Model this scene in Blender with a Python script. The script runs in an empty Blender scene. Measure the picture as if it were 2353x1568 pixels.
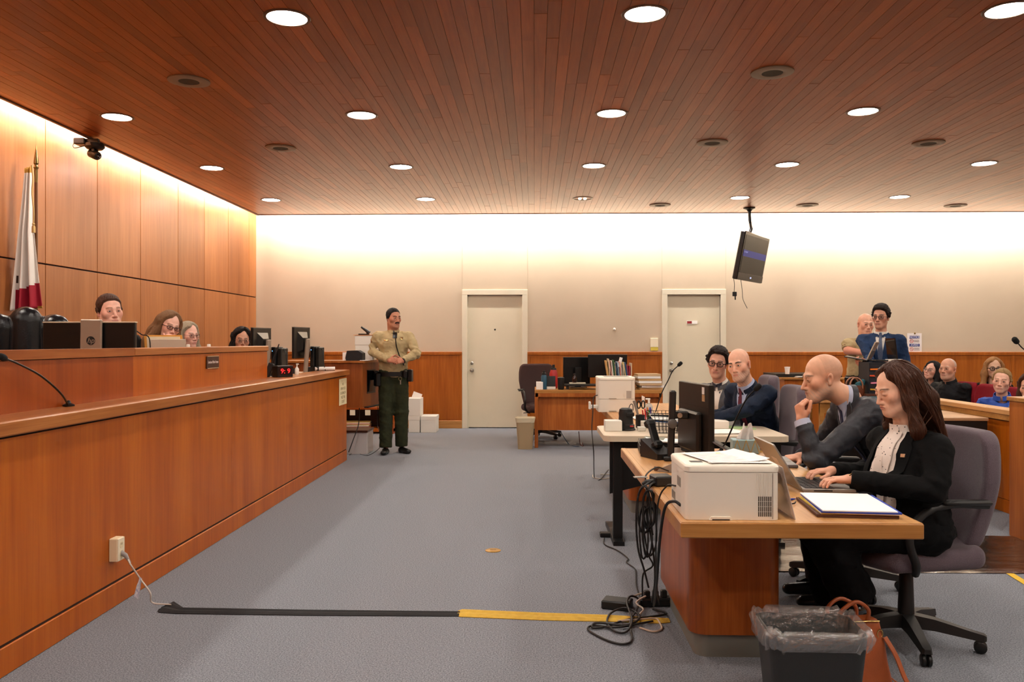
import bpy, bmesh, math, random
import numpy as np
from mathutils import Vector, Matrix
from mathutils.bvhtree import BVHTree

random.seed(7)
RNG = np.random.default_rng(7)
SC = bpy.context.scene
COL = SC.collection
PI = math.pi
def R(d): return math.radians(d)

# ---------------------------------------------------------------- camera, world, lamps, exposure
CAM_H = 1.39
FPX = 1900.0
YAW = math.atan(52 / FPX)
cam_d = bpy.data.cameras.new('camera')
cam_d.sensor_width = 36.0
cam_d.lens = 36.0 * FPX / 2353.0
cam_d.clip_start = 0.05
cam = bpy.data.objects.new('camera', cam_d)
COL.objects.link(cam)
cam.location = (0, 0, CAM_H)
cam.rotation_euler = (R(90) + 0.0005, 0, YAW)
SC.camera = cam

SC.view_settings.view_transform = 'Standard'
SC.view_settings.look = 'None'
SC.view_settings.gamma = 1.0
SC.view_settings.use_curve_mapping = False
SC.view_settings.exposure = 0.14
try:
    SC.cycles.use_denoising = True
    SC.cycles.max_bounces = 5
    SC.cycles.diffuse_bounces = 3
    SC.cycles.glossy_bounces = 2
    SC.cycles.transparent_max_bounces = 6
    SC.cycles.use_adaptive_sampling = True
    SC.cycles.adaptive_threshold = 0.1
    SC.cycles.adaptive_min_samples = 8
    SC.cycles.sample_clamp_indirect = 6.0
    SC.cycles.caustics_reflective = False
    SC.cycles.caustics_refractive = False
except Exception:
    pass

wd = bpy.data.worlds.new('room_air'); SC.world = wd
wd.use_nodes = True
wd.node_tree.nodes['Background'].inputs[0].default_value = (0.9, 0.85, 0.8, 1)
wd.node_tree.nodes['Background'].inputs[1].default_value = 0.02

DOWN_E = 150.0          # radiance of the downlight lenses
COVE_BACK = 160.0       # watts per metre-ish of the hidden cove strips
COVE_LEFT = 80.0
def area(name, loc, rot, sx, sy, power, col):
    l = bpy.data.lights.new(name, 'AREA'); l.shape = 'RECTANGLE'
    l.size = sx; l.size_y = sy; l.energy = power; l.color = col
    o = bpy.data.objects.new(name, l); COL.objects.link(o)
    o.location = loc; o.rotation_euler = rot
    return o
# fluorescent strips lying in the slots between ceiling and wall
area('cove_strip_back', (2.4, 12.80, 3.56), (R(74), 0, 0), 13.2, 0.10, COVE_BACK * 13.2 / 4, (1.0, 0.95, 0.88))
area('cove_strip_side', (-4.28, 5.9, 3.54), (0, R(48), 0), 0.06, 14.0, COVE_LEFT * 14.0 / 4, (1.0, 0.95, 0.88))

# pixel -> world helpers for measuring (always with a real distance)
_c, _s = math.cos(YAW), math.sin(YAW)
def ray(px, py):
    cx = (px - 1176.5) / FPX; cz = -(py - 785) / FPX
    return (_c * cx - _s, _s * cx + _c, cz)
def P(px, py, Y):
    d = ray(px, py); t = Y / d[1]; return Vector((d[0] * t, Y, CAM_H + d[2] * t))
def PZ(px, py, z):
    d = ray(px, py); t = (z - CAM_H) / d[2]; return Vector((d[0] * t, d[1] * t, z))
def PX(px, py, X):
    d = ray(px, py); t = X / d[0]; return Vector((X, d[1] * t, CAM_H + d[2] * t))

def proj(p):
    """world point -> photograph pixel"""
    d = -_s * p[0] + _c * p[1]
    return 1176.5 + FPX * (_c * p[0] + _s * p[1]) / d, 785 - FPX * (p[2] - CAM_H) / d
# ---------------------------------------------------------------- materials
def lin(c):
    if isinstance(c, str):
        c = tuple(int(c[i:i+2], 16) for i in (0, 2, 4))
    return tuple(((v/255)/12.92 if v/255 <= .04045 else ((v/255+.055)/1.055)**2.4) for v in c)
_M = {}
def nd(nt, t, **kw):
    n = nt.nodes.new(t)
    for k, v in kw.items(): setattr(n, k, v)
    return n
def mat(name, c, rough=.5, metal=0, spec=.5, var=0, vscale=8, bump=0, bscale=60, stretch=None, emit=0, ecol=None,
        trans=0, alpha=1, coat=0, sheen=0, attr=None, c2=None, ior=1.45, coords='Object', detail=3, sss=0):
    if name in _M: return _M[name]
    m = bpy.data.materials.new(name); m.use_nodes = True; nt = m.node_tree
    b = nt.nodes['Principled BSDF']; I = b.inputs
    rgb = lin(c)
    I['Roughness'].default_value = rough; I['Metallic'].default_value = metal
    I['Specular IOR Level'].default_value = spec; I['IOR'].default_value = ior
    I['Base Color'].default_value = (*rgb, 1)
    if trans: I['Transmission Weight'].default_value = trans
    if alpha < 1: I['Alpha'].default_value = alpha
    if coat: I['Coat Weight'].default_value = coat; I['Coat Roughness'].default_value = .15
    if sheen: I['Sheen Weight'].default_value = sheen; I['Sheen Roughness'].default_value = .5
    if sss:
        I['Subsurface Weight'].default_value = sss; I['Subsurface Radius'].default_value = (.012, .005, .003); I['Subsurface Scale'].default_value = 1.0
    if emit:
        I['Emission Color'].default_value = (*lin(ecol or c), 1); I['Emission Strength'].default_value = emit
    src = None
    if attr:
        a = nd(nt, 'ShaderNodeAttribute', attribute_name=attr); src = a.outputs['Color']
        nt.links.new(src, I['Base Color'])
    if var or bump or c2:
        tc = nd(nt, 'ShaderNodeTexCoord'); mp = nd(nt, 'ShaderNodeMapping')
        nt.links.new(tc.outputs[coords], mp.inputs[0])
        if stretch: mp.inputs['Scale'].default_value = stretch
    if var or c2:
        n = nd(nt, 'ShaderNodeTexNoise'); n.inputs['Scale'].default_value = vscale; n.inputs['Detail'].default_value = detail
        nt.links.new(mp.outputs[0], n.inputs['Vector'])
        mx = nd(nt, 'ShaderNodeMix', data_type='RGBA')
        rp = nd(nt, 'ShaderNodeMapRange'); rp.inputs[1].default_value = .3; rp.inputs[2].default_value = .7
        nt.links.new(n.outputs['Fac'], rp.inputs[0]); nt.links.new(rp.outputs[0], mx.inputs[0])
        if c2:
            mx.inputs[6].default_value = (*rgb, 1); mx.inputs[7].default_value = (*lin(c2), 1)
        elif src:
            mm = nd(nt, 'ShaderNodeMix', data_type='RGBA', blend_type='MULTIPLY'); mm.inputs[0].default_value = 1
            mm.inputs[7].default_value = (1-var, 1-var, 1-var, 1); nt.links.new(src, mm.inputs[6])
            nt.links.new(src, mx.inputs[6]); nt.links.new(mm.outputs[2], mx.inputs[7])
        else:
            mx.inputs[6].default_value = (*[v*(1-var) for v in rgb], 1); mx.inputs[7].default_value = (*[min(1, v*(1+var)) for v in rgb], 1)
        nt.links.new(mx.outputs[2], I['Base Color'])
    if bump:
        n2 = nd(nt, 'ShaderNodeTexNoise'); n2.inputs['Scale'].default_value = bscale; n2.inputs['Detail'].default_value = 2
        nt.links.new(mp.outputs[0], n2.inputs['Vector'])
        bp = nd(nt, 'ShaderNodeBump'); bp.inputs['Strength'].default_value = bump; bp.inputs['Distance'].default_value = .01
        nt.links.new(n2.outputs['Fac'], bp.inputs['Height']); nt.links.new(bp.outputs[0], I['Normal'])
    _M[name] = m
    return m
def wood(name, dark, mid, light, axis='Z', scale=1.0, rough=.38, ring=.35, coat=.07, objvar=0.0, attrtone=None):
    """sawn veneer: long streaks along one axis, broad flame figure, fine pores"""
    if name in _M: return _M[name]
    m = bpy.data.materials.new(name); m.use_nodes = True; nt = m.node_tree
    b = nt.nodes['Principled BSDF']; I = b.inputs
    I['Roughness'].default_value = rough; I['Specular IOR Level'].default_value = .32; I['Coat Weight'].default_value = coat; I['Coat Roughness'].default_value = .25
    tc = nd(nt, 'ShaderNodeTexCoord')
    def stream(along, across, sc, det):
        mp = nd(nt, 'ShaderNodeMapping'); nt.links.new(tc.outputs['Object'], mp.inputs[0])
        v = [across]*3; v['XYZ'.index(axis)] = along
        mp.inputs['Scale'].default_value = v
        if objvar:
            oi = nd(nt, 'ShaderNodeObjectInfo'); ml = nd(nt, 'ShaderNodeMath', operation='MULTIPLY'); ml.inputs[1].default_value = 37.0
            cb = nd(nt, 'ShaderNodeCombineXYZ'); nt.links.new(oi.outputs['Random'], ml.inputs[0])
            for k in range(3): nt.links.new(ml.outputs[0], cb.inputs[k])
            nt.links.new(cb.outputs[0], mp.inputs['Location'])
        n = nd(nt, 'ShaderNodeTexNoise'); n.inputs['Scale'].default_value = sc*scale; n.inputs['Detail'].default_value = det
        nt.links.new(mp.outputs[0], n.inputs['Vector']); return n.outputs['Fac']
    f1 = stream(.12, 1.0, 5, 3); f2 = stream(.05, 1.0, 38, 2); f3 = stream(.02, 1.0, 190, 1)
    def mul(a, k):
        x = nd(nt, 'ShaderNodeMath', operation='MULTIPLY'); nt.links.new(a, x.inputs[0]); x.inputs[1].default_value = k; return x.outputs[0]
    def add(a, c):
        x = nd(nt, 'ShaderNodeMath', operation='ADD'); nt.links.new(a, x.inputs[0]); nt.links.new(c, x.inputs[1]); return x.outputs[0]
    s = add(add(mul(f1, .55), mul(f2, .3)), mul(f3, .15))
    rp = nd(nt, 'ShaderNodeValToRGB'); e = rp.color_ramp.elements
    e[0].position = .36; e[0].color = (*lin(dark), 1); e[1].position = .64; e[1].color = (*lin(light), 1)
    q = e.new(.5); q.color = (*lin(mid), 1)
    nt.links.new(s, rp.inputs[0])
    out = rp.outputs[0]
    if objvar or attrtone:
        if attrtone:
            a = nd(nt, 'ShaderNodeAttribute', attribute_name=attrtone); val = a.outputs['Fac']
        else:
            oi = nd(nt, 'ShaderNodeObjectInfo'); val = oi.outputs['Random']
        mr = nd(nt, 'ShaderNodeMapRange'); nt.links.new(val, mr.inputs[0])
        mr.inputs[3].default_value = 1-(objvar or .2); mr.inputs[4].default_value = 1+(objvar or .2)
        hs = nd(nt, 'ShaderNodeHueSaturation'); nt.links.new(out, hs.inputs['Color']); nt.links.new(mr.outputs[0], hs.inputs['Value'])
        out = hs.outputs[0]
    nt.links.new(out, I['Base Color'])
    _M[name] = m
    return m

# ---------------------------------------------------------------- mesh building
def rotm(rx=0, ry=0, rz=0):
    return Matrix.Rotation(R(rz), 3, 'Z') @ Matrix.Rotation(R(ry), 3, 'Y') @ Matrix.Rotation(R(rx), 3, 'X')
class MB:
    def __init__(s): s.v = []; s.f = []; s.mi = []; s.cur = 0
    def _add(s, vs, fs):
        o = len(s.v); s.v += [tuple(x) for x in vs]; s.f += [tuple(i+o for i in q) for q in fs]; s.mi += [s.cur]*len(fs); return s
    def m(s, i): s.cur = i; return s
    def box(s, c, d, rot=None, bev=0):
        hx, hy, hz = d[0]/2, d[1]/2, d[2]/2
        if bev > 0:
            b = min(bev, hx*.98, hy*.98, hz*.98)
            vs = []; idx = {}
            for sx in (-1, 1):
                for sy in (-1, 1):
                    for sz in (-1, 1):
                        for ax in range(3):
                            p = [sx*(hx-b), sy*(hy-b), sz*(hz-b)]
                            p[ax] = (sx*hx, sy*hy, sz*hz)[ax]
                            idx[(sx, sy, sz, ax)] = len(vs); vs.append(Vector(p))
            fs = []
            def quad(a): fs.append(a)
            for ax in range(3):
                o1, o2 = [k for k in range(3) if k != ax]
                for sg in (-1, 1):
                    q = []
                    for u, w in ((-1, -1), (1, -1), (1, 1), (-1, 1)):
                        t = [0, 0, 0]; t[ax] = sg; t[o1] = u; t[o2] = w
                        q.append(idx[(*t, ax)])
                    flip = (sg < 0) ^ (ax == 1)
                    quad(tuple(q[::-1]) if flip else tuple(q))
            for ax in range(3):      # edges parallel to ax
                o1, o2 = [k for k in range(3) if k != ax]
                for u in (-1, 1):
                    for w in (-1, 1):
                        t0 = [0]*3; t1 = [0]*3
                        t0[ax] = -1; t1[ax] = 1; t0[o1] = t1[o1] = u; t0[o2] = t1[o2] = w
                        q = (idx[(*t0, o1)], idx[(*t1, o1)], idx[(*t1, o2)], idx[(*t0, o2)])
                        n = (vs[q[1]]-vs[q[0]]).cross(vs[q[2]]-vs[q[0]]); ctr = sum((vs[i] for i in q), Vector())
                        quad(q if n.dot(ctr) > 0 else q[::-1])
            for sx in (-1, 1):
                for sy in (-1, 1):
                    for sz in (-1, 1):
                        q = tuple(idx[(sx, sy, sz, a)] for a in range(3))
                        n = (vs[q[1]]-vs[q[0]]).cross(vs[q[2]]-vs[q[0]])
                        fs.append(q if n.dot(Vector((sx, sy, sz))) > 0 else q[::-1])
        else:
            vs = [Vector((x, y, z)) for x in (-hx, hx) for y in (-hy, hy) for z in (-hz, hz)]
            fs = [(0, 1, 3, 2), (4, 6, 7, 5), (0, 4, 5, 1), (2, 3, 7, 6), (0, 2, 6, 4), (1, 5, 7, 3)]
        if rot is not None: vs = [rot @ v for v in vs]
        c = Vector(c)
        return s._add([v+c for v in vs], fs)
    def b6(s, x0, x1, y0, y1, z0, z1, bev=0):
        return s.box(((x0+x1)/2, (y0+y1)/2, (z0+z1)/2), (abs(x1-x0), abs(y1-y0), abs(z1-z0)), None, bev)
    def tube(s, pts, r, n=8, cap=True, flat=None):
        pts = [Vector(p) for p in pts]; k = len(pts)
        rr = r if isinstance(r, (list, tuple)) else [r]*k
        up = Vector((0, 0, 1)); vs = []; prev = None
        for i, p in enumerate(pts):
            t = (pts[min(i+1, k-1)] - pts[max(i-1, 0)])
            t = t.normalized() if t.length > 1e-9 else Vector((0, 0, 1))
            if prev is None:
                a = t.orthogonal().normalized() if abs(t.dot(up)) > .9 else t.cross(up).normalized()
            else:
                a = (prev - t*prev.dot(t)); a = a.normalized() if a.length > 1e-6 else t.orthogonal().normalized()
            prev = a; b = t.cross(a)
            fb = flat if flat else 1
            for j in range(n):
                w = 2*PI*j/n
                vs.append(p + a*math.cos(w)*rr[i] + b*math.sin(w)*rr[i]*fb)
        fs = []
        for i in range(k-1):
            for j in range(n):
                fs.append((i*n+j, i*n+(j+1) % n, (i+1)*n+(j+1) % n, (i+1)*n+j))
        if cap: fs += [tuple(range(n))[::-1], tuple(range((k-1)*n, k*n))]
        return s._add(vs, fs)
    def cyl(s, a, b, r, r2=None, n=20): return s.tube([a, b], [r, r if r2 is None else r2], n)
    def lathe(s, c, prof, n=24, rot=None, cap=True, sx=1, sy=1):
        c = Vector(c); vs = []
        for r, z in prof:
            for j in range(n):
                w = 2*PI*j/n; v = Vector((r*math.cos(w)*sx, r*math.sin(w)*sy, z))
                vs.append((rot @ v if rot is not None else v) + c)
        fs = []; k = len(prof)
        for i in range(k-1):
            for j in range(n): fs.append((i*n+j, i*n+(j+1) % n, (i+1)*n+(j+1) % n, (i+1)*n+j))
        if cap: fs += [tuple(range(n))[::-1], tuple(range((k-1)*n, k*n))]
        return s._add(vs, fs)
    def ball(s, c, r, n=16, m=10, rot=None):
        r = (r, r, r) if not isinstance(r, (tuple, list)) else r
        vs = []; fs = []; c = Vector(c)
        for i in range(m+1):
            ph = PI*i/m
            for j in range(n):
                w = 2*PI*j/n
                v = Vector((r[0]*math.sin(ph)*math.cos(w), r[1]*math.sin(ph)*math.sin(w), -r[2]*math.cos(ph)))
                vs.append((rot @ v if rot is not None else v)+c)
        for i in range(m):
            for j in range(n): fs.append((i*n+j, i*n+(j+1) % n, (i+1)*n+(j+1) % n, (i+1)*n+j))
        return s._add(vs, fs)
    def prism(s, poly, h0, h1, fn=None):
        """polygon (u,v) ccw extruded along w; fn maps (u,v,w)->xyz (default identity)"""
        fn = fn or (lambda u, v, w: (u, v, w)); n = len(poly)
        vs = [fn(u, v, h0) for u, v in poly] + [fn(u, v, h1) for u, v in poly]
        fs = [tuple(range(n))[::-1], tuple(range(n, 2*n))] + [(i, (i+1) % n, (i+1) % n + n, i+n) for i in range(n)]
        return s._add(vs, fs)
    def loft(s, secs, cap=True, closed=True):
        n = len(secs[0]); vs = [p for q in secs for p in q]; fs = []
        for i in range(len(secs)-1):
            for j in range(n if closed else n-1):
                fs.append((i*n+j, i*n+(j+1) % n, (i+1)*n+(j+1) % n, (i+1)*n+j))
        if cap: fs += [tuple(range(n))[::-1], tuple(range((len(secs)-1)*n, len(secs)*n))]
        return s._add(vs, fs)
    def sheet(s, grid, th=0.0, d=None):
        """grid[i][j] of points -> open sheet, given thickness along d (or the normal)"""
        ni, nj = len(grid), len(grid[0]); g = [[Vector(p) for p in row] for row in grid]
        vs = [p for row in g for p in row]; fs = []
        for i in range(ni-1):
            for j in range(nj-1): fs.append((i*nj+j, i*nj+j+1, (i+1)*nj+j+1, (i+1)*nj+j))
        if th:
            N = ni*nj
            for i in range(ni):
                for j in range(nj):
                    if d is None:
                        a = g[min(i+1, ni-1)][j]-g[max(i-1, 0)][j]; b = g[i][min(j+1, nj-1)]-g[i][max(j-1, 0)][:3] if False else g[i][min(j+1, nj-1)]-g[i][max(j-1, 0)]
                        nn = a.cross(b); nn = nn.normalized() if nn.length > 1e-12 else Vector((0, 0, 1))
                    else: nn = Vector(d)
                    vs.append(g[i][j] + nn*th)
            fs += [tuple(k+N for k in q[::-1]) for q in fs]
            per = [(0, j) for j in range(nj)] + [(i, nj-1) for i in range(1, ni)] + [(ni-1, j) for j in range(nj-2, -1, -1)] + [(i, 0) for i in range(ni-2, 0, -1)]
            ids = [i*nj+j for i, j in per]
            for k in range(len(ids)):
                a, b = ids[k], ids[(k+1) % len(ids)]; fs.append((b, a, a+N, b+N))
        return s._add(vs, fs)
    def build(s, name, mats, parent=None, smooth=None, loc=None, rot=None, fix=True):
        me = bpy.data.meshes.new(name); me.from_pydata(s.v, [], s.f)
        if not isinstance(mats, (list, tuple)): mats = [mats]
        for q in mats: me.materials.append(q)
        if len(mats) > 1: me.polygons.foreach_set('material_index', s.mi)
        if fix:
            bm = bmesh.new(); bm.from_mesh(me); bmesh.ops.recalc_face_normals(bm, faces=bm.faces); bm.to_mesh(me); bm.free()
        if smooth:
            me.polygons.foreach_set('use_smooth', [True]*len(me.polygons))
            try: me.set_sharp_from_angle(angle=R(smooth if smooth > 1 else 40))
            except Exception: pass
        me.update()
        o = bpy.data.objects.new(name, me); COL.objects.link(o)
        if parent is not None: o.parent = parent
        if loc is not None: o.location = loc
        if rot is not None: o.rotation_euler = [R(a) for a in rot]
        return o
def tag(o, label=None, cat=None, group=None, kind=None):
    if label: o['label'] = label
    if cat: o['category'] = cat
    if group: o['group'] = group
    if kind: o['kind'] = kind
    return o
def empty(name, loc, rz=0, label=None, cat=None, group=None):
    o = bpy.data.objects.new(name, None); COL.objects.link(o); o.empty_display_size = .1
    o.location = loc; o.rotation_euler = (0, 0, R(rz))
    return tag(o, label, cat, group)
def copy_tree(o, parent=None):
    c = o.copy(); COL.objects.link(c); c.parent = parent
    for ch in list(o.children): copy_tree(ch, c)
    return c
def smoothpath(pts, n=8):
    """Catmull-Rom through pts"""
    pts = [Vector(p) for p in pts]; out = []
    q = [pts[0]*2-pts[1]] + pts + [pts[-1]*2-pts[-2]]
    for i in range(1, len(q)-2):
        for k in range(n):
            t = k/n; a, b, c, d = q[i-1], q[i], q[i+1], q[i+2]
            out.append(.5*((2*b) + (c-a)*t + (2*a-5*b+4*c-d)*t*t + (3*b-a-3*c+d)*t**3))
    out.append(pts[-1]); return out
def text(name, body, size, m, parent, loc, rot=(90, 0, 0), ext=.0004, align='CENTER', xs=1.0, sp=1.0, shear=0):
    cu = bpy.data.curves.new(name, 'FONT'); cu.body = body; cu.size = size; cu.align_x = align; cu.align_y = 'CENTER'
    cu.extrude = ext; cu.space_line = sp; cu.shear = shear; cu.resolution_u = 3
    t = bpy.data.objects.new(name+'_tmp', cu); COL.objects.link(t)
    bpy.context.view_layer.update()
    me = bpy.data.meshes.new_from_object(t.evaluated_get(bpy.context.evaluated_depsgraph_get()))
    bpy.data.objects.remove(t); bpy.data.curves.remove(cu)
    me.name = name; me.materials.clear(); me.materials.append(m)
    o = bpy.data.objects.new(name, me); COL.objects.link(o); o.parent = parent
    o.location = loc; o.rotation_euler = [R(a) for a in rot]; o.scale = (xs, 1, 1)
    return o
def rrect(w, d, r, n=5):
    out = []
    for cx, cy, a0 in ((w/2-r, d/2-r, 0), (-w/2+r, d/2-r, 90), (-w/2+r, -d/2+r, 180), (w/2-r, -d/2+r, 270)):
        for k in range(n+1):
            a = R(a0+90*k/n); out.append((cx+r*math.cos(a), cy+r*math.sin(a)))
    return out
# ---------------------------------------------------------------- soft modelling: distance fields turned into meshes
F4 = np.float32
def V3(p): return np.array(p, F4)
def s_ell(c, r, Rm=None):
    c = V3(c); r = V3(r); M = None if Rm is None else np.array(Rm, F4)
    def f(p):
        q = p - c
        if M is not None: q = q @ M
        k0 = np.sqrt(((q/r)**2).sum(1)); k1 = np.sqrt(((q/(r*r))**2).sum(1))
        return k0*(k0-1)/np.maximum(k1, 1e-6)
    return f
def s_cap(a, b, ra, rb=None, flat=None):
    """tapered capsule; flat=(dir, factor) squashes it along dir"""
    a = V3(a); b = V3(b); rb = ra if rb is None else rb; d = b-a; L = float((d*d).sum()) or 1e-9
    fd = None if flat is None else (V3(flat[0]), flat[1])
    def f(p):
        q = p-a; t = np.clip((q @ d)/L, 0, 1)[:, None]
        w = q - t*d
        if fd is not None:
            k = (w @ fd[0])[:, None]; w = w + fd[0]*k*(1/fd[1]-1)
        return np.sqrt((w*w).sum(1)) - (ra+(rb-ra)*t[:, 0])
    return f
def s_box(c, h, r=0, Rm=None):
    c = V3(c); h = V3(h)-r; M = None if Rm is None else np.array(Rm, F4)
    def f(p):
        q = p-c
        if M is not None: q = q @ M
        q = np.abs(q)-h
        return np.sqrt((np.maximum(q, 0)**2).sum(1)) + np.minimum(q.max(1), 0) - r
    return f
def s_half(n, d):
    n = V3(n); n = n/np.sqrt((n*n).sum())
    return lambda p: p @ n - d          # negative on the -n side
def smin(a, b, k):
    if k <= 0: return np.minimum(a, b)
    h = np.maximum(k-np.abs(a-b), 0)/k
    return np.minimum(a, b) - h*h*k*.25
def U(*fs, k=.02):
    def f(p):
        d = fs[0](p)
        for g in fs[1:]: d = smin(d, g(p), k)
        return d
    return f
def ops(seq):
    """seq of (mode, field, k): u union, s subtract, i intersect"""
    def f(p):
        d = None
        for md, g, k in seq:
            e = g(p)
            if d is None: d = e
            elif md == 'u': d = smin(d, e, k)
            elif md == 's': d = -smin(-d, e, k)
            else: d = -smin(-d, -e, k)
        return d
    return f
def xf(f, M4):
    """field moved by rigid matrix"""
    Mi = np.array(M4.inverted(), F4); A = Mi[:3, :3].T.copy(); t = Mi[:3, 3].copy()
    return lambda p: f(p @ A + t)
_CORN = np.array([(i, j, k) for i in (0, 1) for j in (0, 1) for k in (0, 1)])
_EDGES = [(a, b) for a in range(8) for b in range(a+1, 8) if np.abs(_CORN[a]-_CORN[b]).sum() == 1]
def polygonise(f, lo, hi, h, proj=1):
    lo = np.array(lo, F4); hi = np.array(hi, F4)
    n = np.maximum(np.ceil((hi-lo)/h).astype(int)+1, 3)
    ax = [lo[i]+h*np.arange(n[i], dtype=F4) for i in range(3)]
    # coarse pass finds the slabs near the surface
    st = 4; big = h*st*1.9
    cx = [a[::st]+h*(st-1)/2 for a in ax]
    g = np.stack(np.meshgrid(*cx, indexing='ij'), -1).reshape(-1, 3)
    near = (np.abs(f(g)) < big).reshape([len(c) for c in cx])
    mask = np.repeat(np.repeat(np.repeat(near, st, 0), st, 1), st, 2)[:n[0], :n[1], :n[2]]
    m2 = mask.copy()
    for d in range(3):
        sl = [slice(None)]*3; s2 = [slice(None)]*3
        sl[d] = slice(1, None); s2[d] = slice(None, -1)
        m2[tuple(sl)] |= mask[tuple(s2)]
    idx = np.argwhere(m2)
    vals = np.full(n, 1.0, F4)
    pts = lo + idx.astype(F4)*h
    vv = np.empty(len(pts), F4)
    for s in range(0, len(pts), 400000): vv[s:s+400000] = f(pts[s:s+400000])
    vals[tuple(idx.T)] = vv
    # cells whose 8 corners were all evaluated
    ok = m2[:-1, :-1, :-1].copy(); cnt = np.zeros(n-1, np.int8)
    for i, j, k in _CORN:
        sl = (slice(i, n[0]-1+i), slice(j, n[1]-1+j), slice(k, n[2]-1+k))
        ok &= m2[sl]; cnt += (vals[sl] < 0)
    act = ok & (cnt > 0) & (cnt < 8)
    cid = np.argwhere(act)
    if len(cid) == 0: return np.zeros((0, 3)), []
    vid = np.full(n-1, -1, np.int64); vid[tuple(cid.T)] = np.arange(len(cid))
    cv = np.stack([vals[tuple((cid+c).T)] for c in _CORN], 1)
    acc = np.zeros((len(cid), 3), F4); num = np.zeros(len(cid), F4)
    for a, b in _EDGES:
        va, vb = cv[:, a], cv[:, b]; cr = (va < 0) != (vb < 0)
        t = np.where(cr, va/np.where(cr, va-vb, 1), 0)
        p = _CORN[a]+(_CORN[b]-_CORN[a])*t[:, None]
        acc += np.where(cr[:, None], p, 0); num += cr
    verts = lo + (cid + acc/num[:, None])*h
    faces = []
    for d in range(3):
        o1, o2 = [(1, 2), (2, 0), (0, 1)][d]
        s0 = [slice(None)]*3; s1 = [slice(None)]*3
        s0[d] = slice(None, -1); s1[d] = slice(1, None)
        A, B = vals[tuple(s0)], vals[tuple(s1)]
        e = np.argwhere(((A < 0) != (B < 0)))
        e = e[(e[:, o1] > 0) & (e[:, o2] > 0) & (e[:, o1] < n[o1]-1) & (e[:, o2] < n[o2]-1)]
        ins = A[tuple(e.T)] < 0
        def cell(a, b):
            q = e.copy(); q[:, o1] -= a; q[:, o2] -= b; return vid[tuple(q.T)]
        q = np.stack([cell(1, 1), cell(0, 1), cell(0, 0), cell(1, 0)], 1)
        good = (q >= 0).all(1); q = q[good]; ins = ins[good]
        q[~ins] = q[~ins][:, ::-1]
        faces.append(q)
    faces = np.concatenate(faces)
    for _ in range(proj):
        e = h*.25; d0 = f(verts.astype(F4)); gr = np.zeros_like(verts)
        for i in range(3):
            o = np.zeros(3, F4); o[i] = e
            gr[:, i] = (f((verts+o).astype(F4)) - f((verts-o).astype(F4)))/(2*e)
        g2 = (gr*gr).sum(1); step = np.clip(d0/np.maximum(g2, .2), -h*.7, h*.7)
        verts = verts - gr*step[:, None]
    return verts, faces
def np_mesh(name, v, f, mats, parent=None, cols=None, fmat=None, smooth=True):
    me = bpy.data.meshes.new(name)
    v = np.asarray(v, F4); f = np.asarray(f, np.int32)
    me.vertices.add(len(v)); me.vertices.foreach_set('co', v.ravel())
    me.loops.add(len(f)*4); me.loops.foreach_set('vertex_index', f.ravel())
    me.polygons.add(len(f)); me.polygons.foreach_set('loop_start', np.arange(0, len(f)*4, 4, dtype=np.int32))
    try: me.polygons.foreach_set('loop_total', np.full(len(f), 4, np.int32))
    except Exception: pass
    if not isinstance(mats, (list, tuple)): mats = [mats]
    for m in mats: me.materials.append(m)
    if fmat is not None: me.polygons.foreach_set('material_index', np.asarray(fmat, np.int32))
    me.polygons.foreach_set('use_smooth', np.full(len(f), smooth, bool))
    if cols is not None:
        a = me.color_attributes.new('Col', 'FLOAT_COLOR', 'POINT')
        c4 = np.ones((len(v), 4), F4); c4[:, :3] = cols; a.data.foreach_set('color', c4.ravel())
    me.update(); me.validate()
    o = bpy.data.objects.new(name, me); COL.objects.link(o); o.parent = parent
    return o
def soft(name, f, lo, hi, h, m, parent=None, proj=1):
    v, q = polygonise(f, lo, hi, h, proj)
    return np_mesh(name, v, q, m, parent)
def wob(p, s, seed=0):
    """cheap smooth 3-D noise in about [-1,1]"""
    r = np.random.default_rng(seed); d = np.zeros(len(p), F4)
    for i in range(5):
        k = r.normal(size=3).astype(F4); k *= s*(1+.35*i)/np.sqrt((k*k).sum()); d += np.sin(p @ k + F4(r.uniform(0, 6.28)))*(.42-.05*i)
    return d
# ---------------------------------------------------------------- the room
YB, XL, XR, YF, ZC = 13.2, -4.5, 9.0, -3.0, 3.353
W_BENCH = wood('bench_veneer', 'A04C08', 'B25A0E', 'C06816', 'Z', 1.0, .36)
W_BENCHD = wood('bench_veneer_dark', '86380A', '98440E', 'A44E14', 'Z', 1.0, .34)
W_CAP = wood('bench_cap_wood', '8A4A20', 'A4622E', 'BC7A40', 'Y', 1.2, .3)
W_PANEL = wood('wall_veneer', '98592E', 'A66636', 'B27240', 'Z', .8, .4, objvar=.06)
W_WAINS = wood('wainscot_veneer', '90480E', 'A25614', 'B0621C', 'Z', 1.2, .4)
W_BASEL = wood('light_base_wood', 'A06A34', 'B47E44', 'C69056', 'X', 1.5, .4)
W_OAK = wood('oak_top', 'B07C48', 'C4905A', 'D6A46C', 'Y', 1.4, .33)
W_OAKX = wood('oak_edge', '9A642E', 'AE783C', 'C08A4C', 'X', 1.4, .36)
W_DESK = wood('desk_veneer', '8A4518', 'A1571F', 'B5692C', 'Z', 1.4, .36)
W_DARK = wood('dark_walnut', '2E150B', '3C1D10', '4A2616', 'X', 1.4, .4)
M_WALL = mat('painted_wall', 'C4B199', .8, var=.05, vscale=1.3, detail=3)
M_FRAME = mat('door_frame_paint', 'D8CDB6', .5)
M_DOOR = mat('door_paint', 'D6CAB0', .5, var=.02, vscale=3)
M_CARPET = mat('grey_carpet', '999CA4', .95, spec=.1, c2='65686F', vscale=150, bump=.4, bscale=420, detail=2)
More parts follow.
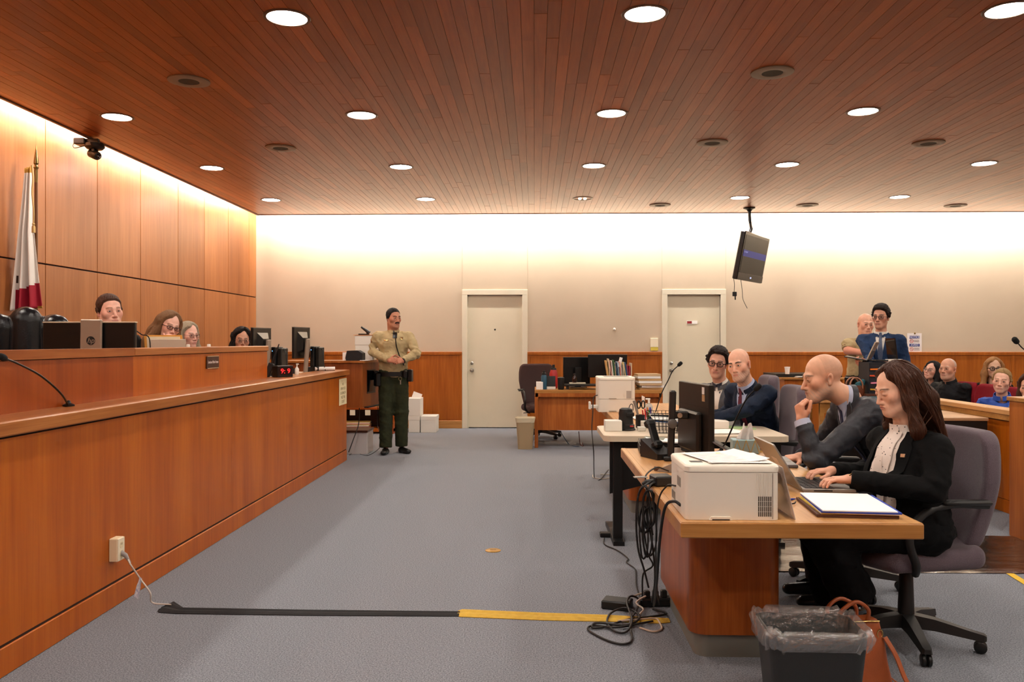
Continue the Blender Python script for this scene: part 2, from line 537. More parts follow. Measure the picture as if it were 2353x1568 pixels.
M_BLACKP = mat('black_plastic', '141414', .45)
M_BLACKM = mat('black_metal', '101010', .35, metal=.3)
M_CHROME = mat('brushed_steel', 'B8B2A8', .3, metal=1)
M_WHITE = mat('white_plastic', 'E8E4DA', .4)
M_PAPER = mat('white_paper', 'F0ECE6', .75)
M_DARKGAP = mat('dark_groove', '2A120A', .8)

def struct(o): o['kind'] = 'structure'; return o
fl = struct(MB().b6(XL-.3, XR+.3, YF-.3, YB+.3, -.1, 0).build('floor', M_CARPET))

# back wall with two door openings
D1 = (-1.075, -.198); D2 = (2.107, 2.945); DT = 2.133
FW = .085
wb = MB()
xs = [XL-.3, D1[0], D1[1], D2[0], D2[1], XR+.3]
for a, b in ((0, 1), (2, 3), (4, 5)): wb.b6(xs[a], xs[b], YB, YB+.15, 0, 3.9)
for a, b in ((1, 2), (3, 4)): wb.b6(xs[a], xs[b], YB, YB+.15, DT, 3.9)
wall_back = struct(wb.build('wall_back', M_WALL))
MB().b6(-2, 4, YB+.3, YB+.35, 0, 2.4).build('corridor_lining', mat('dark_paint', '3a342c', .9), wall_back)
for x in (D1[0]-FW, D1[1]+FW, D2[0]-FW, D2[1]+FW):
    MB().b6(x-.004, x+.004, YB-.0015, YB, DT+FW, 3.4).build('wall_joint', mat('joint_paint', 'B8A78F', .8), wall_back)
# wainscot: panels, rail and base
def wains(x0, x1, n):
    w = (x1-x0)/n
    for i in range(n):
        a, b = x0+i*w, x0+(i+1)*w
        MB().b6(a+.045, b-.045, YB-.022, YB, .145, 1.155, .004).build('wainscot_panel', W_WAINS, wall_back)
    f = MB().b6(x0, x1, YB-.018, YB, .12, 1.20)
    f.build('wainscot_backing', W_WAINS, wall_back)
    for i in range(n+1):
        c = min(max(x0+i*w, x0+.021), x1-.021)
        MB().b6(c-.021, c+.021, YB-.024, YB, .12, 1.18, .002).build('wainscot_stile', W_WAINS, wall_back)
    MB().b6(x0, x1, YB-.034, YB, 1.172, 1.226, .006).build('chair_rail', W_WAINS, wall_back)
wains(XL, D1[0]-FW, 3); wains(D1[1]+FW, D2[0]-FW, 2); wains(D2[1]+FW, XR, 4)
for i, (x0, x1) in enumerate(((XL, D1[0]-FW), (D1[1]+FW, D2[0]-FW), (D2[1]+FW, XR))):
    struct(MB().b6(x0, x1, YB-.03, YB, 0, .125, .004).build('baseboard_back', W_BASEL))
M_KNOB = mat('satin_knob', 'A8A49A', .28, metal=1)
for i, (x0, x1) in enumerate((D1, D2)):
    d = struct(empty('door_%d' % (i+1), (0, 0, 0)))
    tag(d, ('cream metal door with peephole left of the low desk', 'cream metal door with small red and white plate')[i], 'door')
    f = MB()
    for sx, (a, b) in ((0, (x0-FW, x0)), (1, (x1, x1+FW))): f.b6(a, b, YB-.02, YB+.1, 0, DT+FW-.005, .004)
    f.b6(x0-FW, x1+FW, YB-.021, YB+.1, DT, DT+FW, .004)
    f.b6(x0, x0+.02, YB+.03, YB+.1, 0, DT); f.b6(x1-.02, x1, YB+.03, YB+.1, 0, DT); f.b6(x0, x1, YB+.03, YB+.1, DT-.02, DT)
    f.build('door_frame', M_FRAME, d)
    lf = MB().b6(x0+.012, x1-.012, YB+.035, YB+.08, .012, DT-.012, .003).build('door_leaf', M_DOOR, d)
    kx = x0+.07
    kb = MB().lathe((kx, YB+.035, .93), [(.034, 0), (.034, .006), (.014, .01), (.012, .04), (.026, .05), (.03, .062), (.024, .074), (.0, .078)], 20, rotm(90)).build('knob', M_KNOB, lf, 30)
    MB().lathe((kx, YB+.035, 1.04), [(.026, 0), (.026, .008), (.019, .014), (.0, .016)], 20, rotm(90)).build('deadbolt', M_KNOB, lf, 30)
    if i == 0:
        MB().lathe((x0+.44, YB+.035, 1.58), [(.014, 0), (.014, .004), (.008, .005), (0, .005)], 12, rotm(90)).build('peephole', mat('peephole_dark', '2c261c', .4), lf)
    else:
        q = P(1591, 741, YB)
        MB().b6(q.x-.085, q.x+.085, YB+.028, YB+.034, q.z-.026, q.z+.026).build('sign_plate', M_PAPER, lf)
        MB().b6(q.x-.078, q.x-.004, YB+.026, YB+.0285, q.z-.019, q.z+.019).build('red_field', mat('sign_red', '8E1B22', .5), lf)
# left wall: veneer panels with open joints
wall_left = struct(MB().b6(XL-.15, XL, YF-.3, YB+.15, 0, 3.9).build('wall_left', M_DARKGAP))
PY = [YF, -1.5, -.6, .3, 1.2, 2.1, 3.0, 3.9, 4.8, 5.7, 6.57, 7.46, 8.36, 9.29, 10.28, 11.11, 11.98, 12.86, YB]
for a, b in zip(PY[:-1], PY[1:]):
    for z0, z1 in ((0, 2.092), (2.106, 3.88)):
        MB().b6(XL, XL+.018, a+.005, b-.005, z0, z1, .002).build('wall_panel', W_PANEL, wall_left)
struct(MB().b6(XR, XR+.15, YF-.3, YB+.15, 0, 3.9).build('wall_right', M_WALL))
struct(MB().b6(XL-.15, XR+.15, YF-.3, YF-.15, 0, 3.9).build('wall_front', W_PANEL))

# ceiling: dark deck with narrow boards under it, each board a piece
CX0, CY1 = -4.27, 12.68
ceiling = struct(MB().b6(CX0, XR, YF, CY1, ZC+.017, ZC+.07).build('ceiling', M_DARKGAP))
MB().b6(XL-.15, XR+.15, YF-.3, YB+.15, 3.88, 4.0).build('upper_slab', mat('slab_white', 'D8D4CC', .9), ceiling)
W_CEIL = wood('ceiling_board', '8A3E0A', '98480C', 'A65312', 'Y', 1.3, .38, objvar=.2, coat=.06)
W_CEIL2 = wood('ceiling_board_far', '8A3E0A', '98480C', 'A65312', 'Y', 1.3, .38, attrtone='tone', coat=.06)
PW = .0805
boards = []
x = CX0; k = 0
while x < XR:
    x1 = min(x+PW, XR); y = YF - random.random()*2
    while y < CY1:
        L = random.choice((.6, .9, 1.3, 1.8, 2.4, 3.0, 3.6))*random.uniform(.85, 1.15)
        y1 = min(y+L, CY1)
        if CY1 - y1 < .25: y1 = CY1
        if y1 > YF: boards.append((x, x1, max(y, YF), y1))
        y = y1
    x += PW; k += 1
def seen(b):
    x0, x1, y0, y1 = b; H = ZC-CAM_H
    y0 = max(y0, FPX*H/784)
    if y1 <= y0: return 0
    n = 0; xm = (x0+x1)/2; A = 0
    for i in range(12):
        a = y0+(y1-y0)*(i+.5)/12; px = 1228.5 + xm/a*FPX
        if -20 < px < 2373: A += (x1-x0)*FPX/a * FPX*H/(a*a) * (y1-y0)/12
    return A
boards.sort(key=lambda b: -seen(b))
unit = MB().b6(-.5, .5, -.5, .5, 0, .017)
ume = None
for i, (x0, x1, y0, y1) in enumerate(boards[:300]):
    o = MB().b6(x0+.0011, x1-.0011, y0+.0012, y1-.0012, ZC+random.uniform(-.0007, .0007), ZC+.017).build('ceiling_board', W_CEIL, ceiling, fix=False)
far = MB(); tones = []
for (x0, x1, y0, y1) in boards[300:]:
    far.b6(x0+.0011, x1-.0011, y0+.0012, y1-.0012, ZC+random.uniform(-.0007, .0007), ZC+.017)
    tones += [random.random()]*8
fo = far.build('ceiling_board_field', W_CEIL2, ceiling, fix=False); fo['kind'] = 'stuff'
at = fo.data.attributes.new('tone', 'FLOAT', 'POINT'); at.data.foreach_set('value', tones)
W_TRIM = wood('ceiling_trim_wood', '4A220E', '5C2D14', '6E3A1C', 'Y', 1.2, .45)
struct(MB().b6(CX0-.03, CX0, YF, CY1+.02, ZC-.012, ZC+.11, .003).build('trim_1', W_TRIM))
struct(MB().b6(CX0-.03, XR, CY1, CY1+.025, ZC-.008, ZC+.11, .003).build('trim_2', W_TRIM))

# downlights and round ceiling speakers
M_LENS = mat('downlight_lens', 'FFFFFF', .4, emit=DOWN_E, ecol='FFF5E8')
M_RING = mat('downlight_ring', '5E4434', .4, metal=.4)
M_RINGW = mat('speaker_rim', '8E7B66', .5)
M_GRILL = mat('speaker_grille', '4A4030', .7, bump=.6, bscale=500)
LX = (-3.65, -1.50, .66, 2.80, 4.95, 7.10); LY = (-1.5, .65, 2.82, 4.97, 7.13, 9.25, 11.36)
rown = {4.97: 'front row', 7.13: 'second row', 9.25: 'third row', 11.36: 'back row'}
coln = ('first from the wood panelled wall', 'second from the wood panelled wall', 'third from the wood panelled wall', 'fourth from the wood panelled wall', 'fifth from the wood panelled wall', 'last on the gallery side')
def downlight(x, y, label, lit=True):
    r = empty('recessed_downlight', (x, y, ZC), 0, label, 'ceiling light', 'recessed ceiling downlights')
    MB().lathe((0, 0, 0), [(.118, -.001), (.120, -.006), (.137, -.005), (.142, .0), (.142, .006), (.118, .006)], 40, cap=False).build('trim_ring', M_RING, r, 30)
    if lit:
        MB().lathe((0, 0, 0), [(.0, -.0025), (.06, -.0028), (.119, -.0022), (.119, .004), (0, .004)], 40, cap=False).build('lens', M_LENS, r, 30)
    else:
        MB().lathe((0, 0, 0), [(.119, -.002), (.10, .002), (0, .003)], 40, cap=False).build('reflector', mat('dark_reflector', '4a3f30', .3, metal=.7), r, 30)
        for dx in (-.04, .03): MB().ball((dx, 0, -.004), (.024, .05, .014), 12, 8).build('bulb', mat('dim_bulb', 'FFF4DA', .3, emit=6, ecol='FFE9C0'), r, 40)
    return r
for j, y in enumerate(LY):
    for i, x in enumerate(LX):
        lab = 'round recessed downlight in the %s, %s' % (rown.get(y, 'row over the camera' if y > 0 else 'row behind the camera'), coln[i])
        if y == 2.82: lab = lab.replace('row over the camera', 'row just out of view')
        downlight(x, y, lab if not (i == 2 and y == 11.36) else 'round downlight with two dim bulbs showing, back row near the doors', not (i == 2 and y == 11.36))
def speaker(x, y, label):
    r = empty('ceiling_speaker', (x, y, ZC), 0, label, 'ceiling speaker', 'round ceiling speakers')
    MB().lathe((0, 0, 0), [(.075, -.010), (.085, -.012), (.135, -.013), (.152, -.008), (.152, 0), (.075, 0)], 40, cap=False).build('rim', M_RINGW, r, 30)
    MB().lathe((0, 0, 0), [(0, -.009), (.078, -.009), (.078, 0), (0, 0)], 32, cap=False).build('grille', M_GRILL, r, 30)
for x, y, l in ((-2.6, 6.15, 'large brown round ceiling speaker nearest the wood panelled wall, upper left'), (1.73, 6.07, 'large brown round ceiling speaker above the counsel tables, upper right'),
                (-2.57, 8.3, 'round ceiling speaker left of centre between second and third light rows'), (1.75, 8.2, 'round ceiling speaker right of centre above the second counsel table'),
                (3.89, 8.28, 'round ceiling speaker on the gallery side between second and third light rows'), (1.80, 11.93, 'pale round ceiling speaker left of the hanging television'),
                (3.92, 12.0, 'pale round ceiling speaker right of the hanging television'), (6.07, 12.1, 'pale round ceiling speaker farthest right by the back wall')):
    speaker(x, y, l)
# ---------------------------------------------------------------- shared builders
M_CHAIRF = mat('mauve_grey_fabric', '6E6068', .9, spec=.15, c2='574B52', vscale=330, bump=.35, bscale=500, sheen=.2)
M_CHAIRB = mat('brown_grey_fabric', '55413F', .9, spec=.15, c2='463634', vscale=330, bump=.3, bscale=500)
M_CHAIRR = mat('red_upholstery', '7E1522', .85, spec=.2, var=.12, vscale=120, bump=.3, bscale=400)
M_RUBBER = mat('dark_grey_plastic', '1C1A19', .5)
def cushion(secs, n=7, rr=.05):
    """secs: (z, width, depth, yc) -> rounded horizontal slices"""
    out = []
    for z, w, d, yc, xc in secs:
        r = min(rr, w*.49, d*.49)
        out.append([Vector((xc+u, yc+v, z)) for u, v in rrect(w, d, r, n)])
    return out
def office_chair(name, label, loc, rz, fabric, group=None, top=.98, wide=.48, arms=True, spin=10, seat_z=.46):
    r = empty(name, (loc[0], loc[1], 0), rz, label, 'chair', group)
    # faces -Y; back at +Y
    f = ops([('u', s_box((0, 0, seat_z-.03), (.245, .235, .05), .045), 0), ('u', s_ell((0, -.20, seat_z-.035), (.22, .085, .055)), .03),
             ('u', s_ell((0, .20, seat_z-.01), (.2, .06, .05)), .04)])
    st = soft('seat', f, (-.3, -.32, seat_z-.13), (.3, .32, seat_z+.09), .012, fabric, r)
    MB().tube([Vector((.215*math.cos(a)*(1 if abs(math.cos(a)) < .7 else 1.08), .215*math.sin(a)*1.1-.005, seat_z-.055)) for a in [2*PI*i/32 for i in range(33)]], .006, 6).build('welt', fabric, st, 60)
    H = top-seat_z
    def bk(p):
        z = (p[:, 2]-seat_z)/H
        yc = .225+.075*z+.03*np.sin(z*PI*1.05) - .05*(p[:, 0]/.25)**2
        hw = wide/2*(.80+.26*np.clip(z*1.7, 0, 1)-.12*np.clip((z-.72)/.28, 0, 1)**2)
        qx = np.abs(p[:, 0])-hw+.06; qz = np.abs(p[:, 2]-(seat_z+H*.485))-H*.515+.06
        out = np.sqrt(np.maximum(qx, 0)**2+np.maximum(qz, 0)**2)+np.minimum(np.maximum(qx, qz), 0)-.06
        th = np.abs(p[:, 1]-yc)-.045
        k = .035; a, b = out, th
        h = np.maximum(k-np.abs(a-b), 0)/k
        return (np.maximum(a, b)+h*h*k*.25)*.85
    b = soft('backrest', bk, (-.32, .08, seat_z-.07), (.32, .45, top+.05), .011, fabric, r)
    if arms:
        for s in (-1, 1):
            pts = smoothpath([(s*.20, -.10, seat_z-.09), (s*.275, -.15, seat_z-.03), (s*.285, -.19, seat_z+.09), (s*.28, -.12, seat_z+.19), (s*.275, .02, seat_z+.225), (s*.27, .20, seat_z+.215)], 6)
            a = MB().tube(pts, [.018]*len(pts), 8, flat=.8).build('armrest', M_RUBBER, r, 60)
            MB().box((s*.274, .09, seat_z+.232), (.052, .24, .022), rotm(-2), .009).build('arm_pad', M_RUBBER, a, 40)
    MB().cyl((0, 0, .30), (0, 0, seat_z-.06), .019).build('gas_column', M_CHROME, r, 40)
    MB().lathe((0, 0, 0), [(.034, .10), (.036, .14), (.03, .31), (.026, .32), (.02, .33)], 20).build('column_cover', M_RUBBER, r, 30)
    MB().box((0, 0, seat_z-.085), (.16, .2, .035), None, .01).build('mechanism', M_RUBBER, r)
    MB().tube([(-.06, .02, seat_z-.09), (-.26, .0, seat_z-.1)], .006, 6).build('lever', M_RUBBER, r)
    for i in range(5):
        a = R(spin+72*i); d = Vector((math.cos(a), math.sin(a), 0)); n = Vector((-d.y, d.x, 0))
        secs = []
        for t, w, zt, zb in ((.02, .034, .135, .075), (.12, .028, .125, .075), (.26, .022, .095, .06), (.315, .022, .085, .055), (.325, .014, .078, .06)):
            c = d*t; secs.append([c-n*w+Vector((0, 0, zb)), c+n*w+Vector((0, 0, zb)), c+n*w*.8+Vector((0, 0, zt)), c-n*w*.8+Vector((0, 0, zt))])
        leg = MB().loft(secs).build('leg', M_RUBBER, r, 30)
        w = d*.30
        for sd in (-1, 1):
            o = Vector((w.x, w.y, 0)) + n*sd*.012
            MB().lathe((o.x, o.y, .027), [(0, -.009), (.022, -.009), (.027, -.005), (.027, .005), (.022, .009), (0, .009)], 16, Matrix.Rotation(math.atan2(n.y, n.x), 3, 'Z') @ rotm(0, 90), cap=False).build('caster', M_BLACKP, leg, 40)
    return r
def gooseneck(name, label, pts, head_r=.014, base=True, head_len=.045, r=.0045):
    p0 = Vector(pts[0]); o = empty(name, p0, 0, label, 'microphone')
    pp = smoothpath([Vector(p)-p0 for p in pts], 8)
    MB().tube(pp, r, 8).build('stem', M_BLACKM, o, 60)
    d = (pp[-1]-pp[-3]).normalized(); e = pp[-1]
    hp = [e-d*.004, e+d*.002, e+d*head_len*.3, e+d*head_len*.8, e+d*head_len, e+d*(head_len+.002)]
    MB().tube(hp, [r*1.3, head_r*.8, head_r, head_r, head_r*.7, head_r*.3], 12).build('head', mat('foam_black', '0E0E0E', .95, bump=.4, bscale=900), o, 60)
    if base: MB().lathe((0, 0, 0), [(.028, 0), (.028, .008), (.012, .016), (.006, .03)], 16).build('base', M_BLACKM, o, 30)
    return o
def carton(name, label, x0, x1, y0, y1, z0, z1, m=None, cat='box', group=None, lid=.06, handle=False, rz=0):
    cx, cy = (x0+x1)/2, (y0+y1)/2; m = m or mat('white_cardboard', 'DEDACF', .8)
    o = empty(name, (cx, cy, z0), rz, label, cat, group); w, d, h = x1-x0, y1-y0, z1-z0
    MB().b6(-w/2, w/2, -d/2, d/2, 0, h-lid*.3, .003).build('body', m, o)
    if lid: MB().b6(-w/2-.004, w/2+.004, -d/2-.004, d/2+.004, h-lid, h, .003).build('lid', m, o)
    if handle: MB().prism(rrect(.09, .03, .014), 0, .003, lambda u, v, q: (u, -d/2-.004+.003-q, h*.55+v)).build('hand_hole', mat('hole_dark', '302a22', .9), o)
    return o
def stack(name, label, c, w, d, n, th, rz=0, mats=None, cat='papers', jitter=.012):
    o = empty(name, c, rz, label, cat); z = 0
    mats = mats or [M_PAPER]
    for i in range(n):
        MB().b6(-w/2, w/2, -d/2, d/2, z, z+th*.92, 0).build('sheet', mats[i % len(mats)], o, loc=(random.uniform(-jitter, jitter), random.uniform(-jitter, jitter), 0), rot=(0, 0, random.uniform(-4, 4)))
        z += th
    return o

# ---------------------------------------------------------------- the bench
Y0, Y1U, Y1 = .2, 7.36, 9.62
bench = empty('clerk_bench', (0, 0, 0), 0, 'long orange-brown veneered lower bench front running along the left', 'bench')
MB().b6(-2.24, -2.20, Y0, Y1, .135, .985).build('front_panel', W_BENCH, bench)
MB().b6(-2.24, -2.204, Y0, Y1, .12, .14).build('reveal', M_DARKGAP, bench)
MB().b6(-2.245, -2.196, Y0, Y1+.002, 0, .122, .004).build('kick_board', W_BENCH, bench)
MB().b6(-2.24, -2.206, Y0, Y1-.01, .98, 1.004).build('cap_reveal', M_DARKGAP, bench)
MB().b6(-2.46, -2.165, Y0, Y1+.015, .998, 1.06, .006).build('cap', W_CAP, bench)
MB().b6(-2.46, -2.24, Y1-.03, Y1, 0, 1.0).build('end_panel', W_BENCH, bench)
ubench = empty('judge_bench', (0, 0, 1.06), 0, 'raised upper bench front with thick cap behind the lower bench', 'bench')
MB().b6(-2.44, -2.40, 4.88, Y1U, 0, .24).build('upper_panel', W_BENCH, ubench)
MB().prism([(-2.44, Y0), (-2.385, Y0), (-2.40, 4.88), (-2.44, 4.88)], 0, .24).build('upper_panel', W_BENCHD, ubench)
MB().b6(-2.45, -2.402, Y0, Y1U-.003, .238, .246).build('upper_reveal', M_DARKGAP, ubench)
MB().b6(-2.5, -2.388, 4.88, Y1U+.006, .244, .29, .005).build('upper_cap', W_CAP, ubench)
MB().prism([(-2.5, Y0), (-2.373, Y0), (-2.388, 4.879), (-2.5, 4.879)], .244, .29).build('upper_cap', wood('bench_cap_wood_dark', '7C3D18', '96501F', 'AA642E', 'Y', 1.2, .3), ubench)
MB().b6(-2.5, -2.44, Y1U-.03, Y1U, 0, .25).build('upper_end', W_BENCH, ubench)
wkt = empty('bench_worktop', (0, 0, 0), 0, 'wooden worktop behind the raised bench front', 'worktop')
MB().b6(-2.92, -2.505, Y0, Y1U-.03, 1.10, 1.14).build('top', W_CAP, wkt)
for a in (Y0+.1, 3.5, Y1U-.1): MB().b6(-2.85, -2.6, a-.02, a+.02, .36, 1.10).build('support', W_BENCHD, wkt)
ckt = empty('clerk_worktop', (0, 0, 0), 0, 'wooden clerk counter behind the far end of the bench', 'worktop')
MB().b6(-2.88, -2.465, Y1U-.02, Y1-.02, 1.0, 1.04).build('top', W_CAP, ckt)
MB().b6(-2.88, -2.47, Y1-.03, Y1, .3, 1.0).build('return_panel', W_BENCH, ckt)
struct(MB().b6(XL+.02, -2.5, Y0, Y1, 0, .36).build('floor_platform', M_CARPET))

npx = PX(487, 833, -2.4)
npl = empty('name_plate', (-2.399, npx.y, npx.z), 90, 'small dark brown name plate with pale lettering on the upper bench', 'name plate')
L = .235
MB().b6(-L/2, L/2, -.008, 0, -.045, .045, .002).build('plate', mat('plate_brown', '3E1A0C', .35), npl)
for z in (-.045, .043): MB().b6(-L/2+.012, L/2-.012, -.011, -.006, z, z+.005).build('edge_strip', mat('pale_brass', 'E6CDA8', .3, metal=.6), npl)
text('lettering', 'Commissioner Matthew Terenson', .03, mat('pale_letters', 'E8D4CC', .5), npl, (0, -.0085, .002), (90, 0, 0), .0003, xs=.47)
sg0 = PX(778, 862, -2.2); sg1 = PX(794, 905, -2.2)
sgn = empty('paper_sign', (-2.198, 9.42, .80), 90, 'cream paper notice taped to the far end of the bench', 'sign')
MB().b6(-.185, .185, -.003, -.001, -.135, .165).build('sheet', mat('cream_paper', 'E2D2A8', .8), sgn)
for i, (t, s) in enumerate((('NO', .05), ('OPEN FOOD', .05), ('OR DRINKS IN', .05), ('PAST THIS', .05), ('COURT', .05))):
    text('line', t, .044, mat('olive_ink', '7A6236', .8), sgn, (0, -.0032, .10-.05*i), (90, 0, 0), .0002, xs=.95)

# outlet, plug and cord on the bench front
op = PX(258, 1262, -2.2)
ou = empty('wall_outlet', (-2.2, op.y, op.z), 90, 'cream surface-mounted power outlet box on the bench front', 'outlet')
MB().b6(-.036, .036, -.045, 0, -.06, .06, .004).build('box', mat('cream_plastic', 'E6D2AE', .45), ou)
MB().b6(-.034, .034, -.049, -.044, -.058, .058, .002).build('cover_plate', mat('cream_plate', 'EBDDC0', .4), ou)
for z in (.022, -.022):
    s = MB().prism(rrect(.03, .034, .012), 0, .0015, lambda u, v, w: (u, -.0485-w, z+v)).build('socket', mat('cream_socket', 'E2D0A8', .4), ou)
    for x in (-.006, .006): MB().b6(x-.0012, x+.0012, -.0505, -.0495, z+.001, z+.011).build('slot', M_BLACKP, s)
o0 = Vector((-2.15, op.y+.002, op.z-.022)); 
e1 = PZ(372, 1390, .012)
cd = empty('extension_lead', o0, 0, 'grey extension cord plugged into the cream outlet, with a hanging tag', 'cord')
cp = smoothpath([(0, 0, 0), (.03, 0, -.03), Vector(PX(300, 1298, -2.09))-o0, Vector(PX(322, 1330, -2.06))-o0, Vector(PX(345, 1362, -2.0))-o0, e1-o0+Vector((-.05, 0, .01)), e1-o0+Vector((.05, 0, 0))], 8)
MB().tube(cp, .0042, 8).build('cable', mat('pale_grey_cable', 'C9BFB4', .5), cd, 60)
MB().tube([(-.006, 0, .004), (.02, 0, -.012), (.035, 0, -.036), (.045, .0, -.052)], [.013, .012, .007, .005], 10).build('plug', mat('grey_plug', '8E8784', .5), cd, 50)
tg = Vector(PX(322, 1328, -2.06))-o0
tm = [(-.016, 0), (.016, 0), (.017, -.03), (.024, -.045), (.024, -.105), (-.024, -.105), (-.024, -.045), (-.017, -.03)]
ang = R(-32)
MB().prism(tm, 0, .0008, lambda u, v, w: (tg.x+.004+w, tg.y+u*math.cos(ang)-v*math.sin(ang), tg.z+u*math.sin(ang)+v*math.cos(ang))).build('warning_tag', mat('printed_tag', 'D8CCC6', .5, c2='8C86A0', vscale=90), cd)

# floor cord cover: black run then yellow run
yf = PZ(700, 1412, 0).y
def strip(name, label, px, py0, py1, m, m2=None):
    o = None; rows = []
    a = [(PZ(x, (t+b)/2, 0), abs(PZ(x, t, 0).y-PZ(x, b, 0).y)) for x, t, b in zip(px, py0, py1)]
    base = a[0][0]; o = empty(name, base, 0, label, 'cord cover')
    secs = []
    for p, w in a:
        q = p-base
        secs.append([Vector((q.x, q.y-w/2, .001)), Vector((q.x, q.y-w/2, .004)), Vector((q.x, q.y-w*.22, .011)), Vector((q.x, q.y-.003, .006)), Vector((q.x, q.y+.004, .006)), Vector((q.x, q.y+w*.22, .011)), Vector((q.x, q.y+w/2, .004)), Vector((q.x, q.y+w/2, .001))])
    MB().loft(secs).build('sleeve', m, o)
    return o
strip('black_cord_cover', 'flat black fabric cord cover lying across the grey carpet', [368, 383, 412, 700, 1056], [1398, 1384, 1398, 1403, 1407], [1407, 1409, 1412, 1416, 1418], mat('black_fabric_tape', '1C1B1D', .85, bump=.2, bscale=300))
strip('yellow_cord_cover', 'flat yellow fabric cord cover continuing the black one', [1052, 1060, 1250, 1400, 1510, 1538], [1405, 1402, 1410, 1415, 1421, 1424], [1417, 1419, 1427, 1430, 1434, 1432], mat('yellow_fabric_tape', 'C9A238', .8, bump=.3, bscale=200, var=.1, vscale=30))
fp = PZ(1133, 1266, 0)
fb = empty('floor_outlet_cover', fp, 0, 'round brass floor outlet cover set in the carpet', 'floor outlet')
MB().lathe((0, 0, 0), [(.052, 0), (.052, .003), (.046, .006), (0, .0065)], 28).build('disc', mat('brass', 'A8803E', .4, metal=.8), fb, 30)
MB().b6(-.02, .02, -.002, .002, .0064, .0075).build('slot', mat('dark_brass', '5c421c', .5, metal=.6), fb)
# ---------------------------------------------------------------- things on and behind the bench
M_SILVER = mat('silver_plastic', '9C8E80', .4, metal=.3)
M_SCREENB = mat('monitor_black', '0D0C0C', .3)
def screen_monitor(name, label, loc, rz, w, h, z0, stand='silver', tilt=0, logo=False, boss=True, z_base=0, th=.028, back=None):
    """screen faces +Y, back faces -Y; loc is the foot"""
    r = empty(name, loc, rz, label, 'monitor'); back = back or M_SCREENB
    T = rotm(tilt)
    def A(mb): mb.v = [tuple(T @ (Vector(v)-Vector((0, 0, z0+h/2))) + Vector((0, 0, z0+h/2))) for v in mb.v]; return mb
    A(MB().b6(-w/2, w/2, -th/2, th/2, z0, z0+h, .006)).build('panel', back, r)
    A(MB().b6(-w/2+.008, w/2-.008, th/2-.0005, th/2+.0008, z0+.014, z0+h-.008)).build('screen', mat('screen_dark', '101216', .15), r)
    A(MB().b6(-w/2-.001, w/2+.001, -th/2, th/2, z0+h-.004, z0+h+.002)).build('top_edge', mat('edge_grey', '6e675f', .4), r)
    if boss:
        b = [(-w*.3, -th/2, z0+h*.2), (w*.3, -th/2, z0+h*.2), (w*.3, -th/2, z0+h*.85), (-w*.3, -th/2, z0+h*.85)]
        c = [(-w*.16, -th/2-.035, z0+h*.28), (w*.16, -th/2-.035, z0+h*.28), (w*.16, -th/2-.035, z0+h*.66), (-w*.16, -th/2-.035, z0+h*.66)]
        A(MB().loft([[Vector(p) for p in b], [Vector(p) for p in c]])).build('rear_bulge', back, r)
    if stand:
        m = M_SILVER if stand == 'silver' else M_BLACKP
        yb = -th/2-.05
        MB().box((0, yb, (z0+h*.62)/2+.004), (.085 if not logo else .137, .018, z0+h*.62), rotm(4), .003).build('stand', m, r)
        MB().box((0, yb+.05, .006), (.24, .2, .012), None, .005).build('foot', m, r)
    return r
# grey-backed monitor with a silver stand before the judge
hp = empty('desktop_monitor', (-2.838, 5.2, 1.14), 0, 'black monitor with silver stand and round logo, before the man in dark robe', 'monitor')
MB().b6(-.298, .298, -.012, .02, .04, .372, .006).build('panel', M_SCREENB, hp)
MB().b6(-.30, .30, -.013, .022, .368, .376, .002).build('top_edge', mat('edge_cream', 'C9B79C', .5), hp)
MB().b6(-.29, .29, .0195, .021, .05, .364).build('screen', mat('screen_dark', '101216', .15), hp)
st = MB().box((.029, -.035, .195), (.137, .02, .39), rotm(0, .5), .006).build('stand', mat('stand_taupe', '9A8877', .42, metal=.25), hp)
MB().box((.03, .01, .006), (.26, .18, .012), None, .004).build('foot', M_SILVER, hp)
lg = MB().lathe((.032, -.0465, .255), [(0, 0), (.0275, 0), (.0275, .0012), (0, .0012)], 36, rotm(90)).build('logo', M_BLACKP, st)
text('logo_letters', 'hp', .047, mat('logo_taupe', 'A08E7C', .4), st, (.0325, -.0480, .2545), (90, 0, 0), .0004, shear=.28)
lg.location = (0, 0, 0)
# black leather chair
def leather_chair(label, loc, rz):
    r = empty('leather_chair', loc, rz, label, 'chair')
    lob = [('u', s_box((0, .03, .80), (.25, .03, .34), .03), 0)]
    for i, x in enumerate((-.19, 0, .19)):
        lob.append(('u', s_cap((x, -.01+abs(x)*.12, .52), (x*.93, .02, 1.10 if x == 0 else 1.05), .085, .105, flat=((0, 1, 0), .72)), .012))
    b = soft('backrest', ops(lob), (-.36, -.16, .38), (.36, .2, 1.28), .013, mat('black_leather', '101114', .24, bump=.12, bscale=180), r)
    f = ops([('u', s_box((0, -.26, .44), (.27, .27, .07), .06), 0), ('u', s_ell((0, -.28, .5), (.22, .22, .05)), .04)])
    soft('seat', f, (-.32, -.58, .33), (.32, .06, .6), .016, mat('black_leather', '0C0D10', .3), r)
    for s in (-1, 1):
        MB().tube(smoothpath([(s*.25, .0, .62), (s*.31, -.08, .66), (s*.31, -.3, .66), (s*.28, -.36, .5)], 5), .028, 10).build('armrest', mat('black_leather', '0C0D10', .3), r, 60)
    MB().lathe((0, -.25, 0), [(.03, .08), (.03, .38)], 16).build('column', M_RUBBER, r)
    for i in range(5):
        a = R(72*i); MB().tube([(0, -.25, .1), (.3*math.cos(a), -.25+.3*math.sin(a), .06)], [.03, .02], 8).build('leg', M_RUBBER, r, 50)
        MB().ball((.3*math.cos(a), -.25+.3*math.sin(a), .03), .03, 10, 8).build('caster', M_BLACKP, r, 50)
    return r
